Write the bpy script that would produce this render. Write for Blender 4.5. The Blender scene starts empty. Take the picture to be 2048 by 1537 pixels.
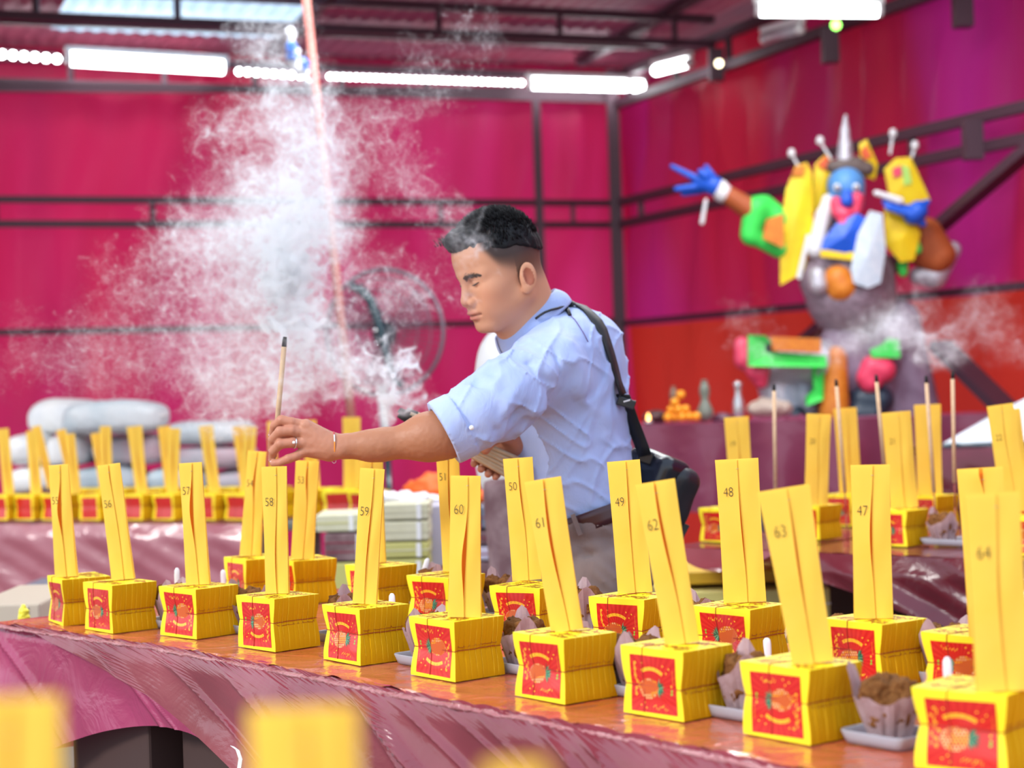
import bpy, bmesh, math, random
import numpy as np
from mathutils import Vector, Matrix

# ------------------------------------------------------------------ camera
SC = bpy.context.scene
COL = SC.collection
FPX = 3640.0
CAMZ = 1.233
ROLL = math.radians(1.8175)
CR, SR = math.cos(ROLL), math.sin(ROLL)
cam_d = bpy.data.cameras.new('camera')
cam = bpy.data.objects.new('camera', cam_d)
COL.objects.link(cam)
cam_d.sensor_width = 36.0
cam_d.lens = FPX / 2048 * 36.0
cam_d.clip_start = 0.05
cam_d.clip_end = 200
cam_d.dof.use_dof = True
cam_d.dof.focus_distance = 3.28
cam_d.dof.aperture_fstop = 3.4
cam.matrix_world = Matrix(((CR, SR, 0, 0), (0, 0, -1, 0), (-SR, CR, 0, CAMZ), (0, 0, 0, 1)))
SC.camera = cam

# ------------------------------------------------------------------ daylight
W = bpy.data.worlds.new('daylight')
SC.world = W
W.use_nodes = True
_nt = W.node_tree
_bg = _nt.nodes['Background']
_tc = _nt.nodes.new('ShaderNodeTexCoord')
_sp = _nt.nodes.new('ShaderNodeSeparateXYZ')
_rp = _nt.nodes.new('ShaderNodeValToRGB')
_nt.links.new(_tc.outputs['Generated'], _sp.inputs[0])
_nt.links.new(_sp.outputs['Z'], _rp.inputs[0])
_nt.links.new(_rp.outputs[0], _bg.inputs[0])
_e = _rp.color_ramp.elements
_e[0].position = 0.0; _e[0].color = (0.30, 0.30, 0.29, 1)
_e[1].position = 0.6; _e[1].color = (0.62, 0.76, 1.0, 1)
_x = _e.new(0.03); _x.color = (0.86, 0.93, 1.0, 1)
_bg.inputs[1].default_value = 1.80

sun_d = bpy.data.lights.new('sun', 'SUN')
sun_d.energy = 2.8
sun_d.angle = math.radians(12)
sun_d.color = (1.0, 0.97, 0.92)
sun = bpy.data.objects.new('sun', sun_d)
COL.objects.link(sun)
sun.rotation_euler = Vector((-0.78, -0.55, 0.62)).to_track_quat('Z', 'Y').to_euler()
sun.location = (-6, -5, 6)

SC.view_settings.view_transform = 'Standard'
SC.view_settings.look = 'None'
SC.view_settings.gamma = 1.0
SC.view_settings.use_curve_mapping = False
SC.view_settings.exposure = 0.0
SC.cycles.max_bounces = 8
SC.cycles.diffuse_bounces = 4
SC.cycles.glossy_bounces = 3
SC.cycles.transmission_bounces = 4
SC.cycles.use_adaptive_sampling = True
SC.cycles.adaptive_threshold = 0.02
SC.cycles.transparent_max_bounces = 16
SC.cycles.volume_bounces = 4
SC.cycles.sample_clamp_indirect = 6.0

# ------------------------------------------------------------------ image <-> world
def ray(px, py):
    dx, dy = px - 1024.0, py - 768.5
    return (CR * dx - SR * dy) / FPX, -(SR * dx + CR * dy) / FPX      # X/Y , (Z-CAMZ)/Y

def at(px, py, Y):
    a, b = ray(px, py)
    return Vector((a * Y, Y, CAMZ + b * Y))

def onz(px, py, z):
    a, b = ray(px, py)
    Y = (z - CAMZ) / b
    return Vector((a * Y, Y, z))

def onplane(px, py, p0, n):
    a, b = ray(px, py)
    d = Vector((a, 1, b)); o = Vector((0, 0, CAMZ))
    t = (Vector(p0) - o).dot(n) / d.dot(n)
    return o + d * t

# ------------------------------------------------------------------ object helpers
def props(o, label=None, cat=None, group=None, kind=None):
    if label: o['label'] = label
    if cat: o['category'] = cat
    if group: o['group'] = group
    if kind: o['kind'] = kind
    return o

def thing(name, label, cat, loc=(0, 0, 0), rotz=0.0, group=None):
    o = bpy.data.objects.new(name, None)
    o.empty_display_size = 0.1
    COL.objects.link(o)
    o.location = loc
    o.rotation_euler = (0, 0, rotz)
    return props(o, label, cat, group)

def mesh_from(name, verts, faces, mats, fm=None, smooth=False, uvs=None):
    me = bpy.data.meshes.new(name)
    me.from_pydata([tuple(v) for v in verts], [], faces)
    for m in (mats if isinstance(mats, (list, tuple)) else [mats]):
        me.materials.append(m)
    if fm is not None:
        me.polygons.foreach_set('material_index', fm)
    if smooth:
        me.polygons.foreach_set('use_smooth', [True] * len(me.polygons))
    if uvs is not None:
        ul = me.uv_layers.new(name='UVMap')
        li = np.zeros(len(me.loops), dtype=np.int32)
        me.loops.foreach_get('vertex_index', li)
        ul.data.foreach_set('uv', np.asarray(uvs, dtype=np.float32)[li].ravel())
    me.update()
    return me

def link(name, me, parent=None, loc=None):
    o = bpy.data.objects.new(name, me)
    COL.objects.link(o)
    if parent is not None: o.parent = parent
    if loc is not None: o.location = loc
    return o

class MB:
    """collects shapes, then links them as ONE mesh object"""
    def __init__(s): s.v = []; s.f = []; s.m = []; s.sm = []
    def add(s, verts, faces, mi=0, smooth=False):
        b = len(s.v); s.v += [tuple(v) for v in verts]
        s.f += [tuple(i + b for i in f) for f in faces]
        s.m += [mi] * len(faces); s.sm += [smooth] * len(faces)
    def box(s, c, d, rot=None, mi=0):
        x, y, z = (k / 2 for k in d)
        vs = [Vector((i * x, j * y, k * z)) for i in (-1, 1) for j in (-1, 1) for k in (-1, 1)]
        if rot is not None: vs = [rot @ v for v in vs]
        vs = [v + Vector(c) for v in vs]
        s.add(vs, [(0, 1, 3, 2), (4, 6, 7, 5), (0, 4, 5, 1), (2, 3, 7, 6), (0, 2, 6, 4), (1, 5, 7, 3)], mi)
    def beam(s, a, b, w, h, mi=0):
        a, b = Vector(a), Vector(b); d = b - a; L = d.length; d.normalize()
        up = Vector((0, 0, 1)) if abs(d.z) < 0.95 else Vector((1, 0, 0))
        sd = d.cross(up).normalized(); u = sd.cross(d)
        R = Matrix((d, sd, u)).transposed()
        s.box((a + b) / 2, (L, w, h), R, mi)
    def tube(s, pts, r, n=8, mi=0, closed=False, cap=True):
        pts = [Vector(p) for p in pts]; N = len(pts)
        rs = r if isinstance(r, (list, tuple)) else [r] * N
        rings = []; pn = None
        for i, p in enumerate(pts):
            if closed: t = pts[(i + 1) % N] - pts[i - 1]
            else: t = pts[min(i + 1, N - 1)] - pts[max(i - 1, 0)]
            if t.length < 1e-9: t = Vector((0, 0, 1))
            t.normalize()
            if pn is None:
                q = Vector((0, 0, 1)) if abs(t.z) < 0.9 else Vector((1, 0, 0))
                pn = t.cross(q).normalized()
            else:
                pn = (pn - t * pn.dot(t))
                if pn.length < 1e-6: pn = t.orthogonal()
                pn.normalize()
            bn = t.cross(pn)
            rings.append([p + (pn * math.cos(2 * math.pi * k / n) + bn * math.sin(2 * math.pi * k / n)) * rs[i] for k in range(n)])
        vs = [v for rg in rings for v in rg]; fs = []
        for i in range(N if closed else N - 1):
            a, b = i * n, ((i + 1) % N) * n
            for k in range(n):
                fs.append((a + k, a + (k + 1) % n, b + (k + 1) % n, b + k))
        if cap and not closed:
            fs.append(tuple(range(n))[::-1]); fs.append(tuple((N - 1) * n + k for k in range(n)))
        s.add(vs, fs, mi, True)
    def lathe(s, prof, c=(0, 0, 0), n=20, mi=0, R=None, cap=True):
        vs = []; fs = []
        for (r, z) in prof:
            for k in range(n):
                a = 2 * math.pi * k / n
                v = Vector((r * math.cos(a), r * math.sin(a), z))
                if R is not None: v = R @ v
                vs.append(v + Vector(c))
        for i in range(len(prof) - 1):
            for k in range(n):
                fs.append((i * n + k, i * n + (k + 1) % n, (i + 1) * n + (k + 1) % n, (i + 1) * n + k))
        if cap:
            fs.append(tuple(range(n))[::-1]); fs.append(tuple((len(prof) - 1) * n + k for k in range(n)))
        s.add(vs, fs, mi, True)
    def grid(s, fn, nu, nv, mi=0, smooth=True, cu=False):
        vs = [fn(i / (nu - 1) if not cu else i / nu, j / (nv - 1)) for j in range(nv) for i in range(nu)]
        fs = []
        for j in range(nv - 1):
            for i in range(nu if cu else nu - 1):
                i2 = (i + 1) % nu
                fs.append((j * nu + i, j * nu + i2, (j + 1) * nu + i2, (j + 1) * nu + i))
        s.add(vs, fs, mi, smooth)
    def mesh(s, name, mats):
        me = mesh_from(name, s.v, s.f, mats, s.m)
        me.polygons.foreach_set('use_smooth', s.sm)
        return me
    def build(s, name, mats, parent=None, loc=None):
        return link(name, s.mesh(name, mats), parent, loc)

def bevel(o, w=0.004, seg=2):
    m = o.modifiers.new('bevel', 'BEVEL'); m.width = w; m.segments = seg; m.limit_method = 'ANGLE'
    return o

def copy_tree(o, parent=None):
    c = o.copy(); COL.objects.link(c)
    if parent is not None: c.parent = parent
    for ch in list(KIDS.get(o.name, [])): copy_tree(ch, c)
    return c
KIDS = {}
def register(root):
    """remember a thing's children so that copies in a loop stay cheap"""
    for o in SC.objects:
        pass
    def rec(o):
        KIDS[o.name] = [c for c in COL.objects if c.parent == o]
        for c in KIDS[o.name]: rec(c)
    rec(root)

# ------------------------------------------------------------------ materials
def _inp(b, key, val):
    if key in b.inputs: b.inputs[key].default_value = val

def mat(name, col, rough=0.5, metal=0.0, spec=0.5, coat=0.0, trans=0.0, sss=0.0, alpha=1.0,
        noise=None, bump=None, emit=None, translucent=0.0, sheen=0.0):
    """noise=(scale, colour2, contrast)  bump=(scale, strength, distance)"""
    m = bpy.data.materials.new(name); m.use_nodes = True
    nt = m.node_tree; b = nt.nodes['Principled BSDF']; N = nt.nodes; L = nt.links
    _inp(b, 'Base Color', (*col, 1)); _inp(b, 'Roughness', rough); _inp(b, 'Metallic', metal)
    _inp(b, 'Specular IOR Level', spec); _inp(b, 'Coat Weight', coat); _inp(b, 'Coat Roughness', 0.08)
    _inp(b, 'Transmission Weight', trans); _inp(b, 'Alpha', alpha); _inp(b, 'Sheen Weight', sheen)
    if sss:
        _inp(b, 'Subsurface Weight', sss); b.inputs['Subsurface Radius'].default_value = (0.012, 0.005, 0.003); _inp(b, 'Subsurface Scale', 1.0)
    if emit:
        _inp(b, 'Emission Color', (*emit[0], 1)); _inp(b, 'Emission Strength', emit[1])
    tc = None
    if noise or bump: tc = N.new('ShaderNodeTexCoord')
    if noise:
        n = N.new('ShaderNodeTexNoise'); n.inputs['Scale'].default_value = noise[0]; n.inputs['Detail'].default_value = 5
        r = N.new('ShaderNodeValToRGB'); e = r.color_ramp.elements
        c = noise[2] if len(noise) > 2 else 0.15
        e[0].position = 0.5 - c; e[0].color = (*col, 1); e[1].position = 0.5 + c; e[1].color = (*noise[1], 1)
        L.new(tc.outputs['Object'], n.inputs['Vector']); L.new(n.outputs[0], r.inputs[0]); L.new(r.outputs[0], b.inputs['Base Color'])
    if bump:
        n = N.new('ShaderNodeTexNoise'); n.inputs['Scale'].default_value = bump[0]; n.inputs['Detail'].default_value = 4
        u = N.new('ShaderNodeBump'); u.inputs['Strength'].default_value = bump[1]
        u.inputs['Distance'].default_value = bump[2] if len(bump) > 2 else 0.01
        L.new(tc.outputs['Object'], n.inputs['Vector']); L.new(n.outputs[0], u.inputs['Height']); L.new(u.outputs[0], b.inputs['Normal'])
    if translucent:
        t = N.new('ShaderNodeBsdfTranslucent'); t.inputs[0].default_value = (*col, 1)
        x = N.new('ShaderNodeMixShader'); x.inputs[0].default_value = translucent
        o = N['Material Output']
        L.new(b.outputs[0], x.inputs[1]); L.new(t.outputs[0], x.inputs[2]); L.new(x.outputs[0], o.inputs[0])
        src = b.inputs['Base Color']
        if src.is_linked: L.new(src.links[0].from_socket, t.inputs[0])
    return m

def surfnet(f, shape, lo, step):
    """surface nets over a field sampled on a regular grid (negative inside)"""
    s = f < 0
    c = [s[i:s.shape[0] - 1 + i, j:s.shape[1] - 1 + j, k:s.shape[2] - 1 + k] for i in (0, 1) for j in (0, 1) for k in (0, 1)]
    cnt = sum(x.astype(np.int8) for x in c)
    act = (cnt > 0) & (cnt < 8)
    idx = np.full(act.shape, -1, dtype=np.int64)
    cells = np.argwhere(act); idx[act] = np.arange(len(cells))
    acc = np.zeros((len(cells), 3)); num = np.zeros(len(cells))
    for ax in range(3):
        o = [a for a in range(3) if a != ax]
        for p in (0, 1):
            for q in (0, 1):
                off = np.zeros(3, int); off[o[0]] = p; off[o[1]] = q
                off2 = off.copy(); off2[ax] = 1
                A = cells + off; B = cells + off2
                fa = f[A[:, 0], A[:, 1], A[:, 2]]; fb = f[B[:, 0], B[:, 1], B[:, 2]]
                m = (fa < 0) != (fb < 0)
                t = np.zeros(len(cells)); t[m] = fa[m] / (fa[m] - fb[m])
                P = np.tile(off.astype(float), (len(cells), 1)); P[:, ax] += t
                acc[m] += P[m]; num[m] += 1
    V = (cells + acc / num[:, None]) * step + np.array(lo)
    F = []
    for ax in range(3):
        o = [a for a in range(3) if a != ax]
        sl0 = [slice(1, -1)] * 3; sl1 = [slice(1, -1)] * 3
        sl0[ax] = slice(0, -1); sl1[ax] = slice(1, None)
        a = s[tuple(sl0)]; b = s[tuple(sl1)]
        E = np.argwhere(a != b)
        if not len(E): continue
        sgn = a[E[:, 0], E[:, 1], E[:, 2]]
        base = E.copy(); base[:, o[0]] += 1; base[:, o[1]] += 1
        def g(i, j):
            C = base.copy(); C[:, o[0]] -= i; C[:, o[1]] -= j
            return idx[C[:, 0], C[:, 1], C[:, 2]]
        q = np.stack([g(1, 1), g(0, 1), g(0, 0), g(1, 0)], 1)
        flip = sgn if ax != 1 else ~sgn
        q[~flip] = q[~flip][:, ::-1]
        F.append(q)
    return V, np.concatenate(F)

# sdf primitives on point arrays P (N,3)
def s_ell(P, c, r, R=None):
    q = P - np.array(c)
    if R is not None: q = q @ R
    r = np.array(r, float)
    k0 = np.linalg.norm(q / r, axis=-1); k1 = np.linalg.norm(q / (r * r), axis=-1)
    return k0 * (k0 - 1) / np.maximum(k1, 1e-9)
def s_cap(P, a, b, ra, rb=None):
    a = np.array(a, float); b = np.array(b, float); rb = ra if rb is None else rb
    ab = b - a; t = np.clip(((P - a) @ ab) / (ab @ ab), 0, 1)
    return np.linalg.norm(P - a - t[..., None] * ab, axis=-1) - (ra + (rb - ra) * t)
def s_box(P, c, h, R=None, r=0.0):
    q = P - np.array(c)
    if R is not None: q = q @ R
    d = np.abs(q) - (np.array(h) - r)
    return np.linalg.norm(np.maximum(d, 0), axis=-1) + np.minimum(d.max(-1), 0) - r
def smin(a, b, k):
    h = np.clip(0.5 + 0.5 * (b - a) / k, 0, 1)
    return b + (a - b) * h - k * h * (1 - h)
def smax(a, b, k): return -smin(-a, -b, k)
def sdf_mesh(name, fn, lo, hi, step, mats, smooth=True, xf=None):
    lo = np.array(lo, float); hi = np.array(hi, float)
    n = np.ceil((hi - lo) / step).astype(int) + 1
    # coarse pass, then only the blocks near the surface
    f = np.full(n, 1.0, dtype=np.float32)
    B = 12
    for i in range(0, n[0], B):
        for j in range(0, n[1], B):
            ks = np.arange(0, n[2], B)
            ctr = np.stack([np.full(len(ks), i + B / 2), np.full(len(ks), j + B / 2), ks + B / 2], 1) * step + lo
            d = fn(ctr)
            for k, dd in zip(ks, d):
                i2, j2, k2 = min(i + B, n[0]), min(j + B, n[1]), min(k + B, n[2])
                if abs(dd) > B * step * 1.25:
                    f[i:i2, j:j2, k:k2] = dd; continue
                g = np.stack(np.meshgrid(np.arange(i, i2), np.arange(j, j2), np.arange(k, k2), indexing='ij'), -1).reshape(-1, 3) * step + lo
                f[i:i2, j:j2, k:k2] = fn(g).reshape(i2 - i, j2 - j, k2 - k)
    V, F = surfnet(f, n, lo, step)
    if xf is not None: V = xf(V)
    return V, F
# ================================================================== the tent
random.seed(7)
CN = at(1235, 430, 13.0); CN.z = 0
DL = Vector((-0.934, -0.357, 0)).normalized()      # along the far wall, to the left
DR = Vector((0.385, -0.923, 0)).normalized()       # along the side wall, towards the camera
NL = Vector((0.357, -0.934, 0)).normalized()       # far wall faces the camera
NR = Vector((-0.923, -0.385, 0)).normalized()
ZT = 3.32

def tarp_mat(name, stops, low=None, trl=0.80):
    m = bpy.data.materials.new(name); m.use_nodes = True
    nt = m.node_tree; N, L = nt.nodes, nt.links; b = N['Principled BSDF']
    tc = N.new('ShaderNodeTexCoord'); mp = N.new('ShaderNodeMapping'); mp.inputs['Scale'].default_value = (0.55, 0.55, 0.12)
    n = N.new('ShaderNodeTexNoise'); n.inputs['Scale'].default_value = 1.6; n.inputs['Detail'].default_value = 1.5; n.inputs['Distortion'].default_value = 0.6
    r = N.new('ShaderNodeValToRGB'); e = r.color_ramp.elements
    e[0].position = stops[0][0]; e[0].color = (*stops[0][1], 1)
    e[1].position = stops[-1][0]; e[1].color = (*stops[-1][1], 1)
    for p, c in stops[1:-1]:
        x = e.new(p); x.color = (*c, 1)
    L.new(tc.outputs['Object'], mp.inputs[0]); L.new(mp.outputs[0], n.inputs['Vector']); L.new(n.outputs[0], r.inputs[0])
    src = r.outputs[0]
    if low:
        sp = N.new('ShaderNodeSeparateXYZ'); L.new(tc.outputs['Object'], sp.inputs[0])
        g = N.new('ShaderNodeMath'); g.operation = 'LESS_THAN'; g.inputs[1].default_value = low[0]
        L.new(sp.outputs[2], g.inputs[0])
        mx = N.new('ShaderNodeMix'); mx.data_type = 'RGBA'; mx.inputs[7].default_value = (*low[1], 1)
        L.new(g.outputs[0], mx.inputs[0]); L.new(src, mx.inputs[6]); src = mx.outputs[2]
    L.new(src, b.inputs['Base Color']); b.inputs['Roughness'].default_value = 0.38
    n2 = N.new('ShaderNodeTexNoise'); n2.inputs['Scale'].default_value = 3.0; n2.inputs['Detail'].default_value = 5; n2.inputs['Distortion'].default_value = 1.2
    mp2 = N.new('ShaderNodeMapping'); mp2.inputs['Scale'].default_value = (1, 1, 0.35); L.new(tc.outputs['Object'], mp2.inputs[0]); L.new(mp2.outputs[0], n2.inputs['Vector'])
    u = N.new('ShaderNodeBump'); u.inputs['Strength'].default_value = 0.5; u.inputs['Distance'].default_value = 0.06
    L.new(n2.outputs[0], u.inputs['Height']); L.new(u.outputs[0], b.inputs['Normal'])
    t = N.new('ShaderNodeBsdfTranslucent'); L.new(src, t.inputs[0]); L.new(u.outputs[0], t.inputs['Normal'])
    x = N.new('ShaderNodeMixShader'); x.inputs[0].default_value = trl
    L.new(b.outputs[0], x.inputs[1]); L.new(t.outputs[0], x.inputs[2]); L.new(x.outputs[0], N['Material Output'].inputs[0])
    return m

CRIM = (0.86, 0.028, 0.11); PINK = (0.86, 0.045, 0.21); MAG = (0.82, 0.035, 0.40); RED = (0.88, 0.028, 0.085)
M_TARP_L = tarp_mat('crimson_tarpaulin', [(0.3, CRIM), (0.5, (0.66, 0.022, 0.11)), (0.68, PINK)])
M_TARP_R = tarp_mat('magenta_tarpaulin', [(0.30, MAG), (0.47, (0.72, 0.03, 0.25)), (0.56, (0.70, 0.025, 0.12)), (0.68, RED)], low=(1.62, (0.88, 0.055, 0.035)))
M_STEEL = mat('dark_painted_steel', (0.070, 0.028, 0.045), 0.5, 0.2)
M_CONC = mat('concrete_floor', (0.10, 0.095, 0.10), 0.75, noise=(1.4, (0.15, 0.145, 0.15), 0.3), bump=(20, 0.2, 0.01))
M_ZINC = mat('corrugated_roof_sheet', (0.34, 0.06, 0.10), 0.55, 0.1, noise=(1.6, (0.20, 0.07, 0.11), 0.2), translucent=0.12)
M_CLEAR = mat('clear_roof_sheet', (0.62, 0.78, 0.86), 0.3, translucent=0.7)

def sag(u, v, s, amp):
    return amp * (math.sin(u * 3.1 + s + v * 1.3) * 0.5 + math.sin(u * 7.3 + s * 2 - v * 2.1) * 0.28 + math.sin(u * 15.7 + s * 3 + 2.2 * math.sin(v * 2 + s)) * 0.13 * v)

def wall(name, p0, d, nrm, L, m, s, z1=ZT):
    mb = MB(); nu = int(L * 14); nv = 44
    def fn(a, b):
        u = a * L; z = b * z1
        w = sag(u, z, s, 0.11) * (0.35 + 0.65 * math.sin(math.pi * min(1, max(0, (z - 0.1) / z1))))
        w -= 0.07
        # pulled pleats under the truss hooks
        for k in range(int(L / 1.35) + 1):
            q = u - (0.7 + k * 1.35); h = max(0, z - 1.9) / (z1 - 1.9)
            w += 0.05 * h * math.exp(-(q / (0.30 + 0.35 * (1 - h))) ** 2) * math.cos(q * 18)
        return p0 + d * u + nrm * w + Vector((0, 0, z))
    mb.grid(fn, nu, nv)
    o = mb.build(name, m); props(o, kind='structure')
    return o
wall('wall_back', CN + NL * -0.12 - DL * 0.45, DL, NL, 8.45, M_TARP_L, 1.0, ZT + 0.19)
wall('wall_right', CN + NR * -0.12 - DR * 0.45, DR, NR, 13.0, M_TARP_R, 4.0, ZT + 0.16)

mb = MB(); mb.box((0, 5.5, -0.05), (17, 24, 0.1)); props(mb.build('floor', M_CONC), kind='structure')

# corrugated roof over the far half, with two clear strips
def roof_strip(name, u0, u1, v0, v1, m):
    mb = MB(); n = int((u1 - u0) / 0.02)
    def fn(a, b):
        u = u0 + a * (u1 - u0); v = v0 + b * (v1 - v0)
        return CN + DL * u + NL * v + Vector((0, 0, ZT + 0.20 + 0.045 * v + 0.008 * math.sin(u * 2 * math.pi / 0.10)))
    mb.grid(fn, n, 3)
    return props(mb.build(name, m), kind='structure')
SK = (2.40, 3.95, 0.28, 1.75)
roof_strip('ceiling', -6.0, SK[0], -0.6, 8.2, M_ZINC)
roof_strip('ceiling', SK[0], SK[1], -0.6, SK[2], M_ZINC)
roof_strip('ceiling', SK[0], SK[1], SK[3], 8.2, M_ZINC)
roof_strip('ceiling', SK[1], 8.2, -0.6, 8.2, M_ZINC)
roof_strip('ceiling', SK[0], SK[1], SK[2], SK[3], M_CLEAR)

TR = [0]
def truss(a, b, gap, w=0.045, step=0.62, down=Vector((0, 0, -1)), mats=None):
    """a two-chord ladder truss: one welded piece of the frame"""
    TR[0] += 1
    a, b = Vector(a), Vector(b)
    mb = MB(); mb.beam(a, b, w, w)
    if gap:
        mb.beam(a + down * gap, b + down * gap, w, w)
        n = max(1, int((b - a).length / step))
        for k in range(n + 1):
            p = a.lerp(b, (k + 0.35) / (n + 0.7)); mb.beam(p, p + down * gap, w * 0.7, w * 0.7)
    o = mb.build('trim_%d' % TR[0], mats or M_STEEL)
    return props(o, kind='structure')
H = lambda z: Vector((0, 0, z))
# far wall: top truss, middle rails, low rail, posts
truss(CN - DL * 0.0 + H(3.40), CN + DL * 7.6 + H(3.40), 0.16, 0.05)
truss(CN + H(ZT - 0.02), CN + DL * 7.6 + H(3.13), 0, 0.05)
truss(CN + H(2.50), CN + DL * 7.6 + H(2.50), 0.155, 0.045, 0.95)
truss(CN + H(1.66), CN + DL * 7.6 + H(1.66), 0, 0.04)
# side wall
truss(CN + H(3.40), CN + DR * 12.5 + H(3.40), 0.20, 0.06, 0.7)
truss(CN + H(2.50), CN + DR * 12.5 + H(2.50), 0.155, 0.055, 1.1)
truss(CN + H(1.64), CN + DR * 12.5 + H(1.62), 0, 0.04)
def post(p, z, w=0.07):
    TR[0] += 1
    mb = MB(); mb.beam(p + H(0.0), p + H(z), w, w)
    return props(mb.build('trim_%d' % TR[0], M_STEEL), kind='structure')
post(CN + NL * 0.02 + NR * 0.02, 3.45, 0.085)
pl = onplane(1078, 400, CN, NL); pl.z = 0; post(pl, 3.3, 0.06)
for t in (6.6,): post(CN + DR * t, 3.4, 0.07)
for t in (3.6, 7.0): post(CN + DL * t - NL * 0.02, 3.3, 0.05) if t > 5 else None
# hook blocks under the side truss
for px, py in ((1432, 130), (1660, 90), (1925, 15), (1945, 280)):
    TR[0] += 1
    p = onplane(px, py, CN + NR * 0.05, NR); mb = MB(); mb.box(p, (0.09, 0.09, 0.2))
    props(mb.build('trim_%d' % TR[0], M_STEEL), kind='structure')
# diagonal braces on the side wall
for a, b, w in (((2075, 285), (1600, 690), 0.085), ((1880, 690), (2100, 905), 0.13)):
    TR[0] += 1
    pa = onplane(*a, CN + NR * 0.09, NR); pb = onplane(*b, CN + NR * 0.09, NR)
    mb = MB(); mb.beam(pa, pb, w, 0.05); props(mb.build('trim_%d' % TR[0], M_STEEL), kind='structure')
# purlin trusses hung below the roof, parallel to the far wall
for v, g in ((0.75, 0.0), (1.5, 0.16), (2.3, 0.0), (3.1, 0.2), (3.9, 0.0), (4.7, 0.2), (6.0, 0.0)):
    z = ZT + 0.13 + 0.045 * v
    r = min(5.0, v * 0.3)
    truss(CN + DL * (-v * 0.02 - 0.0) + NL * v + H(z), CN + DL * 7.6 + NL * v + H(z), g, 0.05, 0.8)
# rafters running from the far wall towards the camera
for u in (0.3, 2.5, 4.7, 6.9):
    truss(CN + DL * u + NL * 0.1 + H(ZT + 0.16), CN + DL * u + NL * 8 + H(ZT + 0.51), 0, 0.06)

# ------------------------------------------------------------------ lamps under the truss
M_TUBE = mat('lit_tube', (1, 1, 1), 0.4, emit=((0.92, 0.97, 1.0), 14.0))
M_LED = mat('lit_led', (1, 1, 1), 0.4, emit=((0.90, 0.97, 1.0), 22.0))
M_GREEN = mat('lit_green_led', (0.3, 0.9, 0.2), 0.4, emit=((0.35, 1.0, 0.15), 5.0))
M_WARM = mat('lit_warm_bulb', (1, 0.8, 0.5), 0.4, emit=((1.0, 0.88, 0.6), 6.0))
M_WHITE = mat('white_plastic', (0.8, 0.8, 0.8), 0.35)
def lamp(label, a, b, r, em=M_TUBE, power=0):
    if power:                                           # fill light, only for the added lamps under the roof
        ld = bpy.data.lights.new('added_fill_light', 'AREA'); ld.shape = 'RECTANGLE'; ld.size = (b - a).length; ld.size_y = 0.08; ld.energy = power; ld.color = (.93, .97, 1.0)
        lo_ = bpy.data.objects.new('added_fill_light', ld); COL.objects.link(lo_); lo_.location = (a + b) / 2 + H(-r - .01)
        lo_.rotation_euler = (0, 0, math.atan2((b - a).y, (b - a).x))
    t = thing('fluorescent_lamp', label, 'lamp', (a + b) / 2)
    c = (a + b) / 2
    mb = MB(); d = (b - a).normalized()
    mb.tube([a - c, b - c], r, 14); mb.build('tube', em, t)
    mb = MB(); mb.beam(a - c + H(r + 0.02) - d * 0.02, b - c + H(r + 0.02) + d * 0.02, 0.045, 0.035); mb.build('batten', M_WHITE, t)
    for e, s in ((a, -1), (b, 1)):
        mb = MB(); mb.tube([e - c - d * 0.012, e - c + d * 0.012], r * 1.05, 12); mb.build('end_cap', M_WHITE, t)
    return t
LP = CN + NL * 0.25
def lp(px, py): return onplane(px, py, LP, NL)
lamp('long lit fluorescent lamp on the far wall truss, left of the leaning pole', lp(138, 118), lp(450, 136), 0.042)
lamp('lit fluorescent lamp on the far wall truss, right end, near the corner', lp(1060, 167), lp(1288, 173), 0.038)
lamp('big lit fluorescent lamp at the upper right, above the side wall truss', at(1515, 20, 9.2), at(1760, 22, 9.2), 0.032)
pr = CN + NR * 0.3
lamp('short tilted lit fluorescent lamp near the corner of the two walls', onplane(1310, 142, pr, NR), onplane(1378, 125, pr, NR), 0.03)
lamp('faint tilted lamp tube below the big lamp on the side truss', onplane(1530, 78, pr, NR), onplane(1600, 58, pr, NR), 0.03, mat('unlit_tube', (0.5, 0.45, 0.5), 0.3))
def leds(label, pts, r, m):
    t = thing('led_string', label, 'string lights', lp(*pts[0]))
    P0 = lp(*pts[0])
    mb = MB(); mb.tube([lp(x, y) - P0 + H(0.03) for x, y in pts], 0.008, 6); mb.build('cable', M_STEEL, t)
    for x, y in pts:
        mb = MB(); mb.lathe([(0.001, -r), (r * 0.7, -r * 0.7), (r, 0), (r * 0.7, r * 0.7), (0.001, r)], lp(x, y) - P0, 8)
        mb.build('bulb', m, t)
    return t
leds('string of six lit LED bulbs at the far left of the truss', [(4 + k * 22, 109 + k * 1.8) for k in range(6)], 0.024, M_LED)
leds('short string of lit LED bulbs between the left lamp and the leaning pole', [(478 + k * 17.5, 143 + k * 1.2) for k in range(8)], 0.020, M_LED)
leds('long string of lit LED bulbs right of the leaning pole', [(660 + k * 13.2, 153 + k * 0.45) for k in range(30)], 0.017, M_LED)
def bead(name, label, cat, p, r, m):
    mb = MB(); mb.lathe([(0.001, -r), (r * 0.7, -r * 0.7), (r, 0), (r * 0.7, r * 0.7), (0.001, r)], (0, 0, 0), 12)
    return props(mb.build(name, m, None, p), label, cat)
bead('indicator_light', 'small green light below the big lamp on the side truss', 'light', onplane(1672, 50, pr, NR), 0.028, M_GREEN)
bead('indicator_light', 'small warm light near the corner, right of the short lamp', 'light', onplane(1438, 127, pr, NR), 0.024, M_WARM)

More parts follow.
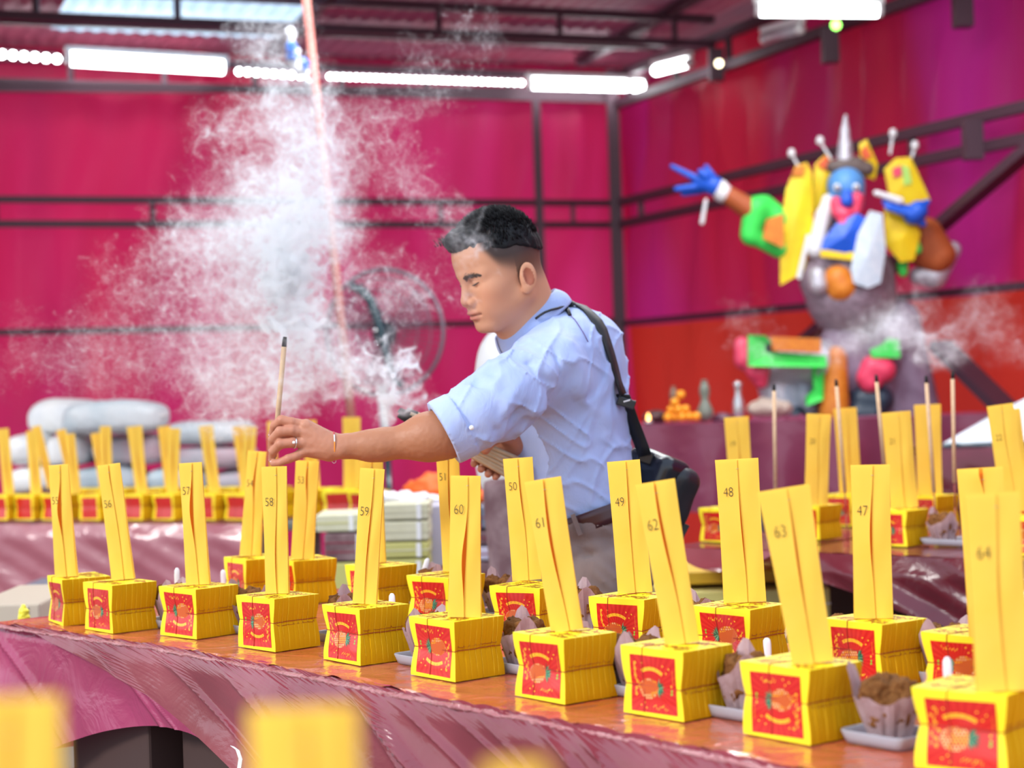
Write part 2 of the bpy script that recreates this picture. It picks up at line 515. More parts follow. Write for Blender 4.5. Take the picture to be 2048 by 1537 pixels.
for k, (u, v) in enumerate(((1.4, 4.9), (3.4, 4.9), (1.4, 7.2), (3.6, 7.2), (2.4, 6.1))):  # five added lamps out of view, put in to brighten the tent's back
    q = CN + DL * u + NL * v + H(ZT + .02)
    lamp(('near right', 'near left', 'front right', 'front left', 'middle')[k] + ' added fill lamp of the five hanging high under the roof', q - DL * .6, q + DL * .6, .018, power=38)
# ------------------------------------------------------------------ leaning pole, rolled banner
M_POLE = mat('red_oxide_pole', (0.42, 0.13, 0.11), 0.5, noise=(6, (0.5, 0.2, 0.16), 0.2))
t = thing('leaning_pole', 'reddish metal pole leaning in front of the far wall, behind the smoke', 'pole', (0, 0, 0))
p1 = at(702, 830, 7.6); p0 = at(606, -60, 7.6)
dv = (p0 - p1); pf = p1 - dv * (p1.z / dv.z)
t.location = pf
mb = MB(); mb.tube([Vector((0, 0, 0.0)), p0 - pf], 0.019, 12); mb.build('shaft', M_POLE, t)
mb = MB(); mb.lathe([(0.05, 0), (0.05, 0.02), (0.025, 0.03)], (0, 0, 0), 14); mb.build('foot_plate', M_STEEL, t)
M_CLOTHW = mat('white_cloth', (0.75, 0.77, 0.8), 0.7); M_CLOTHB = mat('blue_cloth', (0.03, 0.15, 0.6), 0.7)
t = thing('rolled_banner', 'rolled white and blue cloth hanging beside the leaning pole top', 'banner', at(590, 60, 7.5))
q0 = at(590, 60, 7.5)
for nm, m, (a, b, r) in (('white_roll', M_CLOTHW, ((578, 58), (600, 150), 0.024)), ('blue_band', M_CLOTHB, ((581, 92), (586, 118), 0.032)), ('lower_white_roll', M_CLOTHW, ((603, 118), (617, 172), 0.018)), ('lower_blue_band', M_CLOTHB, ((606, 122), (609, 140), 0.024))):
    A, B = at(*a, 7.5), at(*b, 7.5); mb = MB()
    pts = [A.lerp(B, k / 8) + Vector((0.006 * math.sin(k * 1.9), 0.006 * math.cos(k * 2.3), 0)) - q0 for k in range(9)]
    mb.tube(pts, [r * (0.8 + 0.2 * math.sin(k * 2.1)) for k in range(9)], 10); mb.build(nm, m, t)

mb = MB(); qa = at(578, 56, 7.5) - q0; qb = at(619, 58, 7.60) - q0
mb.tube([qa, (qa + qb) / 2 + H(.012), qb], 0.004, 6); mb.build('tie', M_STEEL, t)
# ================================================================== tables and plastic film
ND = Vector((0.776, 0.631, 0)).normalized(); TD = Vector((-0.631, 0.776, 0)).normalized()
def nt_(n, t, z=0.0): return ND * n + TD * t + H(z)
M_TOPW = mat('worn_orange_tabletop', (0.50, 0.13, 0.045), 0.35)
M_LEG = mat('grey_metal_leg', (0.45, 0.46, 0.48), 0.35, 0.6)
TZ = 0.75

def film_mat(name, c1, c2, trl=0.3, scale=(1, 1, 1), strength=0.6, ns=9.0, rough=0.22, alpha=1.0, dist=0.02):
    m = bpy.data.materials.new(name); m.use_nodes = True
    nt = m.node_tree; N, L = nt.nodes, nt.links; b = N['Principled BSDF']
    tc = N.new('ShaderNodeTexCoord'); mp = N.new('ShaderNodeMapping'); mp.inputs['Scale'].default_value = scale
    L.new(tc.outputs['Object'], mp.inputs[0])
    n = N.new('ShaderNodeTexNoise'); n.inputs['Scale'].default_value = ns; n.inputs['Detail'].default_value = 6; n.inputs['Distortion'].default_value = 1.4
    L.new(mp.outputs[0], n.inputs['Vector'])
    n3 = N.new('ShaderNodeTexNoise'); n3.inputs['Scale'].default_value = ns * 0.22; n3.inputs['Detail'].default_value = 3
    L.new(mp.outputs[0], n3.inputs['Vector'])
    r = N.new('ShaderNodeValToRGB'); e = r.color_ramp.elements
    e[0].position = 0.38; e[0].color = (*c1, 1); e[1].position = 0.66; e[1].color = (*c2, 1)
    L.new(n3.outputs[0], r.inputs[0]); L.new(r.outputs[0], b.inputs['Base Color'])
    b.inputs['Roughness'].default_value = rough; b.inputs['Coat Weight'].default_value = 0.6; b.inputs['Coat Roughness'].default_value = 0.08
    b.inputs['Alpha'].default_value = alpha
    u = N.new('ShaderNodeBump'); u.inputs['Strength'].default_value = strength; u.inputs['Distance'].default_value = dist
    L.new(n.outputs[0], u.inputs['Height']); L.new(u.outputs[0], b.inputs['Normal']); L.new(u.outputs[0], b.inputs['Coat Normal'])
    t = N.new('ShaderNodeBsdfTranslucent'); L.new(r.outputs[0], t.inputs[0])
    x = N.new('ShaderNodeMixShader'); x.inputs[0].default_value = trl
    L.new(b.outputs[0], x.inputs[1]); L.new(t.outputs[0], x.inputs[2]); L.new(x.outputs[0], N['Material Output'].inputs[0])
    return m
M_FTOP = film_mat('film_over_orange_top', (0.56, 0.10, 0.035), (0.60, 0.16, 0.10), 0.0, (1, 1, 1), 0.35, 11, 0.2)
M_FSIDE = film_mat('pink_plastic_film', (0.24, 0.038, 0.050), (0.40, 0.085, 0.105), 0.22, (1, 1, 1), 0.12, 10, 0.17)
M_FDEEP = film_mat('magenta_plastic_film', (0.60, 0.07, 0.20), (0.45, 0.06, 0.13), 0.4, (1, 1, 1), 0.35, 9, 0.2)
M_FMID = film_mat('rosy_plastic_film', (0.36, 0.09, 0.12), (0.46, 0.14, 0.18), 0.3, (1, 1, 1), 0.5, 5, 0.34)
M_FDARK = film_mat('wine_plastic_film', (0.17, 0.018, 0.030), (0.24, 0.03, 0.05), 0.3, (1, 1, 1), 0.3, 9, 0.25)

def table(label, p0, d, n, L, Wd, z=TZ, film=0.0, top=M_TOPW):
    """p0 = front corner, d = along the front edge, n = inwards"""
    ang = math.atan2(d.y, d.x)
    t = thing('folding_table', label, 'table', (p0 + d * L / 2 + n * Wd / 2) * 1.0)
    o = t.location.copy(); R = Matrix.Rotation(ang, 3, 'Z')
    mb = MB(); mb.box(H(z - 0.018), (L, Wd, 0.03), R); bevel(mb.build('tabletop', top, t), 0.006)
    for i, (sx, sy) in enumerate(((-1, -1), (-1, 1), (1, -1), (1, 1))):
        c = R @ Vector((sx * (L / 2 - 0.12), sy * (Wd / 2 - 0.07), 0))
        mb = MB(); mb.tube([c + H(0.012), c + H(z - 0.03)], 0.016, 10)
        mb.build('leg', M_LEG, t)
    mb = MB()
    for sx in (-1, 1):
        a = R @ Vector((sx * (L / 2 - 0.12), -(Wd / 2 - 0.07), 0)); b = R @ Vector((sx * (L / 2 - 0.12), (Wd / 2 - 0.07), 0))
        mb.tube([a + H(0.3), b + H(0.3)], 0.010, 8)
    mb.build('cross_bar', M_LEG, t)
    return t

N0, N1, T1, T0 = 1.67, 2.43, 3.77, 0.05
table('front folding table at the left, below the bundles 55 to 60', nt_(N0 + .015, 1.90), TD, ND, T1 - 1.90 - 0.015, N1 - N0 - .03, TZ - 0.004)
table('front folding table at the right, below the bundles 61 to 64', nt_(N0 + .015, T0), TD, ND, 1.90 - T0 - 0.01, N1 - N0 - .03, TZ - 0.004)

def rip(t, s=0.0):
    return 0.5 * math.sin(t * 9 + s) + 0.3 * math.sin(t * 23 + 1.7 * s + 1) + 0.2 * math.sin(t * 51 + 2.1 * s + 2)
def fn_noise(x, y, z=0.0):
    from mathutils import noise
    return noise.noise(Vector((x, y, z)))

FT = thing('plastic_tablecloth', 'glossy pink plastic film over the long front tables, orange where it lies flat', 'tablecloth', nt_(N0, 2.0, 0))
fo = FT.location.copy()
mb = MB()
def edge_n(t): return N0 - 0.006 - 0.012 * max(0, math.sin((t - 0.6) * 2.6)) - 0.05 * max(0, (t - 3.15)) / 0.6
def ftop(a, b):
    t = T0 - 0.03 + a * (T1 - T0 + 0.045); e = edge_n(t); n = e + b * b * (N1 + 0.01 - e) if b < 0.5 else e + (0.25 + (b - 0.5) * 1.5) * (N1 + 0.01 - e)
    k = max(0, 1 - (n - e) / 0.11)
    z = TZ + 0.0008 + k * k * (0.0075 * abs(fn_noise(t * 16, n * 22)) + 0.003 * abs(fn_noise(t * 60, n * 30, 3))) + 0.0 * k
    # diagonal creases reaching in from the edge
    z += 0.004 * k * max(0, math.sin((t + n * 1.4) * 30 + 3 * fn_noise(t * 4, n * 4))) ** 3
    return nt_(n, t, z) - fo
mb.grid(ftop, 460, 40)
mb.build('top_film', M_FTOP, FT)
SPL = nt_(N0 - 0.02, 0, 0)
_rr = random.Random(8)
RDG = [(_rr.uniform(0.2, 4.6), _rr.uniform(.006, .016), _rr.uniform(.004, .010)) for _ in range(46)]
def skirt(name, m, t_left, hem, off, s, nu=900, nv=44, amp=1.0):
    mb = MB()
    def f(a, b):
        # b: 0 at the table edge, 1 at the hem
        zb = hem; tt = T0 - 0.03
        tl0 = t_left(0.0)
        t = tt + a * (tl0 - tt)
        zh = zb(t); z = TZ + 0.006 * abs(fn_noise(t * 18, 0, s)) * (1 - b) - b * (TZ - zh)
        tl = t_left(TZ - z)
        t2 = tt + a * (tl - tt)
        e = edge_n(t2)
        dz = TZ - z
        ph = (t2 * 1.0 + dz * 1.9)                      # folds slant down to the right
        w = 0.022 * amp * min(1, dz * 9) * (0.6 * math.sin(ph * 7 + s) + 0.25 * math.sin(ph * 15 + 2 * s + 1.5 * fn_noise(t2 * 2, dz * 3)))
        for q, (c_, wd, am) in enumerate(RDG):              # a few taut, bright creases
            w += am * amp * min(1, dz * 22) * math.exp(-((ph - c_ - 0.05 * math.sin(dz * 9 + q)) / wd) ** 2)
        w += 0.010 * min(1, dz * 40) + 0.0035 * max(0, 1 - dz / .035) * abs(fn_noise(t2 * 55, dz * 60, s))
        out = off + w + 0.10 * dz - 0.006 * (b < 0.001)
        return nt_(e - out, t2, z + 0.004 * (b < 0.04) * (amp > .9)) - fo
    mb.grid(f, nu, nv)
    return mb.build(name, m, FT)
def tl_front(dz):          # sweeping left border of the upper layer
    return 3.70 - 1.05 * (dz / 0.26) ** 0.62 if dz > 0 else 3.70
skirt('front_skirt', M_FSIDE, tl_front, lambda t: 0.40, 0.004, 1.3)
def hem2(t):
    d = t - 3.02
    return 0.605 - (0.38 * d * d if d > 0 else 1.5 * d * d) if t > 2.5 else 0.2
skirt('under_skirt', M_FDEEP, lambda dz: T1 + 0.02, lambda t: max(0.36, hem2(t)), -0.020, 4.2, amp=0.7)
M_FRIM = film_mat('highlit_bunched_film', (0.50, 0.16, 0.17), (0.66, 0.30, 0.30), 0.25, (1, 1, 1), 0.9, 46, 0.12, dist=0.008)  # paler than the rest of the film, painting in the crinkle highlights
mb = MB()
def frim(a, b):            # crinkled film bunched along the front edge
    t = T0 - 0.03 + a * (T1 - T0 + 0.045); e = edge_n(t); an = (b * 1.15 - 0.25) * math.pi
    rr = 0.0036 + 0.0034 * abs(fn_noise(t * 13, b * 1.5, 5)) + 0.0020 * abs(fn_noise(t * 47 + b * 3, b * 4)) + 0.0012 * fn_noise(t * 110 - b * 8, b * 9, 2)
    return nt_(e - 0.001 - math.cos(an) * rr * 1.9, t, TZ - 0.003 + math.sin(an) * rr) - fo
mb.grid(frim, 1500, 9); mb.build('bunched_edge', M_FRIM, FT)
mb = MB()
def fend(a, b):            # film hanging over the table's left end
    n = N0 + a * (N1 - N0); dz = b * 0.3
    return nt_(n, T1 + 0.012 + 0.02 * min(1, dz * 9) * (1 + math.sin(n * 20 + dz * 20)) * 0.5 + 0.06 * dz, TZ - dz + 0.002) - fo
mb.grid(fend, 60, 14); mb.build('end_skirt', M_FDEEP, FT)
mb = MB()                   # strip of white tape near the hem
tp = [onplane(x, y, nt_(N0 - 0.075, 0, 0), ND) for x, y in ((461, 1492), (472, 1500), (478, 1518), (474, 1545))]
for i in range(3):
    a, b = tp[i] - fo, tp[i + 1] - fo
    mb.add([a, a + TD * -0.012, b + TD * -0.012, b], [(0, 1, 2, 3)])
tape = mb.build('tape_strip', M_WHITE, FT); so = tape.modifiers.new('s', 'SOLIDIFY'); so.thickness = 0.001

# near table under the blurred sleeves
ta = nt_(0.06, -0.6); table('near folding table in front of the camera, below the frame', ta, TD, ND, 2.1, 0.52, TZ - 0.004)
# table at the middle left
P3 = Vector((-2.03, 7.16, 0)); D3 = Vector((0.923, -0.385, 0)).normalized(); N3 = Vector((0.385, 0.923, 0)).normalized()
table('folding table at the middle left with rows of bundles, in front of the sacks', P3 - D3 * 0.62 - N3 * 0.03, D3, N3, 1.80, 0.74, TZ - 0.004)
P2 = Vector((0.565, 5.20, 0)); D2 = Vector((0.76, -0.65, 0)).normalized(); N2 = Vector((0.65, 0.76, 0)).normalized()
table('folding table at the middle right with the bundles 19 to 22, behind the front row', P2 + D2 * -0.10 - N2 * 0.03, D2, N2, 1.75, 0.76, TZ - 0.004)

def draped(label, p0, d, n, L, Wd, hem, msk, mtop, s, amp=1.0, z=TZ, drop_out=0.06):
    t = thing('plastic_tablecloth', label, 'tablecloth', p0 * 1.0); o = t.location.copy()
    mb = MB()
    def ft(a, b):
        u, v = a * L, b * Wd; k = max(0, 1 - v / 0.1)
        return p0 + d * u + n * v + H(z + 0.001 + k * 0.006 * abs(fn_noise(u * 14, v * 20, s))) - o
    mb.grid(ft, int(L * 70), 24); mb.build('top_film', mtop, t)
    mb = MB()
    def fs(a, b):
        u = a * L; zz = z - b * (z - hem(u)); dz = z - zz
        w = 0.025 * amp * min(1, dz * 10) * (math.sin((u - dz * 1.3) * 15 + s) + 0.5 * math.sin((u - dz * 2) * 34 + s * 2)) + 0.02 * min(1, dz * 20) + drop_out * dz
        return p0 + d * u - n * w + H(zz) - o
    mb.grid(fs, int(L * 110), 22); mb.build('front_skirt', msk, t)
    return t
draped('rosy plastic film draped over the middle left table', P3 - D3 * 0.63 - N3 * 0.05, D3, N3, 1.80, 0.78,
       lambda u: 0.60 - 0.075 * (1 - math.cos(min(1, max(0, (u - 0.25) / 0.6)) * math.pi)) + 0.02 * math.sin(u * 5), M_FMID, M_FMID, 2.0, 0.22)
draped('wine red plastic film draped over the middle right table', P2 + D2 * 0.26 - N2 * 0.05, D2, N2, 1.45, 0.80,
       lambda u: 0.70 - 0.19 * min(1, max(0, u / 0.75)) ** 1.1, M_FDARK, M_FSIDE, 5.0, 0.6)
draped('short pink plastic film end left of the middle right table top', P2 + D2 * -0.12 - N2 * 0.055, D2, N2, 0.36, 0.80,
       lambda u: 0.745 - 0.055 * math.sin(math.pi * min(1, u / 0.36)) , M_FSIDE, M_FSIDE, 7.0, 0.5)

# ================================================================== joss paper bundles
BW, BD, BH = 0.125, 0.103, 0.0975
def stripe_mat(name, c1, c2, axis=1, freq=1.0, rough=0.6):
    """paper edges: fine sheet lines and the seams between the packed wads"""
    m = bpy.data.materials.new(name); m.use_nodes = True
    nt = m.node_tree; N, L = nt.nodes, nt.links; b = N['Principled BSDF']
    tc = N.new('ShaderNodeTexCoord'); mp = N.new('ShaderNodeMapping')
    sc = [6, 6, 6]; sc[axis] = 900; mp.inputs['Scale'].default_value = sc
    n = N.new('ShaderNodeTexNoise'); n.inputs['Scale'].default_value = 1.0; n.inputs['Detail'].default_value = 3
    r = N.new('ShaderNodeValToRGB'); e = r.color_ramp.elements
    e[0].position = 0.25; e[0].color = (*c1, 1); e[1].position = 0.7; e[1].color = (*c2, 1)
    L.new(tc.outputs['Object'], mp.inputs[0]); L.new(mp.outputs[0], n.inputs['Vector']); L.new(n.outputs[0], r.inputs[0]); L.new(r.outputs[0], b.inputs['Base Color'])
    u = N.new('ShaderNodeBump'); u.inputs['Strength'].default_value = 0.25; u.inputs['Distance'].default_value = 0.0006
    L.new(n.outputs[0], u.inputs['Height']); L.new(u.outputs[0], b.inputs['Normal']); b.inputs['Roughness'].default_value = rough; _inp(b, 'Specular IOR Level', 0.15)
    return m
YF = (0.94, 0.78, 0.012)
M_BFRONT = mat('bright_yellow_paper', YF, 0.55, noise=(30, (0.90, 0.70, 0.01), 0.3))
M_BEDGE = stripe_mat('golden_paper_edges', (0.62, 0.33, 0.001), (0.66, 0.36, 0.0015), rough=0.9)
M_SEAM = mat('bright_seam_paper', (0.92, 0.62, 0.01), 0.6)
M_STR = mat('dark_red_string', (0.32, 0.02, 0.008), 0.6)
M_LRED = None

def label_mat():
    """printed red paper: orange glow around the fruit and fanning rays (UV space)"""
    m = bpy.data.materials.new('printed_red_label'); m.use_nodes = True
    nt = m.node_tree; N, L = nt.nodes, nt.links; b = N['Principled BSDF']
    uv = N.new('ShaderNodeUVMap'); sub = N.new('ShaderNodeVectorMath'); sub.operation = 'SUBTRACT'; sub.inputs[1].default_value = (0.5, 0.42, 0)
    L.new(uv.outputs[0], sub.inputs[0])
    ln = N.new('ShaderNodeVectorMath'); ln.operation = 'LENGTH'; L.new(sub.outputs[0], ln.inputs[0])
    sp = N.new('ShaderNodeSeparateXYZ'); L.new(sub.outputs[0], sp.inputs[0])
    at2 = N.new('ShaderNodeMath'); at2.operation = 'ARCTAN2'; L.new(sp.outputs[1], at2.inputs[0]); L.new(sp.outputs[0], at2.inputs[1])
    mu = N.new('ShaderNodeMath'); mu.operation = 'MULTIPLY'; mu.inputs[1].default_value = 30; L.new(at2.outputs[0], mu.inputs[0])
    si = N.new('ShaderNodeMath'); si.operation = 'SINE'; L.new(mu.outputs[0], si.inputs[0])
    rr = N.new('ShaderNodeValToRGB'); e = rr.color_ramp.elements
    e[0].position = 0.20; e[0].color = (0.90, 0.34, 0.05, 1); e[1].position = 0.52; e[1].color = (0.50, 0.004, 0.008, 1)
    x = e.new(0.33); x.color = (0.66, 0.06, 0.010, 1)
    L.new(ln.outputs[0], rr.inputs[0])
    mx = N.new('ShaderNodeMix'); mx.data_type = 'RGBA'; mx.blend_type = 'MIX'; mx.inputs[7].default_value = (0.72, 0.04, 0.02, 1)
    fa = N.new('ShaderNodeMath'); fa.operation = 'MULTIPLY_ADD'; fa.inputs[1].default_value = 0.22; fa.inputs[2].default_value = 0.22; L.new(si.outputs[0], fa.inputs[0])
    L.new(fa.outputs[0], mx.inputs[0]); L.new(rr.outputs[0], mx.inputs[6]); L.new(mx.outputs[2], b.inputs['Base Color'])
    b.inputs['Roughness'].default_value = 0.22; b.inputs['Coat Weight'].default_value = 0.35; b.inputs['Coat Roughness'].default_value = 0.08
    tc = N.new('ShaderNodeTexCoord'); n = N.new('ShaderNodeTexNoise'); n.inputs['Scale'].default_value = 28; n.inputs['Detail'].default_value = 1
    L.new(tc.outputs['Object'], n.inputs['Vector'])
    u = N.new('ShaderNodeBump'); u.inputs['Strength'].default_value = 0.45; u.inputs['Distance'].default_value = 0.004
    L.new(n.outputs[0], u.inputs['Height']); L.new(u.outputs[0], b.inputs['Normal']); L.new(u.outputs[0], b.inputs['Coat Normal'])
    return m
M_LRED = label_mat()
def inkm(n, c): return mat(n, c, 0.25, coat=0.5)
M_GOLD = inkm('gold_ink', (0.90, 0.46, 0.02)); M_PALE = inkm('pale_fruit_ink', (0.85, 0.55, 0.22)); M_FRU = inkm('orange_fruit_ink', (0.55, 0.10, 0.015))
M_GRN = inkm('green_leaf_ink', (0.008, 0.10, 0.05)); M_GRN2 = inkm('light_leaf_ink', (0.12, 0.36, 0.16)); M_BRN = inkm('brown_ink', (0.30, 0.10, 0.01))
M_LIME = inkm('lime_ink', (0.20, 0.55, 0.03)); M_DRED = inkm('dark_red_ink', (0.45, 0.01, 0.01))

def pinch(z, zm, A):
    k = max(0.0, 1 - abs(z - zm) / 0.045)
    return A * k ** 1.6

def art(rng):
    """list of (polygon in label uv, ink index, layer)"""
    S = []
    def blob(cx, cy, rx, ry, m, l, rot=0, n=10, sup=None):
        S.append(([(cx + math.cos(rot) * rx * math.cos(2 * math.pi * k / n) - math.sin(rot) * ry * math.sin(2 * math.pi * k / n),
                    cy + math.sin(rot) * rx * math.cos(2 * math.pi * k / n) + math.cos(rot) * ry * math.sin(2 * math.pi * k / n)) for k in range(n)], m, l))
    def ring(cx, cy, r, m, l):
        blob(cx, cy, r, r * 1.05, m, l); blob(cx, cy, r * 0.45, r * 0.47, 7, l + 1)
    # fruit
    blob(0.40, 0.42, 0.225, 0.185, 2, 1, 0.12, 24)
    for i in range(9):
        for j in range(8):
            u = -0.9 + i * 0.225 + (j % 2) * 0.11; v = -0.88 + j * 0.25
            if u * u + v * v < 0.86:
                cx = 0.40 + 0.225 * u; cy = 0.42 + 0.185 * v + 0.02 * u
                c = 1 if (v > 0.25 or v < -0.45 or u < -0.3) and rng.random() < 0.75 else 0
                r = 0.0200
                S.append(([(cx - r, cy), (cx, cy - r * 1.1), (cx + r, cy), (cx, cy + r * 1.1)], c, 2))
                S.append(([(cx - r * .35, cy), (cx, cy - r * .4), (cx + r * .35, cy), (cx, cy + r * .4)], 2 if c else 6, 3))
    # crown of leaves
    for k in range(26):
        a = math.radians(-78 + 156 * (k / 25)) + rng.uniform(-.1, .1); L = rng.uniform(0.12, 0.21); w = 0.016
        bx, by = 0.60, 0.44; ex, ey = bx + math.cos(a) * L * 0.9, by + math.sin(a) * L
        px, py = -math.sin(a) * w, math.cos(a) * w; mx, my = bx + (ex - bx) * .4, by + (ey - by) * .4
        S.append(([(bx, by), (mx + px, my + py), (ex, ey), (mx - px, my - py)], 3 if k % 3 else 4, 2 + k % 2))
    # curved banner with dark strokes
    NB = 9
    def arc(s, r): a = math.radians(118 - 62 * s); return (0.46 + 0.44 * r * math.cos(a), 0.30 + 0.46 * r * math.sin(a))
    for k in range(NB):
        s0, s1 = k / NB, (k + 1) / NB
        S.append(([arc(s0, 0.96), arc(s1, 0.96), arc(s1, 1.10), arc(s0, 1.10)], 0, 1))
    for g in range(5):
        for q in range(4):
            s = 0.1 + g * 0.19 + rng.uniform(-.03, .03); rr = 1.03 + rng.uniform(-.045, .045)
            a = arc(s, rr); b = arc(s + (0.035 if q % 2 else 0.006), rr + (0.0 if q % 2 else 0.05))
            S.append(([(a[0], a[1]), (b[0], b[1]), (b[0] + .004, b[1] + .007), (a[0] + .004, a[1] + .007)], 5, 3))
    # petals and coins down the left side
    for k in range(16):
        cx = 0.06 + rng.uniform(0, 0.12); cy = 0.30 + k * 0.037
        if k % 3 == 0:
            for q in range(5):
                a = q * 2 * math.pi / 5; blob(cx + 0.018 * math.cos(a), cy + 0.018 * math.sin(a), 0.012, 0.012, 0, 1, n=6)
            blob(cx, cy, 0.008, 0.008, 7, 2, n=6)
        elif k % 3 == 1: ring(cx, cy, 0.018, 0, 1)
        else:
            a = rng.uniform(0.9, 1.9); blob(cx, cy, 0.034, 0.009, 0, 1, a, 6)
    for cx, cy in ((0.26, 0.86), (0.27, 0.72), (0.73, 0.84), (0.80, 0.72), (0.86, 0.80), (0.22, 0.12), (0.34, 0.08), (0.30, 0.17), (0.70, 0.13)):
        blob(cx, cy, 0.020, 0.014, 0, 1, rng.uniform(0, 3), 7)
    for k in range(9): blob(0.50 + k * 0.035 + rng.uniform(-.01, .01), 0.10 + rng.uniform(-.03, .05) , 0.030, 0.007, 0, 1, rng.uniform(0.6, 1.5), 6)
    for k in range(7): blob(0.94, 0.55 + 0.035 * k, 0.006, 0.010, 0, 1, n=5)
    # small emblem
    for q in ((0.90, 0.50, 0), (0.905, 0.42, 6)):
        blob(q[0], q[1], 0.020, 0.026, q[2] and 8 or 0, 1, 0, 5)
    S.append(([(0.885, 0.34), (0.925, 0.36), (0.915, 0.39), (0.88, 0.38)], 8, 2))
    return S

def make_bundle_meshes(seed):
    rng = random.Random(seed)
    zm = BH * (0.5 + rng.uniform(-.07, .05)); Ax = 0.0055 + rng.uniform(0, .002); Ay = 0.0035
    nz = 21
    zs = sorted(set([BH * k / (nz - 1) for k in range(nz)] + [zm]))
    jit = [rng.uniform(-0.0006, 0.0006) for _ in range(9)]
    nW = 7 + seed % 3                                       # wads packed front to back
    seam = [(-BD / 2 + BD * (k + rng.uniform(-.12, .12)) / nW) for k in range(1, nW)]
    def ex(z): return pinch(z, zm, Ax) + 0.0018 * (1 - z / BH)
    def fy(x, z):                                           # front face y
        return -BD / 2 + pinch(z, zm, Ay) + 0.0014 * math.cos(x / BW * 7 + seed) * (z / BH) + 0.001 * math.sin(z * 70 + seed)
    def pt(side, s, z):
        if side == 0: x = -BW / 2 + ex(z) + s * (BW - 2 * ex(z)); return (x, fy(x, z), z)
        if side == 1:
            y0 = fy(BW / 2, z); y = y0 + s * (BD / 2 - pinch(z, zm, Ay) - y0)
            d = 0.0
            for q in seam:
                d = max(d, 0.0012 * math.exp(-((y - q) / 0.0010) ** 2) * (0.4 + 1.2 * pinch(z, zm, 1)))
            k = int((y + BD / 2) / BD * nW) % 9
            return (BW / 2 - ex(z) - d + jit[k], y, z)
        if side == 2: x = BW / 2 - ex(z) - s * (BW - 2 * ex(z)); return (x, BD / 2 - pinch(z, zm, Ay), z)
        y0 = fy(-BW / 2, z); return (-BW / 2 + ex(z), BD / 2 - pinch(z, zm, Ay) - s * (BD / 2 - pinch(z, zm, Ay) - y0), z)
    cnt = (12, 60, 6, 6)
    vs = []; fs = []; ms = []
    ring = sum(cnt)
    for z in zs:
        for sd in range(4):
            for k in range(cnt[sd]): vs.append(pt(sd, k / cnt[sd], z))
    for j in range(len(zs) - 1):
        for k in range(ring):
            a = j * ring + k; b = j * ring + (k + 1) % ring
            fs.append((a, b, b + ring, a + ring)); ms.append(1 if cnt[0] <= k < cnt[0] + cnt[1] or k >= cnt[0] + cnt[1] + cnt[2] else 0)
    top = (len(zs) - 1) * ring
    fs.append(tuple(top + k for k in range(ring))); ms.append(0)
    fs.append(tuple(range(ring))[::-1]); ms.append(1)
    body = mesh_from('paper_wads', vs, fs, [M_BFRONT, M_BEDGE], ms)
    # thin bright seam lines where a wad's folded cover shows
    mb = MB()
    for q in seam:
        if rng.random() < 0.75:
            pts = []
            for k in range(13):
                z = 0.001 + (BH - 0.001) * k / 12
                pts.append((BW / 2 - ex(z) - 0.0004, q, z))
            mb.tube(pts, 0.0005, 4)
    seams = mb.mesh('wad_cover_edges', M_SEAM)
    # string round the waist, round the middle, and the little hitches at the seams
    mb = MB()
    zz = zm; o = 0.0009
    loop = [(-BW / 2 + ex(zz) - o, fy(0, zz) - o, zz), (0, fy(0, zz) - o, zz + .0006), (BW / 2 - ex(zz) + o, fy(0, zz) - o, zz)]
    xs = BW / 2 - ex(zz) + o
    for q in seam: loop.append((xs, q, zz + rng.uniform(0, .0012)))
    loop += [(xs, BD / 2 - pinch(zz, zm, Ay) + o, zz), (-xs, BD / 2 - pinch(zz, zm, Ay) + o, zz)]
    mb.tube(loop, 0.0006, 5, closed=True)
    x0 = -0.012 + rng.uniform(-.008, .008)
    lp2 = [(x0 + .002 * math.sin(z * 60), fy(x0, z) - o, z) for z in zs if z > 0.004] + [(x0, fy(x0, BH) - .0002, BH + o)]
    lp2 += [(x0 + 0.004, 0, BH + o), (x0 + 0.006, BD / 2, BH + o)] + [(x0 + 0.006, BD / 2 + o - pinch(z, zm, Ay), z) for z in zs[::-3]]
    mb.tube(lp2, 0.00055, 5)
    z2 = zz + (0.006 if seed % 2 else -0.006); last = None
    pts = [(xs - 0.001, fy(0, zz), zz)]
    for q in seam:
        pts += [(xs + .0006, q - .0012, z2 + rng.uniform(-.001, .001)), (xs + .0006, q, z2 + rng.uniform(.0, .004)), (xs + .0006, q + .0012, z2)]
    mb.tube(pts, 0.0004, 4)
    strg = mb.mesh('string', M_STR)
    # red label glued round the front
    lu, lv = 0.093, 0.081; cx, cz = 0.002, BH * 0.475; tilt = rng.uniform(-0.035, 0.035)
    def L3(u, v, lay):
        x = (u - 0.5) * lu; z = (v - 0.5) * lv
        x, z = cx + x * math.cos(tilt) - z * math.sin(tilt), cz + x * math.sin(tilt) + z * math.cos(tilt)
        x *= 1 - 0.5 * pinch(z, zm, Ax) / BW
        return (x, fy(x, z) - 0.0005 - 0.00012 * lay, z)
    labs = []
    for flip in (False, True):
        V = []; F = []; MI = []; UV = []
        nu, nv = 16, 22
        for j in range(nv):
            for i in range(nu):
                u, v = i / (nu - 1), j / (nv - 1); V.append(L3(u, v, 0)); UV.append((1 - u, 1 - v) if flip else (u, v))
        for j in range(nv - 1):
            for i in range(nu - 1):
                a = j * nu + i; F.append((a, a + 1, a + nu + 1, a + nu)); MI.append(0)
        base = mesh_from('printed_label', V, F, [M_LRED], MI, True, UV)
        V = []; F = []; MI = []
        inks = [M_GOLD, M_PALE, M_FRU, M_GRN, M_GRN2, M_BRN, M_FRU, M_DRED, M_LIME]
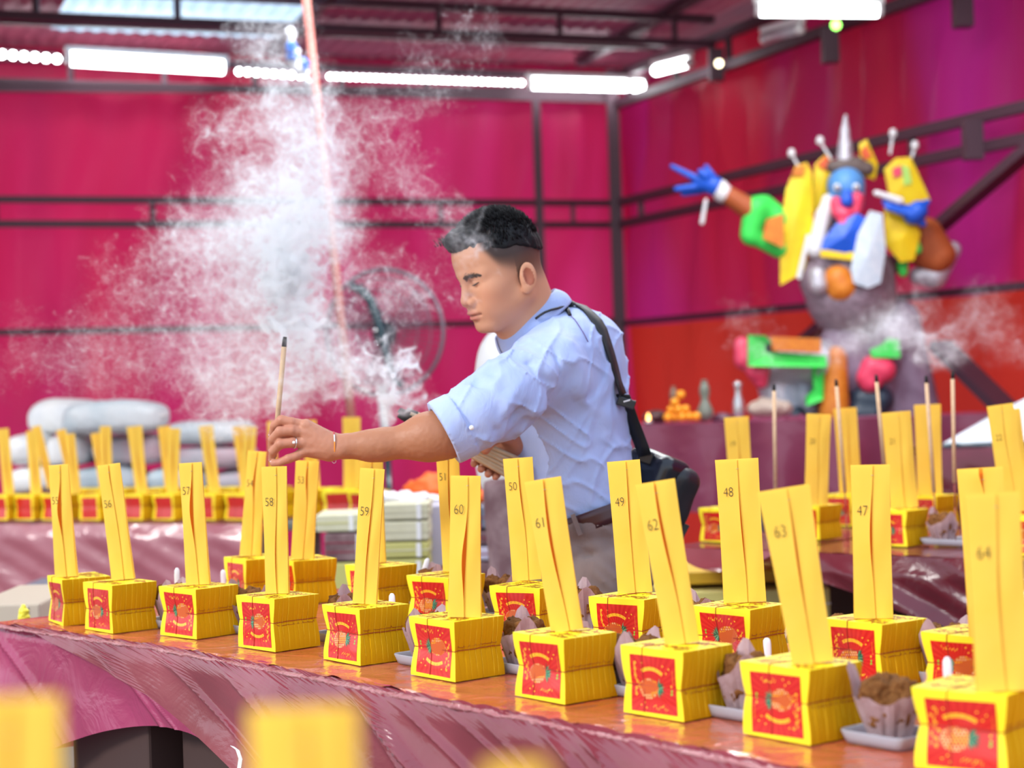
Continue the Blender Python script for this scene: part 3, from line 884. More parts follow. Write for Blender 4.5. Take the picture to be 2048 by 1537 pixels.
        for poly, ink, lay in art(random.Random(seed + 5)):
            b = len(V)
            P = [(min(.985, max(.015, u)), min(.985, max(.015, v))) for u, v in poly]
            if flip: P = [(1 - u, 1 - v) for u, v in P]
            V += [L3(u, v, lay) for u, v in P]; F.append(tuple(range(b, b + len(P)))); MI.append(ink)
        pr = mesh_from('printed_picture', V, F, inks, MI)
        labs.append((base, pr))
    # brown-red printing on the top sheets
    mb = MB(); r2 = random.Random(seed + 9)
    for cxx in (-0.030, 0.030):
        for cyy in (-0.024, 0.024):
            for k in range(30):
                a = r2.uniform(0, 6.28); x = cxx + r2.uniform(-.022, .022); y = cyy + r2.uniform(-.016, .016); L = r2.uniform(.006, .014); w = .0011
                pts = [(x + L * s * math.cos(a) + .003 * math.sin(s * 4 + k), y + L * s * math.sin(a), BH + .0004) for s in (0, .33, .66, 1)]
                for p, q in zip(pts, pts[1:]):
                    nx, ny = -(q[1] - p[1]), q[0] - p[0]; l = math.hypot(nx, ny) + 1e-9; nx *= w / l; ny *= w / l
                    mb.add([(p[0] - nx, p[1] - ny, p[2]), (q[0] - nx, q[1] - ny, q[2]), (q[0] + nx, q[1] + ny, q[2]), (p[0] + nx, p[1] + ny, p[2])], [(0, 1, 2, 3)])
    topp = mb.mesh('top_print', M_PRINT)
    return body, seams, strg, labs, topp
M_PRINT = mat('brown_red_print', (0.50, 0.13, 0.008), 0.5)
BM = [make_bundle_meshes(11 + 3 * k) for k in range(5)]

def bundle(label, F, a, var, flip, group='joss paper bundles on the front tables', z=TZ + 0.0025, full=True):
    """F = the near top corner, a = heading of the side face"""
    e1 = Vector((-math.sin(a), math.cos(a), 0)); e2 = Vector((math.cos(a), math.sin(a), 0))
    c = Vector((F[0], F[1], 0)) + e1 * BW / 2 + e2 * BD / 2
    t = thing('joss_paper_bundle', label, 'paper bundle', (c.x, c.y, z), a - math.pi / 2, group)
    body, seams, strg, labs, topp = BM[var % 5]
    link('paper_wads', body, t)
    lb = link('printed_label', labs[1 if flip else 0][0], t)
    link('string', strg, t)
    if full:
        link('wad_cover_edges', seams, t)
        link('printed_picture', labs[1 if flip else 0][1], lb); link('top_print', topp, t)
    return t

ZB = TZ + BH
FR = {55: ((125.3, 1163), .50, 0, False), 56: ((222.9, 1174.8), .70, 1, False), 57: ((392, 1182.6), .80, 2, True), 58: ((547.8, 1202.4), .737, 3, True),
      59: ((719.5, 1223.2), .653, 4, False), 60: ((909.1, 1248.2), .688, 2, True), 61: ((1128.5, 1283), .656, 0, False), 62: ((1364.5, 1309.8), .7035, 1, False),
      63: ((1617.6, 1346), .665, 3, True), 64: ((2014, 1397), .85, 4, False),
      54: ((491, 1123.7), .56, 1, False), 53: ((588, 1126), .47, 2, False), 52: ((757, 1139), .70, 3, False), 51: ((897, 1160), .793, 4, False),
      50: ((1080, 1181), .865, 0, False), 49: ((1287.2, 1204.4), .83, 1, False), 48: ((1500.5, 1224.5), .777, 2, True), 47: ((1762.9, 1254.4), .62, 3, False), 46: ((1985, 1282), .70, 4, True)}
_ones = 'zero one two three four five six seven eight nine'.split()
def words(n): return {4: 'forty', 5: 'fifty', 6: 'sixty', 1: 'nineteen', 2: 'twenty'}[n // 10] + ('-' + _ones[n % 10] if n % 10 else '')
for num, (px, a, var, flip) in FR.items():
    p = onz(px[0], px[1], ZB)
    row = 'front row' if num >= 55 else 'second row'
    bundle('yellow joss paper bundle with a red pineapple label, under the sleeve numbered %s, %s' % (words(num), row) if num != 46 else
           'yellow joss paper bundle at the right end of the second row', p, a, var, flip)

# ------------------------------------------------------------------ numbered paper sleeves
M_PAPER = mat('yellow_sleeve_paper', (0.95, 0.60, 0.06), 0.65, spec=0.3, noise=(14, (0.96, 0.65, 0.09), 0.3), bump=(40, 0.2, 0.002), translucent=0.18)
M_INGLOW = mat('sleeve_inside_painted_glow', (0.97, 0.30, 0.01), 0.6, translucent=0.2)  # orange stands in for light bouncing inside the yellow paper
M_INK = mat('black_ink', (0.015, 0.015, 0.012), 0.6)
_txt = {}
def text_mesh(s, size, sx=0.74):
    if s in _txt: return _txt[s]
    cu = bpy.data.curves.new('number', 'FONT'); cu.body = s; cu.size = size; cu.align_x = 'CENTER'; cu.align_y = 'CENTER'; cu.resolution_u = 4; cu.offset = -size * 0.019
    ob = bpy.data.objects.new('tmp', cu); COL.objects.link(ob)
    bpy.context.view_layer.update()
    me = bpy.data.meshes.new_from_object(ob.evaluated_get(bpy.context.evaluated_depsgraph_get()))
    COL.objects.unlink(ob); bpy.data.objects.remove(ob)
    for v in me.vertices: v.co = (v.co.x * sx, 0, v.co.y)
    me.materials.clear(); me.materials.append(M_INK); _txt[s] = me
    return me

def sleeve(num, TL, TR_, BL, BR, base, label, group, zb=ZB + 0.0035, Y=None, gap=(0.5, 0.3, 0.004), yaw=0.0, seam=0.03, numz=0.72, inkf=1.0, flare=0.0):
    """corner columns in the photo give the real width and lean at the sleeve's own distance"""
    B = Vector(base) if base is not None else None
    bx = (BL[0] + BR[0]) / 2; by = (BL[1] + BR[1]) / 2
    if B is None: B = onz(bx, by, zb - 0.0035) if Y is None else at(bx, by, Y)
    Yd = B.y
    T = at((TL[0] + TR_[0]) / 2, (TL[1] + TR_[1]) / 2, Yd)
    h = (T - Vector((B.x, B.y, zb))).length
    wt = abs(TR_[0] - TL[0]) / FPX * Yd / math.cos(yaw); wb = abs(BR[0] - BL[0]) / FPX * Yd / math.cos(yaw)
    lean = math.atan2(T.x - B.x, T.z - zb)
    t = thing('paper_sleeve', label, 'paper sleeve', (B.x, B.y, zb), 0, group)
    t.rotation_euler = (0, lean, yaw)
    rng = random.Random(int(TL[0] * 7 + 3))
    gc, gs, gw = gap
    NZ = 26
    def W(s): return (wb + (wt - wb) * s) / 2 * (1 - 0.03 * math.sin(math.pi * s))
    def D(s): return 0.010 * (1 - s) ** 0.8 + 0.0022
    def sx(s): return seam * wt + 0.0022 * math.sin(s * 4 + rng_s)
    rng_s = rng.uniform(0, 6)
    def G(s): return 0.0006 + gw * math.exp(-((s - gc) / gs) ** 2)
    def flap(sgn, over):
        mb = MB()
        def f(a, b):
            s = b; x0 = sgn * W(s); x1 = sx(s) + (-G(s) if sgn < 0 else G(s) * 0.15) + (0.0012 if sgn < 0 else -0.0004)
            x = x0 + (x1 - x0) * a
            lift = over * 1.8 + (G(s) * 0.9 + 0.0006) * a ** 2 * (1 if sgn < 0 else 0.15)
            return (x, -D(s) / 2 - 0.0012 * math.sin(math.pi * a) - lift + 0.0006 * math.sin(9 * s + a * 4 + rng_s), s * h)
        mb.grid(f, 9, NZ); return mb
    o = flap(-1, 0.0009).build('left_flap', M_PAPER, t)
    o2 = flap(1, 0.0002).build('right_flap', M_PAPER, t)
    mb = MB()                                              # back panel wrapped round both edges
    def f(a, b):
        s = b; w = W(s); d = D(s)
        if a < 0.12: return (-w, -d / 2 + d * (a / 0.12), s * h)
        if a > 0.88: return (w, d / 2 - d * ((a - 0.88) / 0.12), s * h)
        return (-w + 2 * w * (a - 0.12) / 0.76, d / 2 + 0.001 * math.sin(math.pi * (a - .12) / .76), s * h)
    mb.grid(f, 26, NZ)
    bo = mb.build('back_panel', [M_PAPER], t)
    mb = MB(); mb.grid(lambda a, b: ((-0.92 + 1.84 * a) * W(b), D(b) / 2 - 0.0012, b * h * 0.995), 5, NZ); mb.build('glow_lining', M_INGLOW, t)
    mb = MB(); mb.tube([(sx(0.93) - .002, -D(.93) / 2 - .0035, .93 * h), (sx(.93) + .002, -D(.93) / 2 - .0035, .932 * h)], 0.0003, 4); mb.build('staple', M_LEG, t)
    if num:
        me = text_mesh(str(num), 0.0235 if inkf == 1 else 0.0235)
        s = numz; nx = (-W(s) + sx(s)) / 2 + 0.0003
        n = link('number', me, o, (nx, -D(s) / 2 - 0.0045 - G(s) * 0.32, s * h))
        n.rotation_euler = (0, 0.0, -math.atan2(G(s) * 0.9, W(s)))
    return t

SL = {55: ((97, 930), (137, 930), (112, 1157), (156, 1157), (0.60, 0.17, 0.0065), 0.68),
      56: ((194, 929), (240, 929), (225, 1163), (270, 1163), (0.9, 0.1, 0.001), 0.66),
      57: ((358, 926), (404, 926), (374, 1173), (421, 1173), (0.62, 0.20, 0.0055), 0.77),
      58: ((523, 933), (574, 934), (533, 1189), (579, 1193), (0.3, 0.3, 0.0014), 0.72),
      59: ((721, 936), (770, 939), (706.6, 1209), (754, 1214), (0.5, 0.35, 0.0018), 0.68),
      60: ((902, 950), (961.7, 954), (896.6, 1234), (962.8, 1243), (0.42, 0.22, 0.0060), 0.76),
      61: ((1048, 959), (1122, 959), (1103, 1265), (1166.6, 1267), (0.62, 0.35, 0.0040), 0.72),
      62: ((1270, 963), (1349.7, 965), (1331, 1290), (1398.5, 1294), (0.70, 0.35, 0.0040), 0.74),
      63: ((1515, 976), (1619, 978), (1585.5, 1330), (1667, 1333), (0.6, 0.3, 0.0030), 0.76),
      64: ((1929.6, 986), (2036.8, 988), (1954, 1384), (2061, 1390), (0.5, 0.3, 0.0016), 0.70),
      54: ((497, 903), (533.7, 903), (480, 1115), (522, 1115), (0.72, 0.16, 0.0030), 0.69),
      53: ((592, 922), (639, 922), (583, 1120), (628, 1123), (0.80, 0.16, 0.0030), 0.80),
      52: ((720, 921), (766, 921), (728, 1128), (772, 1129), (0.8, 0.3, 0.001), 0.70),
      51: ((872, 903), (917, 905), (887, 1144), (932, 1147), (0.55, 0.3, 0.0025), 0.79),
      50: ((1006, 917), (1065, 916), (1025.7, 1162), (1083.5, 1166), (0.70, 0.25, 0.0022), 0.77),
      49: ((1214, 922), (1279.4, 922), (1236.5, 1187), (1305, 1192), (0.65, 0.3, 0.0018), 0.69),
      48: ((1430.4, 920), (1516, 917), (1448, 1207), (1532, 1210), (0.5, 0.3, 0.0026), 0.77),
      47: ((1701.7, 928), (1778.5, 932), (1709, 1238), (1785, 1244), (0.55, 0.25, 0.0040), 0.70),
      46: ((1914.8, 938), (2004, 935), (1940, 1274), (2025, 1278), (0.98, 0.08, 0.0070), 0.70)}
for num, (a, b, c, d, g, nz) in SL.items():
    row = 'front row' if num >= 55 else 'second row'
    lab = 'upright folded yellow paper sleeve numbered %s on the %s of bundles' % (words(num), row)
    if num == 52: lab = 'yellow paper sleeve mostly hidden behind sleeve fifty-nine'
    if num == 46: lab = 'yellow paper sleeve with a torn open top, second row'
    sleeve(num if num not in (46,) else None, a, b, c, d, None, lab, 'numbered paper sleeves on the front tables', gap=g, numz=nz, yaw=-0.12)
# ================================================================== the man
def gnoise(P, s=1.0, seed=0):
    """smooth lattice noise, about -1..1"""
    Q = P * s + seed * 17.31
    I = np.floor(Q).astype(np.int64); Fr = Q - I; U = Fr * Fr * (3 - 2 * Fr)
    def h(i, j, k):
        n = (i * 374761393 + j * 668265263 + k * 2147483647 + seed * 1013904223) & 0xffffffff
        n = ((n ^ (n >> 13)) * 1274126177) & 0xffffffff
        return ((n ^ (n >> 16)) & 0xffff) / 32767.5 - 1
    r = 0
    for a in (0, 1):
        for b in (0, 1):
            for c in (0, 1):
                w = (U[:, 0] if a else 1 - U[:, 0]) * (U[:, 1] if b else 1 - U[:, 1]) * (U[:, 2] if c else 1 - U[:, 2])
                r = r + w * h(I[:, 0] + a, I[:, 1] + b, I[:, 2] + c)
    return r
def A3(px, py, Y): return np.array(at(px, py, Y))
def segdist(P, a, b):
    ab = b - a; t = np.clip(((P - a) @ ab) / (ab @ ab), 0, 1)
    return np.linalg.norm(P - a - t[:, None] * ab, axis=1)

def set_cols(me, cols):
    ca = me.color_attributes.new('tint', 'FLOAT_COLOR', 'POINT')
    c4 = np.ones((len(cols), 4), dtype=np.float32); c4[:, :3] = cols
    ca.data.foreach_set('color', c4.ravel())
def skin_mat(name='skin'):
    m = bpy.data.materials.new(name); m.use_nodes = True
    nt = m.node_tree; N, L = nt.nodes, nt.links; b = N['Principled BSDF']
    a = N.new('ShaderNodeAttribute'); a.attribute_name = 'tint'
    L.new(a.outputs['Color'], b.inputs['Base Color'])
    b.inputs['Roughness'].default_value = 0.5; b.inputs['Subsurface Weight'].default_value = 0.12
    b.inputs['Subsurface Radius'].default_value = (0.010, 0.004, 0.002); b.inputs['Subsurface Scale'].default_value = 1.0
    _inp(b, 'Specular IOR Level', 0.35)
    tc = N.new('ShaderNodeTexCoord'); n = N.new('ShaderNodeTexNoise'); n.inputs['Scale'].default_value = 260; n.inputs['Detail'].default_value = 3
    L.new(tc.outputs['Object'], n.inputs['Vector'])
    u = N.new('ShaderNodeBump'); u.inputs['Strength'].default_value = 0.12; u.inputs['Distance'].default_value = 0.002
    L.new(n.outputs[0], u.inputs['Height']); L.new(u.outputs[0], b.inputs['Normal'])
    return m
M_SKIN = skin_mat()
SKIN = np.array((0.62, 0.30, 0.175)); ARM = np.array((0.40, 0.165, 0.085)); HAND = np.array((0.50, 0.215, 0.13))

# ---------------- head, in its own frame: f forward, l to his left, u up; eye line at u = 0
th = math.radians(27); ti = math.radians(17); ro = math.radians(4)
hf = np.array((-math.cos(th) * math.cos(ti), -math.sin(th) * math.cos(ti), -math.sin(ti)))
hl = np.array((math.sin(th), -math.cos(th), 0.0))
hu = np.cross(hf, hl); hu /= np.linalg.norm(hu)
if hu[2] < 0: hu = -hu
HR = np.stack((hf, hl, hu), 1)
HC = A3(998, 542, 3.86)
HS = 0.97
def head_sdf(P):
    x, y, z = P[:, 0], P[:, 1], P[:, 2]
    Q = np.stack((x, np.abs(y), z), 1)                      # symmetric half
    d = s_ell(P, (-0.008, 0, 0.030), (0.096, 0.077, 0.089))
    d = smin(d, s_ell(P, (0.037, 0, 0.045), (0.052, 0.060, 0.058)), 0.03)
    d = smin(d, s_ell(P, (0.026, 0, -0.030), (0.058, 0.064, 0.070)), 0.03)
    d = smin(d, s_cap(Q, (-0.015, 0.052, -0.062), (0.060, 0.018, -0.102), 0.019, 0.019), 0.030)
    d = smin(d, s_ell(P, (0.035, 0, -0.078), (0.048, 0.047, 0.036)), 0.025)
    d = smin(d, s_ell(Q, (0.050, 0.043, -0.030), (0.026, 0.020, 0.022)), 0.022)
    d = smin(d, s_ell(Q, (0.045, 0.038, -0.060), (0.034, 0.020, 0.030)), 0.02)
    d = smin(d, s_cap(Q, (0.083, 0.004, 0.012), (0.061, 0.046, 0.010), 0.0105, 0.0095), 0.016)
    # sockets
    d = smax(d, -s_ell(Q, (0.098, 0.031, -0.006), (0.022, 0.020, 0.0105)), 0.012)
    # lids over the eyeball
    d = smin(d, s_ell(Q, (0.068, 0.031, -0.005), (0.0145, 0.0165, 0.0125)), 0.004)
    # nose
    d = smin(d, s_cap(P, (0.084, 0, 0.004), (0.0965, 0, -0.034), 0.0080, 0.0105), 0.010)
    d = smin(d, s_ell(P, (0.0970, 0, -0.040), (0.0125, 0.0130, 0.0105)), 0.006)
    d = smin(d, s_ell(Q, (0.090, 0.0150, -0.045), (0.0125, 0.0080, 0.0088)), 0.005)
    d = smax(d, -s_ell(Q, (0.094, 0.0075, -0.0535), (0.006, 0.004, 0.004)), 0.003)
    # muzzle, lips
    d = smin(d, s_ell(P, (0.072, 0, -0.068), (0.022, 0.030, 0.022)), 0.015)
    d = smin(d, s_ell(P, (0.0915, 0, -0.0675), (0.0085, 0.021, 0.0060)), 0.004)
    d = smin(d, s_ell(P, (0.0885, 0, -0.0800), (0.0095, 0.018, 0.0070)), 0.004)
    d = smax(d, -s_ell(P, (0.102, 0, -0.0735), (0.012, 0.026, 0.0016)), 0.003)
    d = smax(d, -s_ell(Q, (0.088, 0.025, -0.0740), (0.006, 0.005, 0.003)), 0.004)
    d = smax(d, -s_ell(P, (0.098, 0, -0.0900), (0.010, 0.020, 0.0045)), 0.006)
    d = smin(d, s_ell(P, (0.073, 0, -0.1030), (0.018, 0.021, 0.0150)), 0.012)
    # ears
    er = math.radians(12); E = np.array(((math.cos(er), 0, -math.sin(er)), (0, 1, 0), (math.sin(er), 0, math.cos(er))))
    ec = np.array((-0.022, 0.0780, -0.026)); q = (Q - ec) @ E
    q2 = q.copy(); q2[:, 1] -= 0.35 * (-q[:, 0] + 0.012) * 0.8          # flares backwards
    ear = s_ell(q2, (0, 0, 0), (0.0180, 0.0075, 0.0320))
    ear = smin(ear, s_ell(q2, (0.006, -0.001, -0.026), (0.009, 0.006, 0.011)), 0.006)
    ear = smax(ear, -s_ell(q2, (0.0035, 0.010, 0.004), (0.0120, 0.0085, 0.0225)), 0.003)
    ear = smin(ear, s_cap(q2, (0.010, 0.002, -0.010), (0.013, 0.001, 0.004), 0.004), 0.003)
    ear = smin(ear, s_cap(q2, (-0.004, 0.0015, 0.016), (-0.006, 0.0015, -0.012), 0.0028), 0.003)
    d = smin(d, ear, 0.004)
    return d
NB1 = A3(1088, 665, 3.93)                              # base of the neck
def neck_sdf(P):
    a = HC + HR @ np.array((-0.040, 0, -0.045)); b = NB1 + np.array((0.0, 0, -0.05))
    d = s_cap(P, a, b, 0.056, 0.062)
    a2 = HC + HR @ np.array((0.012, 0, -0.075)); d = smin(d, s_cap(P, a2, NB1 + np.array((-0.030, 0, -0.06)), 0.038, 0.043), 0.04)
    return d
def skin_head(P):
    L = ((P - HC) @ HR) / HS
    d = head_sdf(L) * HS
    d = smin(d, neck_sdf(P), 0.022)
    d = smin(d, s_ell(P, NB1 + np.array((0.03, 0, -0.10)), (0.085, 0.15, 0.07)), 0.03)
    return d
Vh, Fh = sdf_mesh('head', skin_head, HC + np.array((-0.17, -0.18, -0.27)), HC + np.array((0.24, 0.20, 0.16)), 0.0019, None)
Lh = ((Vh - HC) @ HR) / HS
col = np.tile(SKIN, (len(Vh), 1))
def blend(mask, c):
    global col
    m = np.clip(mask, 0, 1)[:, None]; col = col * (1 - m) + np.array(c) * m
def g3(c, r): return np.exp(-(((Lh * np.array((1, 1, 1)) - np.array(c)) / np.array(r)) ** 2).sum(1))
Ls = Lh.copy(); Ls[:, 1] = np.abs(Ls[:, 1])
def g3s(c, r): return np.exp(-(((Ls - np.array(c)) / np.array(r)) ** 2).sum(1))
blend(0.45 * g3s((0.06, 0.05, -0.045), (0.03, 0.03, 0.03)), (0.58, 0.22, 0.12))
blend(0.5 * g3((0.108, 0, -0.045), (0.012, 0.02, 0.014)), (0.58, 0.20, 0.11))
blend(0.85 * np.exp(-((Lh[:, 2] + 0.0675) / 0.0048) ** 2 - (Lh[:, 1] / 0.021) ** 4) * (Lh[:, 0] > 0.078), (0.50, 0.16, 0.12))
blend(0.9 * np.exp(-((Lh[:, 2] + 0.0795) / 0.0060) ** 2 - (Lh[:, 1] / 0.019) ** 4) * (Lh[:, 0] > 0.076), (0.56, 0.18, 0.14))
blend(0.9 * np.exp(-((Lh[:, 2] + 0.0735) / 0.0012) ** 2 - (Lh[:, 1] / 0.026) ** 4) * (Lh[:, 0] > 0.076), (0.16, 0.04, 0.03))
blend(0.35 * g3s((0.01, 0.06, -0.07), (0.05, 0.03, 0.03)), (0.46, 0.19, 0.10))
blend(0.9 * (np.linalg.norm((Ls - np.array((-0.022, 0.085, -0.026))) / np.array((0.012, 0.01, 0.02)), axis=1) < 1), (0.34, 0.09, 0.05))  # ear hollow darkened by colour, painting in its shade
# close-cropped sides: real stubble colour fading into the skin
hx, hy, hz = Lh[:, 0], np.abs(Lh[:, 1]), Lh[:, 2]
line_f = 0.056 - 0.030 * np.clip((0.06 - hz) / 0.06, 0, 1)               # front limit at the temple
sid = 1 / (1 + np.exp((hx - line_f) / 0.003))
low = 1 / (1 + np.exp(-(hz + 0.040 - np.where(hx > -0.005, 0.040 + 0.5 * np.clip(hx, 0, 1), -0.012 * 0 + 0.0)) / 0.006))
fade = np.clip((hz + 0.045) / 0.085, 0, 1) ** 0.7
nr = 1.0
side_burn = np.exp(-((hx - 0.018) / 0.014) ** 2) * (hz > -0.03) * (hz < 0.05)
stub = sid * low * (0.38 + 0.66 * fade) * nr
stub = np.where((hy > 0.0772) & (hx > -0.06) & (hx < 0.02) & (hz < 0.02), stub * 0.0, stub)
blend(stub, (0.055, 0.032, 0.026))
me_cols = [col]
parts_V = [Vh]; parts_F = [Fh]

# ---------------- his left arm and hand (nearest the camera)
YA = 3.62
SHL = A3(1088, 716, 3.79); ELB = A3(930, 858, YA + .01); WRI = A3(668, 894, YA)
def fing(P, pts, rs):
    d = None
    for i in range(len(pts) - 1):
        q = s_cap(P, pts[i], pts[i + 1], rs[i], rs[i + 1]); d = q if d is None else smin(d, q, 0.0022)
    return d
FG = [  # (px, py, dY) from knuckle to tip
    ([(606, 851, -.004), (583, 845, -.012), (563, 841, -.012), (549, 852, .000), (544, 868, .010)], (.0115, .0098, .0100, .0088, .0072)),
    ([(608, 867, -.010), (584, 862, -.020), (560, 864, -.022), (545, 879, -.008), (543, 897, .006)], (.0115, .0100, .0104, .0090, .0075)),
    ([(605, 887, -.012), (584, 886, -.022), (561, 888, -.024), (546, 903, -.010), (544, 917, .004)], (.0112, .0096, .0100, .0086, .0072)),
    ([(606, 905, -.008), (592, 913, -.016), (577, 918, -.018), (561, 925, -.012), (547, 927, -.004)], (.0105, .0088, .0092, .0080, .0070))]
def arm_l(P):
    d = s_cap(P, A3(1010, 790, 3.70), ELB, 0.042, 0.042)
    d = smin(d, s_cap(P, ELB, A3(860, 872, YA), 0.043, 0.046), 0.03)
    d = smin(d, s_cap(P, A3(880, 874, YA), A3(745, 893, YA), 0.042, 0.0285), 0.03)
    d = smin(d, s_cap(P, A3(760, 890, YA), WRI, 0.0295, 0.0245), 0.02)
    d = smin(d, s_ell(P, A3(680, 903, YA - .012), (0.012, 0.012, 0.011)), 0.014)
    # back of the hand
    w = A3(655, 893, YA)
    for i, (kx, ky, r0, r1) in enumerate(((612, 852, .021, .0135), (613, 868, .022, .0140), (611, 886, .022, .0138), (612, 902, .020, .0125))):
        d = smin(d, s_cap(P, A3(657, 884 + i * 6, YA), A3(kx, ky, YA - .006 - .003 * (i in (1, 2))), r0, r1), 0.010)
    for k in range(4):                                   # knuckles and tendons
        kx, ky = ((609, 851), (610, 867), (607, 886), (608, 904))[k]
        d = smin(d, s_ell(P, A3(kx, ky, YA - .013), (0.0085, 0.0080, 0.0078)), 0.006)
        d = smin(d, s_cap(P, A3(650, 886 + k * 5, YA - .019), A3(kx + 8, ky, YA - .017), 0.0022), 0.006)
    for pts, rs in FG:
        d = smin(d, fing(P, [A3(x, y, YA + q) for x, y, q in pts], rs), 0.0035)
    # thumb on the far side, meeting the stick
    th_ = [A3(640, 872, YA + .022), A3(610, 866, YA + .040), A3(580, 868, YA + .040), A3(560, 878, YA + .030)]
    d = smin(d, fing(P, th_, (.016, .0125, .0110, .0090)), 0.008)
    d = d + 0.0004 * gnoise(P, 160, 2)
    return d
Va, Fa = sdf_mesh('arm', arm_l, WRI + np.array((-0.16, -0.07, -0.08)), A3(1060, 700, 3.8) + np.array((0.0, 0.05, 0.02)), 0.0019, None)
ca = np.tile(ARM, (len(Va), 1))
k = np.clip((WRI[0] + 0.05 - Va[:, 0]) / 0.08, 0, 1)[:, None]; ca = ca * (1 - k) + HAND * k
under = np.clip((A3(0, 905, YA)[2] - Va[:, 2]) / 0.05, 0, 1)
for pts, rs in FG:                                       # redder knuckle joints, pale nails
    for j in (1, 2, 3):
        c = A3(pts[j][0], pts[j][1], YA + pts[j][2]); m = np.exp(-(np.linalg.norm(Va - c, axis=1) / 0.011) ** 2)[:, None] * 0.45
        ca = ca * (1 - m) + np.array((0.50, 0.17, 0.10)) * m
parts_V.append(Va); parts_F.append(Fa); me_cols.append(ca)

# ---------------- his right forearm and hand, below the chest
YR = 3.88
RF = [([(985, 893, .030), (966, 908, .030), (951, 922, .016), (948, 928, .000)], (.0105, .0098, .0090, .0078)),
      ([(994, 902, .032), (978, 920, .030), (965, 934, .014), (962, 939, -.002)], (.0108, .0100, .0092, .0080)),
      ([(1003, 910, .032), (990, 930, .030), (979, 944, .014), (976, 949, -.002)], (.0105, .0097, .0090, .0078)),
      ([(1010, 918, .030), (1002, 936, .028), (994, 950, .014), (991, 955, .000)], (.0095, .0088, .0080, .0072))]
def arm_r(P):
    w = A3(1030, 888, YR + .035)
    d = s_cap(P, A3(1110, 880, YR + .10), w, 0.036, 0.026)
    for i, q in enumerate(((990, 905), (998, 911), (1006, 917), (1012, 922))):
        d = smin(d, s_cap(P, A3(1026, 882 + 5 * i, YR + .036), A3(q[0], q[1] - 12, YR + .032), .017, .0115), 0.010)
    for pts, rs in RF:
        d = smin(d, fing(P, [A3(x, y, YR + q) for x, y, q in pts], rs), 0.003)
    d = smin(d, fing(P, [A3(1022, 876, YR + .020), A3(1000, 874, YR - .004), A3(982, 884, YR - .022), A3(971, 901, YR - .024)], (.018, .0135, .0115, .0095)), 0.008)
    return d
Vr, Fr_ = sdf_mesh('hand', arm_r, A3(935, 965, YR - .05), A3(1100, 840, YR + .10), 0.0020, None)
cr = np.tile(HAND * 1.02, (len(Vr), 1))
parts_V.append(Vr); parts_F.append(Fr_); me_cols.append(cr)

MAN = thing('person', 'man in a light blue shirt reaching out with an incense stick over the bundles', 'person', (0.16, 3.98, 0))
mo = np.array(MAN.location)
off = 0; VV = []; FF = []
for v, f in zip(parts_V, parts_F): VV.append(v - mo); FF.append(f + off); off += len(v)
def np_mesh(name, V, F, mats, smooth=True):
    me = bpy.data.meshes.new(name)
    me.vertices.add(len(V)); me.vertices.foreach_set('co', np.asarray(V, dtype=np.float32).ravel())
    me.loops.add(len(F) * 4); me.loops.foreach_set('vertex_index', np.asarray(F, dtype=np.int32).ravel())
    me.polygons.add(len(F)); me.polygons.foreach_set('loop_start', np.arange(0, len(F) * 4, 4, dtype=np.int32))
    try: me.polygons.foreach_set('loop_total', np.full(len(F), 4, dtype=np.int32))
    except Exception: pass
    me.polygons.foreach_set('use_smooth', np.full(len(F), smooth))
    for m in mats: me.materials.append(m)
    me.update(calc_edges=True); me.validate()
    return me
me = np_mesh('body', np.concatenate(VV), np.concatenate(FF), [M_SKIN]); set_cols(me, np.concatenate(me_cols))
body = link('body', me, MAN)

# ---------------- hair
M_HAIR = mat('black_hair', (0.006, 0.006, 0.007), 0.55, spec=0.22, bump=(420, 0.4, 0.003))
def hair_sdf(P):
    L = ((P - HC) @ HR) / HS
    x, y, z = L[:, 0], np.abs(L[:, 1]), L[:, 2]
    d = s_ell(L, (-0.010, 0, 0.036), (0.1030, 0.0805, 0.0965))
    d = smin(d, s_ell(L, (0.058, 0, 0.090), (0.046, 0.050, 0.027)), 0.02)
    n = gnoise(L * np.array((1, 1, 0.35)), 130, 5) * 0.0022 + gnoise(L, 60, 6) * 0.0015
    d = d + n
    # hairline: the long top only, bare forehead
    top = 0.030 - 0.45 * (x + 0.02) * (x < -0.02) * 0 + 0.0
    cut = 0.046 + 0.22 * np.clip(x, 0, 1) - 0.030 * np.clip((-x - 0.02) / 0.07, 0, 1) + 0.0015 * gnoise(L, 90, 8)
    cut = np.where(x > 0.055, 0.066 + 0.002 * gnoise(L, 120, 9), cut)
    d = smax(d, (cut - z) * 0.8, 0.006)
    return d * HS
Vq, Fq = sdf_mesh('hair', hair_sdf, HC + np.array((-0.16, -0.15, -0.06)), HC + np.array((0.16, 0.15, 0.20)), 0.0020, None)
hair = link('hair', np_mesh('hair', Vq - mo, Fq, [M_HAIR]), MAN)
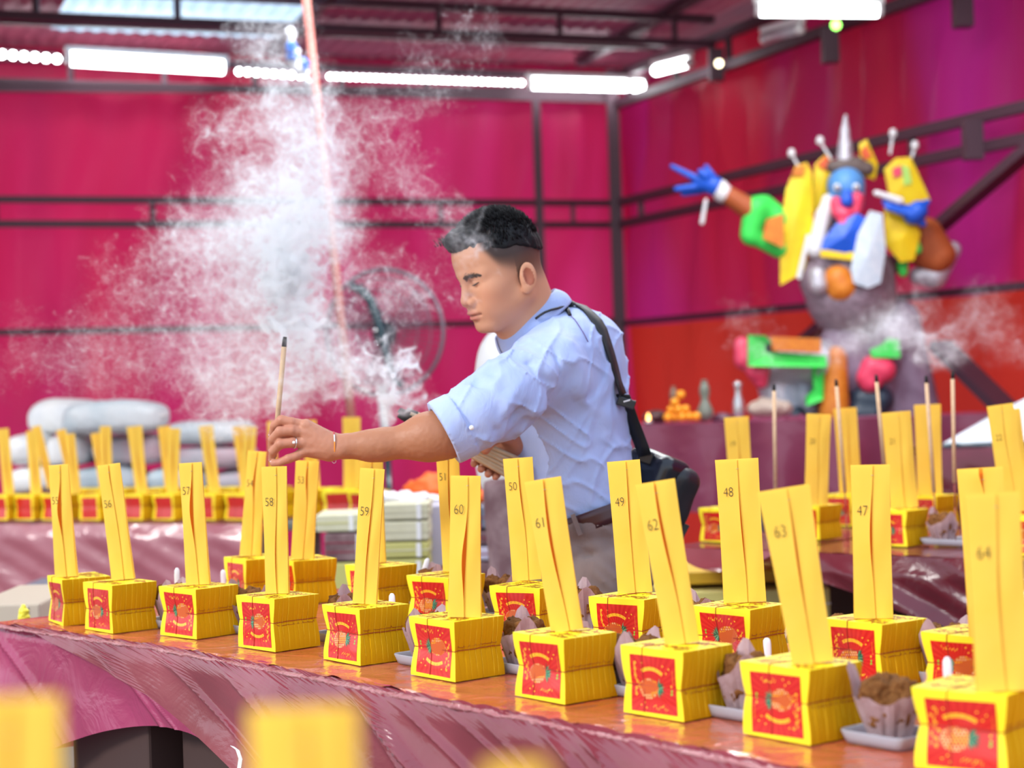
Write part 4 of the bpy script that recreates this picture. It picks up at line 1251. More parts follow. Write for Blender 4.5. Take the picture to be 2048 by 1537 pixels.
# loose tufts standing up along the crown
mb = MB(); rng = random.Random(3)
for k in range(6000):
    x = rng.uniform(-0.098, 0.072); y = rng.gauss(0, 0.046)
    q = 1 - ((x + 0.010) / 0.104) ** 2 - (y / 0.081) ** 2
    if q < 0.03 and x < 0.05: continue
    q = max(q, 0.001)
    z = 0.036 + 0.0965 * math.sqrt(q) - 0.003
    if x > 0.045: z = max(z, 0.100 - 0.55 * (x - 0.045))
    if z < 0.056: continue
    dx = 0.45 + rng.uniform(-.5, .5); dy = y * 7 + rng.uniform(-.4, .4); v = np.array((dx * 0.6 + (-0.42 if x > 0.05 else -0.15 if x < -.05 else 0), dy, 1.0)); v /= np.linalg.norm(v)
    Lg = rng.uniform(0.009, 0.019); p0_ = np.array((x, y, z)); r = 0.0011
    pts = [p0_, p0_ + v * Lg * .5, p0_ + v * Lg + np.array((0.3, 0, -.15)) * Lg * .3]
    pts = [HC + HR @ (p * HS) - mo for p in pts]
    mb.tube(pts, [r, r * .7, r * .12], 4)
mb.build('tufts', M_HAIR, hair)
# brows, lashes
def onface(px_, y_, z_):
    """front-most skin point at this side/height, found on the head field"""
    xs = np.linspace(0.12, 0.0, 240); P = np.stack((xs, np.full(240, y_), np.full(240, z_)), 1); d = head_sdf(P)
    i = np.argmax(d < 0); return np.array((xs[i] + px_, y_, z_))
def strip(name, pts, r, m):
    mb = MB(); mb.tube([HC + HR @ (p * HS) - mo for p in pts], r, 6); return mb.build(name, m, body)
M_BROW = mat('brow_hair', (0.075, 0.042, 0.03), 0.75)
for sg in (1, -1):
    mb = MB(); rng = random.Random(9)
    for k in range(380):
        s = rng.random(); y = sg * (0.013 + 0.039 * s); z = 0.0080 + 0.006 * math.sin(s * 2.2) - 0.004 * s + rng.gauss(0, 0.0027 * (1.15 - 0.6 * s))
        p = onface(0.0003, y, z); q = p + np.array((0.0005, sg * 0.0045, 0.0018 * (1 - 1.6 * s)))
        q = np.array((onface(0.0007, q[1], q[2])[0], q[1], q[2]))
        mb.tube([HC + HR @ (a * HS) - mo for a in (p, q)], [0.00055, 0.0002], 4)
    mb.build('eyebrow', M_BROW, body)
    strip('eyelashes', [onface(0.0012, sg * (0.0175 + 0.028 * s), -0.0095 - 0.0022 * math.sin(math.pi * s * 0.9) + 0.0050 * s) for s in np.linspace(0, 1, 10)], [0.0005, .0009, .0012, .0015, .0017, .0017, .0016, .0014, .0010, .0005], M_BROW)
    strip('eyelid_fold_shade', [onface(0.0001, sg * (0.0175 + 0.029 * s), -0.0005 + 0.0015 * math.sin(math.pi * s)) for s in np.linspace(0, 1, 8)], [0.0002, .0004, .0005, .0005, .0005, .0005, .0004, .0002], mat('lid_shadow_line', (0.30, 0.11, 0.06), 0.6))  # dark line painting in the shade of the lid crease
# fingernails
M_NAIL = mat('fingernail', (0.80, 0.50, 0.42), 0.2, coat=0.5)
def nail(c, dr, nrm, w=0.0052, l=0.0065):
    dr = Vector(dr).normalized(); nrm = Vector(nrm); nrm = (nrm - dr * nrm.dot(dr)).normalized(); sd = dr.cross(nrm)
    mb = MB(); mb.grid(lambda a, b: Vector(c) + sd * w * math.sin((a - .5) * 2.2) + nrm * w * 0.55 * (math.cos((a - .5) * 2.2) - 1) + dr * l * (b - .5) * 2 * (1 - 0.15 * abs(a - .5)), 7, 6)
    o = mb.build('fingernail', M_NAIL, body); s = o.modifiers.new('s', 'SOLIDIFY'); s.thickness = 0.0006
for (pts, rs) in FG:
    a = A3(pts[-2][0], pts[-2][1], YA + pts[-2][2]); b = A3(pts[-1][0], pts[-1][1], YA + pts[-1][2]); dr = b - a; dr /= np.linalg.norm(dr)
    out = np.array((-1.0, -0.25, 0.1)) if pts is not FG[3][0] else np.array((-.3, -.2, 0.9))
    o_ = out - dr * (out @ dr); o_ /= np.linalg.norm(o_)
    nail(b + o_ * (rs[-1] * 0.93) - dr * 0.001 - mo, dr, o_)

# ---------------- shirt
def cloth_mat(name, c1, c2, c3=None):
    m = bpy.data.materials.new(name); m.use_nodes = True
    nt = m.node_tree; N, L = nt.nodes, nt.links; b = N['Principled BSDF']
    tc = N.new('ShaderNodeTexCoord'); n = N.new('ShaderNodeTexNoise'); n.inputs['Scale'].default_value = 9; n.inputs['Detail'].default_value = 4
    L.new(tc.outputs['Object'], n.inputs['Vector']); r = N.new('ShaderNodeValToRGB'); e = r.color_ramp.elements
    e[0].position = 0.35; e[0].color = (*c1, 1); e[1].position = 0.65; e[1].color = (*c2, 1); L.new(n.outputs[0], r.inputs[0]); L.new(r.outputs[0], b.inputs['Base Color'])
    b.inputs['Roughness'].default_value = 0.75; _inp(b, 'Sheen Weight', 0.15)
    mp = N.new('ShaderNodeMapping'); mp.inputs['Scale'].default_value = (1, 1, 0.55); mp.inputs['Rotation'].default_value = (0, 0.6, 0)
    n2 = N.new('ShaderNodeTexNoise'); n2.inputs['Scale'].default_value = 26; n2.inputs['Detail'].default_value = 3; n2.inputs['Distortion'].default_value = 1.0
    L.new(tc.outputs['Object'], mp.inputs[0]); L.new(mp.outputs[0], n2.inputs['Vector'])
    u = N.new('ShaderNodeBump'); u.inputs['Strength'].default_value = 0.3; u.inputs['Distance'].default_value = 0.010
    L.new(n2.outputs[0], u.inputs['Height']); L.new(u.outputs[0], b.inputs['Normal'])
    return m
M_SHIRT = cloth_mat('pale_blue_cotton', (0.35, 0.44, 0.73), (0.41, 0.50, 0.78))
CREASE = [  # (px a, px b, Y, amplitude, radius): negative digs in, positive raises
    ((1068, 848), (1150, 760), 3.78, -.010, .014), ((1075, 850), (1215, 820), 3.80, -.006, .012), ((1080, 862), (1235, 905), 3.82, -.006, .012),
    ((1075, 866), (1180, 985), 3.82, -.006, .014), ((1080, 845), (1225, 760), 3.80, -.005, .012), ((1110, 700), (1120, 790), 3.78, -.004, .005),
    ((1140, 730), (1230, 880), 3.83, .004, .012), ((1090, 930), (1230, 960), 3.83, -.005, .010), ((1060, 955), (1200, 1005), 3.83, .005, .012),
    ((1185, 640), (1215, 760), 3.85, -.004, .010), ((1100, 890), (1130, 1010), 3.82, -.004, .010),
    ((950, 765), (1000, 835), 3.68, -.006, .010), ((985, 742), (1035, 840), 3.70, -.005, .010), ((1010, 730), (1100, 770), 3.74, -.005, .010),
    ((930, 800), (985, 860), 3.66, -.005, .008), ((960, 870), (1040, 820), 3.70, -.006, .010), ((990, 790), (1085, 810), 3.73, .005, .012),
    ((1020, 700), (1095, 745), 3.75, .004, .012), ((1015, 770), (1060, 850), 3.72, -.004, .008), ((1000, 860), (1070, 840), 3.72, -.005, .010)]
CREASE += [((1040, 690), (1120, 655), 3.80, -.003, .004), ((1085, 900), (1210, 860), 3.80, .005, .007), ((1070, 880), (1140, 930), 3.80, .005, .008),
    ((915, 800), (955, 870), 3.66, .004, .005), ((948, 800), (990, 775), 3.68, .005, .007), ((975, 850), (1010, 800), 3.68, .005, .007), ((1030, 790), (1080, 840), 3.72, .006, .008),
    ((1150, 800), (1190, 940), 3.80, .004, .007), ((1190, 820), (1215, 960), 3.82, -.004, .007), ((1110, 950), (1180, 1030), 3.82, .005, .007), ((1180, 930), (1140, 1030), 3.82, -.005, .007),
    ((1060, 900), (1075, 990), 3.82, .005, .008), ((1135, 690), (1160, 790), 3.82, .004, .008), ((1055, 745), (1100, 800), 3.76, -.005, .007), ((1000, 745), (1060, 730), 3.74, -.004, .006)]
CRS = [(A3(*a, Y - .06), A3(*b, Y - .06), am * 1.75, r * .85) for a, b, Y, am, r in CREASE]
TY = 3.97
def torso(P, g=0.0):
    yaw = math.radians(-12); R = np.array(((math.cos(yaw), -math.sin(yaw), 0), (math.sin(yaw), math.cos(yaw), 0), (0, 0, 1)))
    d = s_ell(P, A3(1128, 770, TY - .01), (0.122 + g, 0.185 + g, 0.165), R)
    d = smin(d, s_ell(P, A3(1140, 880, TY), (0.122 + g, 0.170 + g, 0.150), R), 0.06)
    d = smin(d, s_ell(P, A3(1160, 985, TY), (0.118 + g, 0.165 + g, 0.120), R), 0.06)
    d = smin(d, s_ell(P, A3(1136, 706, TY - .02), (0.085 + g, 0.150 + g, 0.085), R), 0.05)
    d = smin(d, s_cap(P, A3(1180, 690, TY), A3(1183, 850, TY + .02), 0.060, 0.062), 0.05)
    return d
def shirt_sdf(P):
    d = torso(P)
    # shoulders, upper arms
    d = smin(d, s_cap(P, A3(1130, 694, TY - .05), A3(1098, 740, 3.80), 0.056, 0.074), 0.045)
    d = smin(d, s_cap(P, A3(1142, 690, TY + .05), A3(1125, 740, TY + .16), 0.058, 0.072), 0.045)
    s = s_cap(P, A3(1094, 736, 3.79), A3(1005, 798, 3.69), 0.074, 0.072)
    s = smin(s, s_cap(P, A3(1005, 798, 3.69), A3(938, 840, YA + .01), 0.072, 0.060), 0.03)
    s = smin(s, s_cap(P, A3(940, 836, YA + .01), A3(898, 862, YA), 0.060, 0.0555), 0.02)
    d = smin(d, s, 0.022)
    # far sleeve, down to the other cuff
    d = smin(d, s_cap(P, A3(1120, 740, TY + .16), A3(1120, 870, TY + .14), 0.065, 0.060), 0.03)
    f = s_cap(P, A3(1120, 870, TY + .12), A3(1048, 905, YR + .05), 0.058, 0.050)
    d = smin(d, f, 0.03)
    for a, b, am, r in CRS:
        q = segdist(P, a, b); d = d - am * np.exp(-(q / (r * 1.9)) ** 2)
    n = gnoise(P * np.array((1.0, 1.0, 1.6)), 16, 11)
    n2 = gnoise((P @ np.array(((.8, 0, .6), (0, 1, 0), (-.6, 0, .8)))) * np.array((1, 1, 4.0)), 8, 12)
    n3 = gnoise((P @ np.array(((.5, 0, -.86), (0, 1, 0), (.86, 0, .5)))) * np.array((1, 1, 4.5)), 7, 13)
    d = d - 0.0030 * n - 0.0048 * np.clip(1 - 2.4 * np.abs(n2), -.3, 1) ** 3 - 0.0048 * np.clip(1 - 2.4 * np.abs(n3), -.3, 1) ** 3
    # cuff band of the rolled sleeve
    ax = A3(882, 868, YA) - A3(940, 836, YA + .01); ax /= np.linalg.norm(ax); c0 = A3(905, 857, YA)
    t = (P - c0) @ ax; rad = np.linalg.norm(P - c0 - t[:, None] * ax, axis=1)
    ovl = 0.0
    cuff = np.maximum(np.abs(t + 0.000) - 0.021, rad - (0.0690 + 0.004 * gnoise(P, 26, 14))) 
    d = smin(d, cuff, 0.003)
    d = np.maximum(d, t - 0.021)                            # sleeve ends here
    inner = np.maximum(rad - 0.053, -(t - 0.006)); d = np.maximum(d, -inner)
    # far cuff opening
    ax2 = A3(1010, 925, YR) - A3(1120, 870, TY + .12); ax2 /= np.linalg.norm(ax2); c2 = A3(1030, 908, YR + .03)
    t2 = (P - c2) @ ax2; near2 = np.linalg.norm(P - c2, axis=1) < 0.12
    d = np.where(near2, np.maximum(d, t2), d)
    # hem tucked at the belt
    hp = A3(1150, 1040, 3.8); hn = np.array((0.30, 0.0, -0.95)); hn /= np.linalg.norm(hn)
    d = np.maximum(d, (P - hp) @ hn * 1.0 - 0.0)
    # neck opening
    d = smax(d, -(neck_sdf(P) - 0.010), 0.006)
    return d
Vs, Fs = sdf_mesh('shirt', shirt_sdf, A3(855, 1075, 3.55) - np.array((0, 0.05, 0)), A3(1275, 560, 3.55) + np.array((0.06, 0.72, 0.03)), 0.0040, None)
shirt = link('shirt', np_mesh('shirt', Vs - mo, Fs, [M_SHIRT]), MAN)
# collar: a folded band standing round the neck
nkA = HC + HR @ np.array((-0.045, 0, -0.10)); 
def collar():
    c = A3(1063, 640, 3.925); axis = np.array(Vector((-0.60, -0.10, 0.79)).normalized())
    u = np.cross(axis, (0, 1, 0)); u /= np.linalg.norm(u); v = np.cross(axis, u)
    front = np.array((-1, -0.45, -0.6)); fu = front @ u; fv = front @ v; a0 = math.atan2(fv, fu)
    mb = MB()
    for lay in (0, 1):
        def f(a, b):
            an = a0 + 0.05 + a * (2 * math.pi - 0.10); e = min(a, 1 - a) * 2           # 0 at the front points
            e = min(1.0, e * 2.2)
            r = 0.0760 + 0.002 * math.sin(an * 3)
            if lay == 0: rr = r + 0.001 * b; h = -0.030 + 0.050 * b
            else: rr = r + 0.0035 + 0.012 * (1 - b) + 0.006 * math.sin(math.pi * b) + 0.006 * (1 - e); h = 0.021 - (1 - b) * (0.043 + 0.012 * (1 - e))
            return c + (u * math.cos(an) * rr * 1.02 + v * math.sin(an) * rr * 0.98) + axis * h - mo
        mb.grid(f, 72, 10)
    o = mb.build('collar', M_SHIRT, shirt); s = o.modifiers.new('s', 'SOLIDIFY'); s.thickness = 0.0022
collar()
mb = MB()                                               # cuff button and edge seams
mb.tube([A3(943, 856, YA - .062) - mo, A3(943, 856, YA - .065) - mo], 0.005, 12); mb.build('button', M_WHITE, shirt)
# ---------------- trousers, belt, shoes
M_TROU = cloth_mat('taupe_trouser_cloth', (0.17, 0.12, 0.11), (0.22, 0.16, 0.14))
M_BELT = mat('dark_brown_belt', (0.05, 0.012, 0.014), 0.35); M_SHOE = mat('black_shoe_leather', (0.02, 0.018, 0.018), 0.3)
hipc = A3(1182, 1075, TY)
def trou_sdf(P):
    c = hipc
    d = s_ell(P, A3(1176, 1040, TY), (0.128, 0.170, 0.090))
    d = smin(d, s_ell(P, c + np.array((0.012, 0, -0.04)), (0.140, 0.178, 0.120)), 0.05)
    for sg, fx in ((-1, -0.07), (1, 0.03)):
        hp = c + np.array((0.0, sg * 0.090, -0.08)); kn = np.array((c[0] + fx, c[1] + sg * 0.10, 0.50)); an = np.array((c[0] + fx + 0.02, c[1] + sg * 0.11, 0.09))
        d = smin(d, s_cap(P, hp, kn, 0.100, 0.072), 0.03); d = smin(d, s_cap(P, kn, an, 0.072, 0.056), 0.03)
    n2 = gnoise((P @ np.array(((.7, 0, .7), (0, 1, 0), (-.7, 0, .7)))) * np.array((1, 1, 2.4)), 15, 21)
    d = d - 0.006 * (1 - 2 * np.abs(n2)) + 0.002
    for a, b in (((1150, 1085), (1235, 1075)), ((1150, 1120), (1225, 1095)), ((1165, 1100), (1240, 1150))):
        d = d + 0.006 * np.exp(-(segdist(P, A3(*a, TY - .17), A3(*b, TY - .17)) / 0.012) ** 2)
    hp = A3(1150, 1034, 3.8); hn = np.array((-0.30, 0.0, 0.95)); hn /= np.linalg.norm(hn)
    d = np.maximum(d, (P - hp) @ hn)
    return np.maximum(d, 0.075 - P[:, 2])
Vt, Ft = sdf_mesh('trousers', trou_sdf, np.array((hipc[0] - 0.27, TY - 0.27, 0.06)), np.array((hipc[0] + 0.2, TY + 0.27, hipc[2] + 0.14)), 0.006, None)
trou = link('trousers', np_mesh('trousers', Vt - mo, Ft, [M_TROU]), MAN)
def belt_ring(z0, z1, g, m, name, th=0.004):
    hn = np.array((-0.30, 0.0, 0.95)); hn /= np.linalg.norm(hn); c = A3(1178, 1024, TY)
    u = np.array((0.95, 0, 0.30)); v = np.array((0, 1, 0)); mb = MB()
    def f(a, b):
        an = a * 2 * math.pi
        return c + u * math.cos(an) * (0.124 + g) + v * math.sin(an) * (0.170 + g) + hn * (z0 + (z1 - z0) * b) - mo
    mb.grid(f, 72, 4, cu=True); o = mb.build(name, m, MAN); s = o.modifiers.new('s', 'SOLIDIFY'); s.thickness = th
    return o
belt = belt_ring(-0.024, 0.014, 0.006, M_BELT, 'belt', 0.005)
bl = A3(1153, 1040, TY - .182) - mo
for px in (1153, 1236):
    mb = MB(); mb.box(A3(px, 1050 - (px - 1153) * .33, TY - (.182 if px == 1153 else .130)) - mo, (0.010, 0.006, 0.046), Matrix.Rotation(-0.33, 3, 'Y')); mb.build('belt_loop', M_TROU, trou)
for sg, fx in ((-1, -0.05), (1, 0.05)):
    fx2 = -0.07 if sg < 0 else 0.03
    c = np.array((hipc[0] + fx2 - 0.03, hipc[1] + sg * 0.11, 0.0))
    def sh(P):
        d = s_ell(P, c + np.array((0, 0, .035)), (0.135, 0.048, 0.045)); d = smin(d, s_ell(P, c + np.array((0.06, 0, .06)), (0.062, 0.045, 0.055)), 0.03)
        return np.maximum(d, 0.002 - P[:, 2])
    V_, F_ = sdf_mesh('shoe', sh, c + np.array((-.17, -.08, -.01)), c + np.array((.17, .08, .14)), 0.006, None)
    link('shoe', np_mesh('shoe', V_ - mo, F_, [M_SHOE]), MAN)

# ---------------- shoulder bag with its strap (a thing he carries)
M_BAG = mat('black_bag_fabric', (0.012, 0.012, 0.015), 0.45, bump=(90, 0.3, 0.002)); M_BAGL = mat('black_bag_leather', (0.010, 0.011, 0.016), 0.25)
M_STRAP = mat('black_webbing', (0.010, 0.010, 0.012), 0.6, bump=(300, 0.3, 0.001))
BC = A3(1318, 985, 4.05)
BAG = thing('shoulder_bag', 'black shoulder bag hanging behind the man on a wide black strap', 'bag', BC)
b0 = np.array(BC)
yb = math.radians(38); Rb = np.array(((math.cos(yb), -math.sin(yb), 0), (math.sin(yb), math.cos(yb), 0), (0, 0, 1)))
tl = math.radians(-24); Rt = np.array(((math.cos(tl), 0, -math.sin(tl)), (0, 1, 0), (math.sin(tl), 0, math.cos(tl))))
RB = Rt @ Rb
def bag_sdf(P):
    d = s_box(P, A3(1328, 1002, 4.05), (0.042, 0.062, 0.088), RB, 0.03)
    return d + 0.003 * gnoise(P, 22, 31)
V_, F_ = sdf_mesh('bag', bag_sdf, b0 + np.array((-.2, -.2, -.2)), b0 + np.array((.2, .2, .2)), 0.006, None)
link('pouch', np_mesh('pouch', V_ - b0, F_, [M_BAG]), BAG)
def flap_sdf(P):
    d = s_box(P, A3(1312, 950, 4.045), (0.050, 0.070, 0.050), RB, 0.028)
    return np.maximum(d, -s_box(P, A3(1328, 1006, 4.05), (0.040, 0.060, 0.085), RB, 0.03))
V_, F_ = sdf_mesh('flap', flap_sdf, b0 + np.array((-.2, -.2, -.2)), b0 + np.array((.2, .2, .2)), 0.006, None)
link('flap', np_mesh('flap', V_ - b0, F_, [M_BAGL]), BAG)
mb = MB(); mb.box(A3(1356, 1066, 4.03) - b0, (0.03, 0.02, 0.05), Matrix.Rotation(0.5, 3, 'Y')); mb.build('hanging_tab', M_BAG, BAG)
def on_shirt(px, py, lo=3.6, hi=4.2, off=0.003):
    a, b = ray(px, py); Y = np.linspace(lo, hi, 400); P = np.stack((a * Y, Y, CAMZ + b * Y), 1); d = shirt_sdf(P)
    i = np.argmax(d < off); return np.array(P[i]) if d[i] < off else None
def ribbon(pts, w, name, m, parent, th=0.003, nrm=None):
    pts = [Vector(p) for p in pts]; mb = MB(); vs = []
    for i, p in enumerate(pts):
        t = (pts[min(i + 1, len(pts) - 1)] - pts[max(i - 1, 0)]).normalized()
        n = Vector(nrm(p)) if nrm else Vector((0, -1, 0)); s = t.cross(n).normalized() * w / 2
        vs += [p - s, p + s]
    fs = [(2 * i, 2 * i + 1, 2 * i + 3, 2 * i + 2) for i in range(len(pts) - 1)]
    mb.add(vs, fs, 0, True); o = mb.build(name, m, parent); s = o.modifiers.new('s', 'SOLIDIFY'); s.thickness = th; s.offset = 0
    return o
def gradn(p):
    p = np.array(p) + b0; e = 0.004; P = np.array([p + e * v for v in np.eye(3)] + [p - e * v for v in np.eye(3)]); d = shirt_sdf(P)
    g = d[:3] - d[3:]; return g / (np.linalg.norm(g) + 1e-9)
sp = [(1137, 607), (1150, 608), (1163, 613), (1178, 624), (1192, 640), (1204, 660), (1214, 685), (1223, 712), (1231, 740), (1238, 765)]
pts = []
lastY = 3.95
for x, y in sp:
    q = on_shirt(x, y)
    if q is None: q = A3(x, y, lastY)
    lastY = q[1]; pts.append(q)
for k in range(1, 3): pass
for x, y in ((1246, 790), (1255, 815), (1264, 842), (1274, 868), (1283, 892), (1290, 912)):
    lastY = min(lastY, 3.93) if y < 800 else lastY + (4.0 - lastY) * 0.3; pts.append(A3(x, y, lastY))
ribbon([p - b0 for p in pts[:11]], 0.033, 'strap', M_STRAP, BAG, 0.004, gradn)
ribbon([p - b0 for p in pts[10:]], 0.030, 'strap', M_STRAP, BAG, 0.003, lambda p: (-.35, -.93, 0))
q = A3(1252, 806, pts[10][1]) - b0
mb = MB(); mb.box(q + np.array((0, -.004, 0)), (0.040, 0.006, 0.020), Matrix.Rotation(0.35, 3, 'Y')); bevel(mb.build('strap_buckle', M_BAGL, BAG), 0.002)
mb = MB(); mb.box(q + np.array((0.001, -.009, 0.004)), (0.014, 0.002, 0.003), Matrix.Rotation(-0.25, 3, 'Y')); mb.build('buckle_mark', M_WHITE, BAG)
mb = MB(); c = A3(1291, 915, 4.0) - b0; mb.box(c, (0.034, 0.012, 0.030), Matrix.Rotation(0.35, 3, 'Y')); bevel(mb.build('strap_clip', M_BAGL, BAG), 0.004)

# thin black cord and clip over his shoulder
M_CORD = mat('black_cord', (0.012, 0.010, 0.012), 0.5)
LC = on_shirt(1131, 618); LAN = thing('lanyard', 'thin black cord lying over the shoulder of the blue shirt', 'cord', LC); lc = np.array(LC)
pp = []
for x, y, yy in ((1071, 638, 3.832), (1080, 631, 3.830), (1090, 625, 3.830), (1102, 620, 3.836), (1115, 617, 3.850), (1128, 613, 3.868), (1135, 606, 3.89)):
    s = on_shirt(x, y, off=0.004)
    pp.append(A3(x, y, min(yy, s[1] if s is not None else 9)) - lc)
mb = MB(); mb.tube(pp, 0.0028, 6); mb.build('cord', M_CORD, LAN)
pp = [s - lc for s in (on_shirt(x, y, off=0.003) for x, y in ((1133, 614), (1136, 622), (1140, 630))) if s is not None]
mb = MB(); mb.tube(pp, [0.003, 0.005, 0.004][:len(pp)], 8); mb.build('clip', M_CORD, LAN)
pp = [s - lc for s in (on_shirt(x, y, off=0.002) for x, y in ((1140, 630), (1150, 640), (1158, 652), (1168, 668), (1176, 684))) if s is not None]
mb = MB(); mb.tube(pp, 0.0009, 5); mb.build('thread', mat('purple_thread', (0.12, 0.06, 0.2), 0.7), LAN)

# ring and bracelet
M_SILVER = mat('silver', (0.85, 0.85, 0.88), 0.12, 1.0)
RING = thing('ring', 'silver ring with a small stone on the finger of the reaching hand', 'ring', A3(582, 888, YA - .02)); r0 = np.array(RING.location)
a = A3(*FG[2][0][1][:2], YA + FG[2][0][1][2]); b = A3(*FG[2][0][0][:2], YA + FG[2][0][0][2]); dr = Vector(b - a).normalized()
R = dr.to_track_quat('Z', 'Y').to_matrix(); cc = Vector(a * 0.75 + b * 0.25 - r0)
mb = MB(); rp = [cc + R @ Vector((math.cos(k / 16 * 2 * math.pi) * 0.0108, math.sin(k / 16 * 2 * math.pi) * 0.0108, 0)) for k in range(16)]
mb.tube(rp, 0.0013, 6, closed=True); mb.build('band', M_SILVER, RING)
mb = MB(); mb.lathe([(0.0005, -.002), (0.0034, -.0005), (0.0034, 0.0008), (0.0018, 0.0022)], cc + Vector((0.0, -0.0118, 0.001)), 8, R=Matrix.Rotation(math.pi / 2, 3, 'X')); mb.build('stone', mat('clear_stone', (0.95, 0.97, 1), 0.02, 0.4, coat=1), RING)
BR = thing('bracelet', 'thin red, white and orange cord bracelet on the reaching wrist', 'bracelet', A3(668, 893, YA)); br0 = np.array(BR.location)
def ringpt(t, r=0.0275):
    an = t * 2 * math.pi; ax = Vector(A3(745, 893, YA) - WRI).normalized(); u = ax.cross(Vector((0, 1, 0))).normalized(); v = ax.cross(u)
    return Vector(A3(668, 892, YA) - br0) + (u * math.cos(an) + v * math.sin(an)) * (r) + ax * 0.004 * math.sin(an)
for nm, m, t0, t1 in (('red_cord', mat('red_cord', (0.5, .02, .05), .6), -.02, 0.10), ('white_cord', M_WHITE, .10, .2), ('orange_cord', mat('orange_cord', (0.9, .3, .02), .6), .2, .32), ('pale_cord', mat('pale_cord', (0.75, .5, .4), .6), .32, .98)):
    mb = MB(); mb.tube([ringpt(t0 + (t1 - t0) * k / 12 - 0.0) for k in range(13)], 0.0012, 6); mb.build(nm, m, BR)
    mb = MB(); mb.tube([ringpt(-(t0 + (t1 - t0) * k / 12)) for k in range(13)], 0.0011, 6)
mb = MB(); q = A3(668, 918, YA) - br0; mb.tube([q + np.array((0.004 * math.cos(k / 10 * 2 * math.pi), 0, 0.005 * math.sin(k / 10 * 2 * math.pi) - .004)) for k in range(10)], 0.0006, 5, closed=True); mb.build('thread_loop', M_WHITE, BR)

# ---------------- incense
M_INC = mat('tan_incense', (0.62, 0.42, 0.25), 0.7, noise=(60, (0.52, 0.33, 0.19), 0.2)); M_CHAR = mat('charred_tip', (0.008, 0.007, 0.007), 0.8); M_STEM = mat('red_bamboo_stem', (0.30, 0.06, 0.04), 0.6)
M_INCP = mat('pale_incense', (0.66, 0.52, 0.34), 0.7, noise=(60, (0.58, 0.44, 0.27), 0.2))
def stick(label, top, bot, r, stem=None, group=None, char=0.02, m=M_INC, cat='incense stick'):
    top, bot = Vector(top), Vector(bot); d = (top - bot); L = d.length; d.normalize()
    t = thing('incense_stick', label, cat, bot if stem is None else stem, 0, group); o = Vector(t.location)
    mb = MB(); mb.tube([bot - o, top - d * char - o], r, 10); mb.build('incense_paste', m, t)
    mb = MB(); mb.tube([top - d * char - o, top - d * char * .4 - o, top - o], [r * .98, r * .9, r * .7], 10); mb.build('charred_tip', M_CHAR, t)
    if stem is not None: mb = MB(); mb.tube([Vector(stem) - o, bot - o], r * 0.4, 6); mb.build('stem', M_STEM, t)
    return t
stick('tan incense stick with a charred tip held upright in the reaching hand', at(570, 674, YA + .014), at(548, 915, YA + .016), 0.0052)
BN = thing('incense_bundle', 'bundle of pale incense sticks in his other hand, charred ends showing beyond the forearm', 'incense', at(950, 905, YR)); n0 = Vector(BN.location)
rng = random.Random(4)
for k in range(12):
    i, j = k % 6, k // 6
    a = at(806 + rng.uniform(-12, 10), 819 + i * 3.2, YR - .030 + j * .010); b = at(1045, 922 + i * 9.5, YR - .006 + j * .010)
    d = (b - a).normalized()
    mb = MB(); mb.tube([a + d * .022 - n0, b - n0], 0.0046, 8); mb.build('stick', M_INCP, BN)
    mb = MB(); mb.tube([a - n0, a + d * .024 - n0], [.0036, .0048], 8); mb.build('charred_tip', M_CHAR, BN)
# ================================================================== offerings between the rows
M_CAKE = mat('brown_sponge_cake', (0.12, 0.045, 0.012), 0.9, spec=0.15, noise=(110, (0.24, 0.10, 0.03), 0.25), bump=(140, 1.0, 0.006))
M_CUP = mat('greasy_paper_cup', (0.40, 0.25, 0.25), 0.5, noise=(20, (0.60, 0.47, 0.50), 0.25), bump=(45, 0.7, 0.006), translucent=0.35)
M_TRAY = mat('clear_white_tray', (0.55, 0.55, 0.60), 0.25, translucent=0.4)
M_SPOON = mat('white_plastic_spoon', (0.82, 0.82, 0.85), 0.25, coat=0.4)
def cup_mesh(seed):
    rng = random.Random(seed); ph = rng.uniform(0, 6)
    def rad(an, b):
        pk = max(0, math.cos(2 * (an - ph))) ** 2
        return 0.022 + 0.016 * b + (0.008 * pk - 0.002) * b * b + 0.0016 * math.sin(an * 7 + 3 * b) * b + 0.0016 * math.sin(an * 13 + ph)
    mb = MB()
    def f(a, b):
        an = a * 2 * math.pi; pk = max(0, math.cos(2 * (an - ph))) ** 3
        r = rad(an, b); z = b * (0.044 + 0.034 * pk + 0.004 * math.sin(an * 5 + ph))
        return (r * math.cos(an), r * math.sin(an), z + 0.001)
    mb.grid(f, 40, 7, cu=True, smooth=False); mb.lathe([(0.0005, 0.001), (0.0232, 0.001)], n=20, cap=False)
    cup = mb.mesh('paper_cup', M_CUP)
    P = []
    lobes = [(rng.uniform(0, .6) + k * 2.1) for k in range(3)]
    def sdf(P):
        d = s_ell(P, (0, 0, 0.030), (0.029, 0.029, 0.026))
        for an in lobes:
            c = (0.016 * math.cos(an), 0.016 * math.sin(an), 0.048); d = smin(d, s_ell(P, c, (0.0175, 0.0175, 0.021)), 0.004)
        for an in lobes:
            an += 1.05; d = smax(d, -s_cap(P, (0, 0, 0.074), (0.04 * math.cos(an), 0.04 * math.sin(an), 0.062), 0.006), 0.004)
        return d + 0.0036 * gnoise(P, 130, seed) + 0.0022 * gnoise(P, 330, seed + 1)
    V, F = sdf_mesh('cake', sdf, (-.045, -.045, 0.0), (.045, .045, .09), 0.0020, None)
    return cup, np_mesh('cake', V, F, [M_CAKE])
CUPS = [cup_mesh(s) for s in (3, 8, 14)]
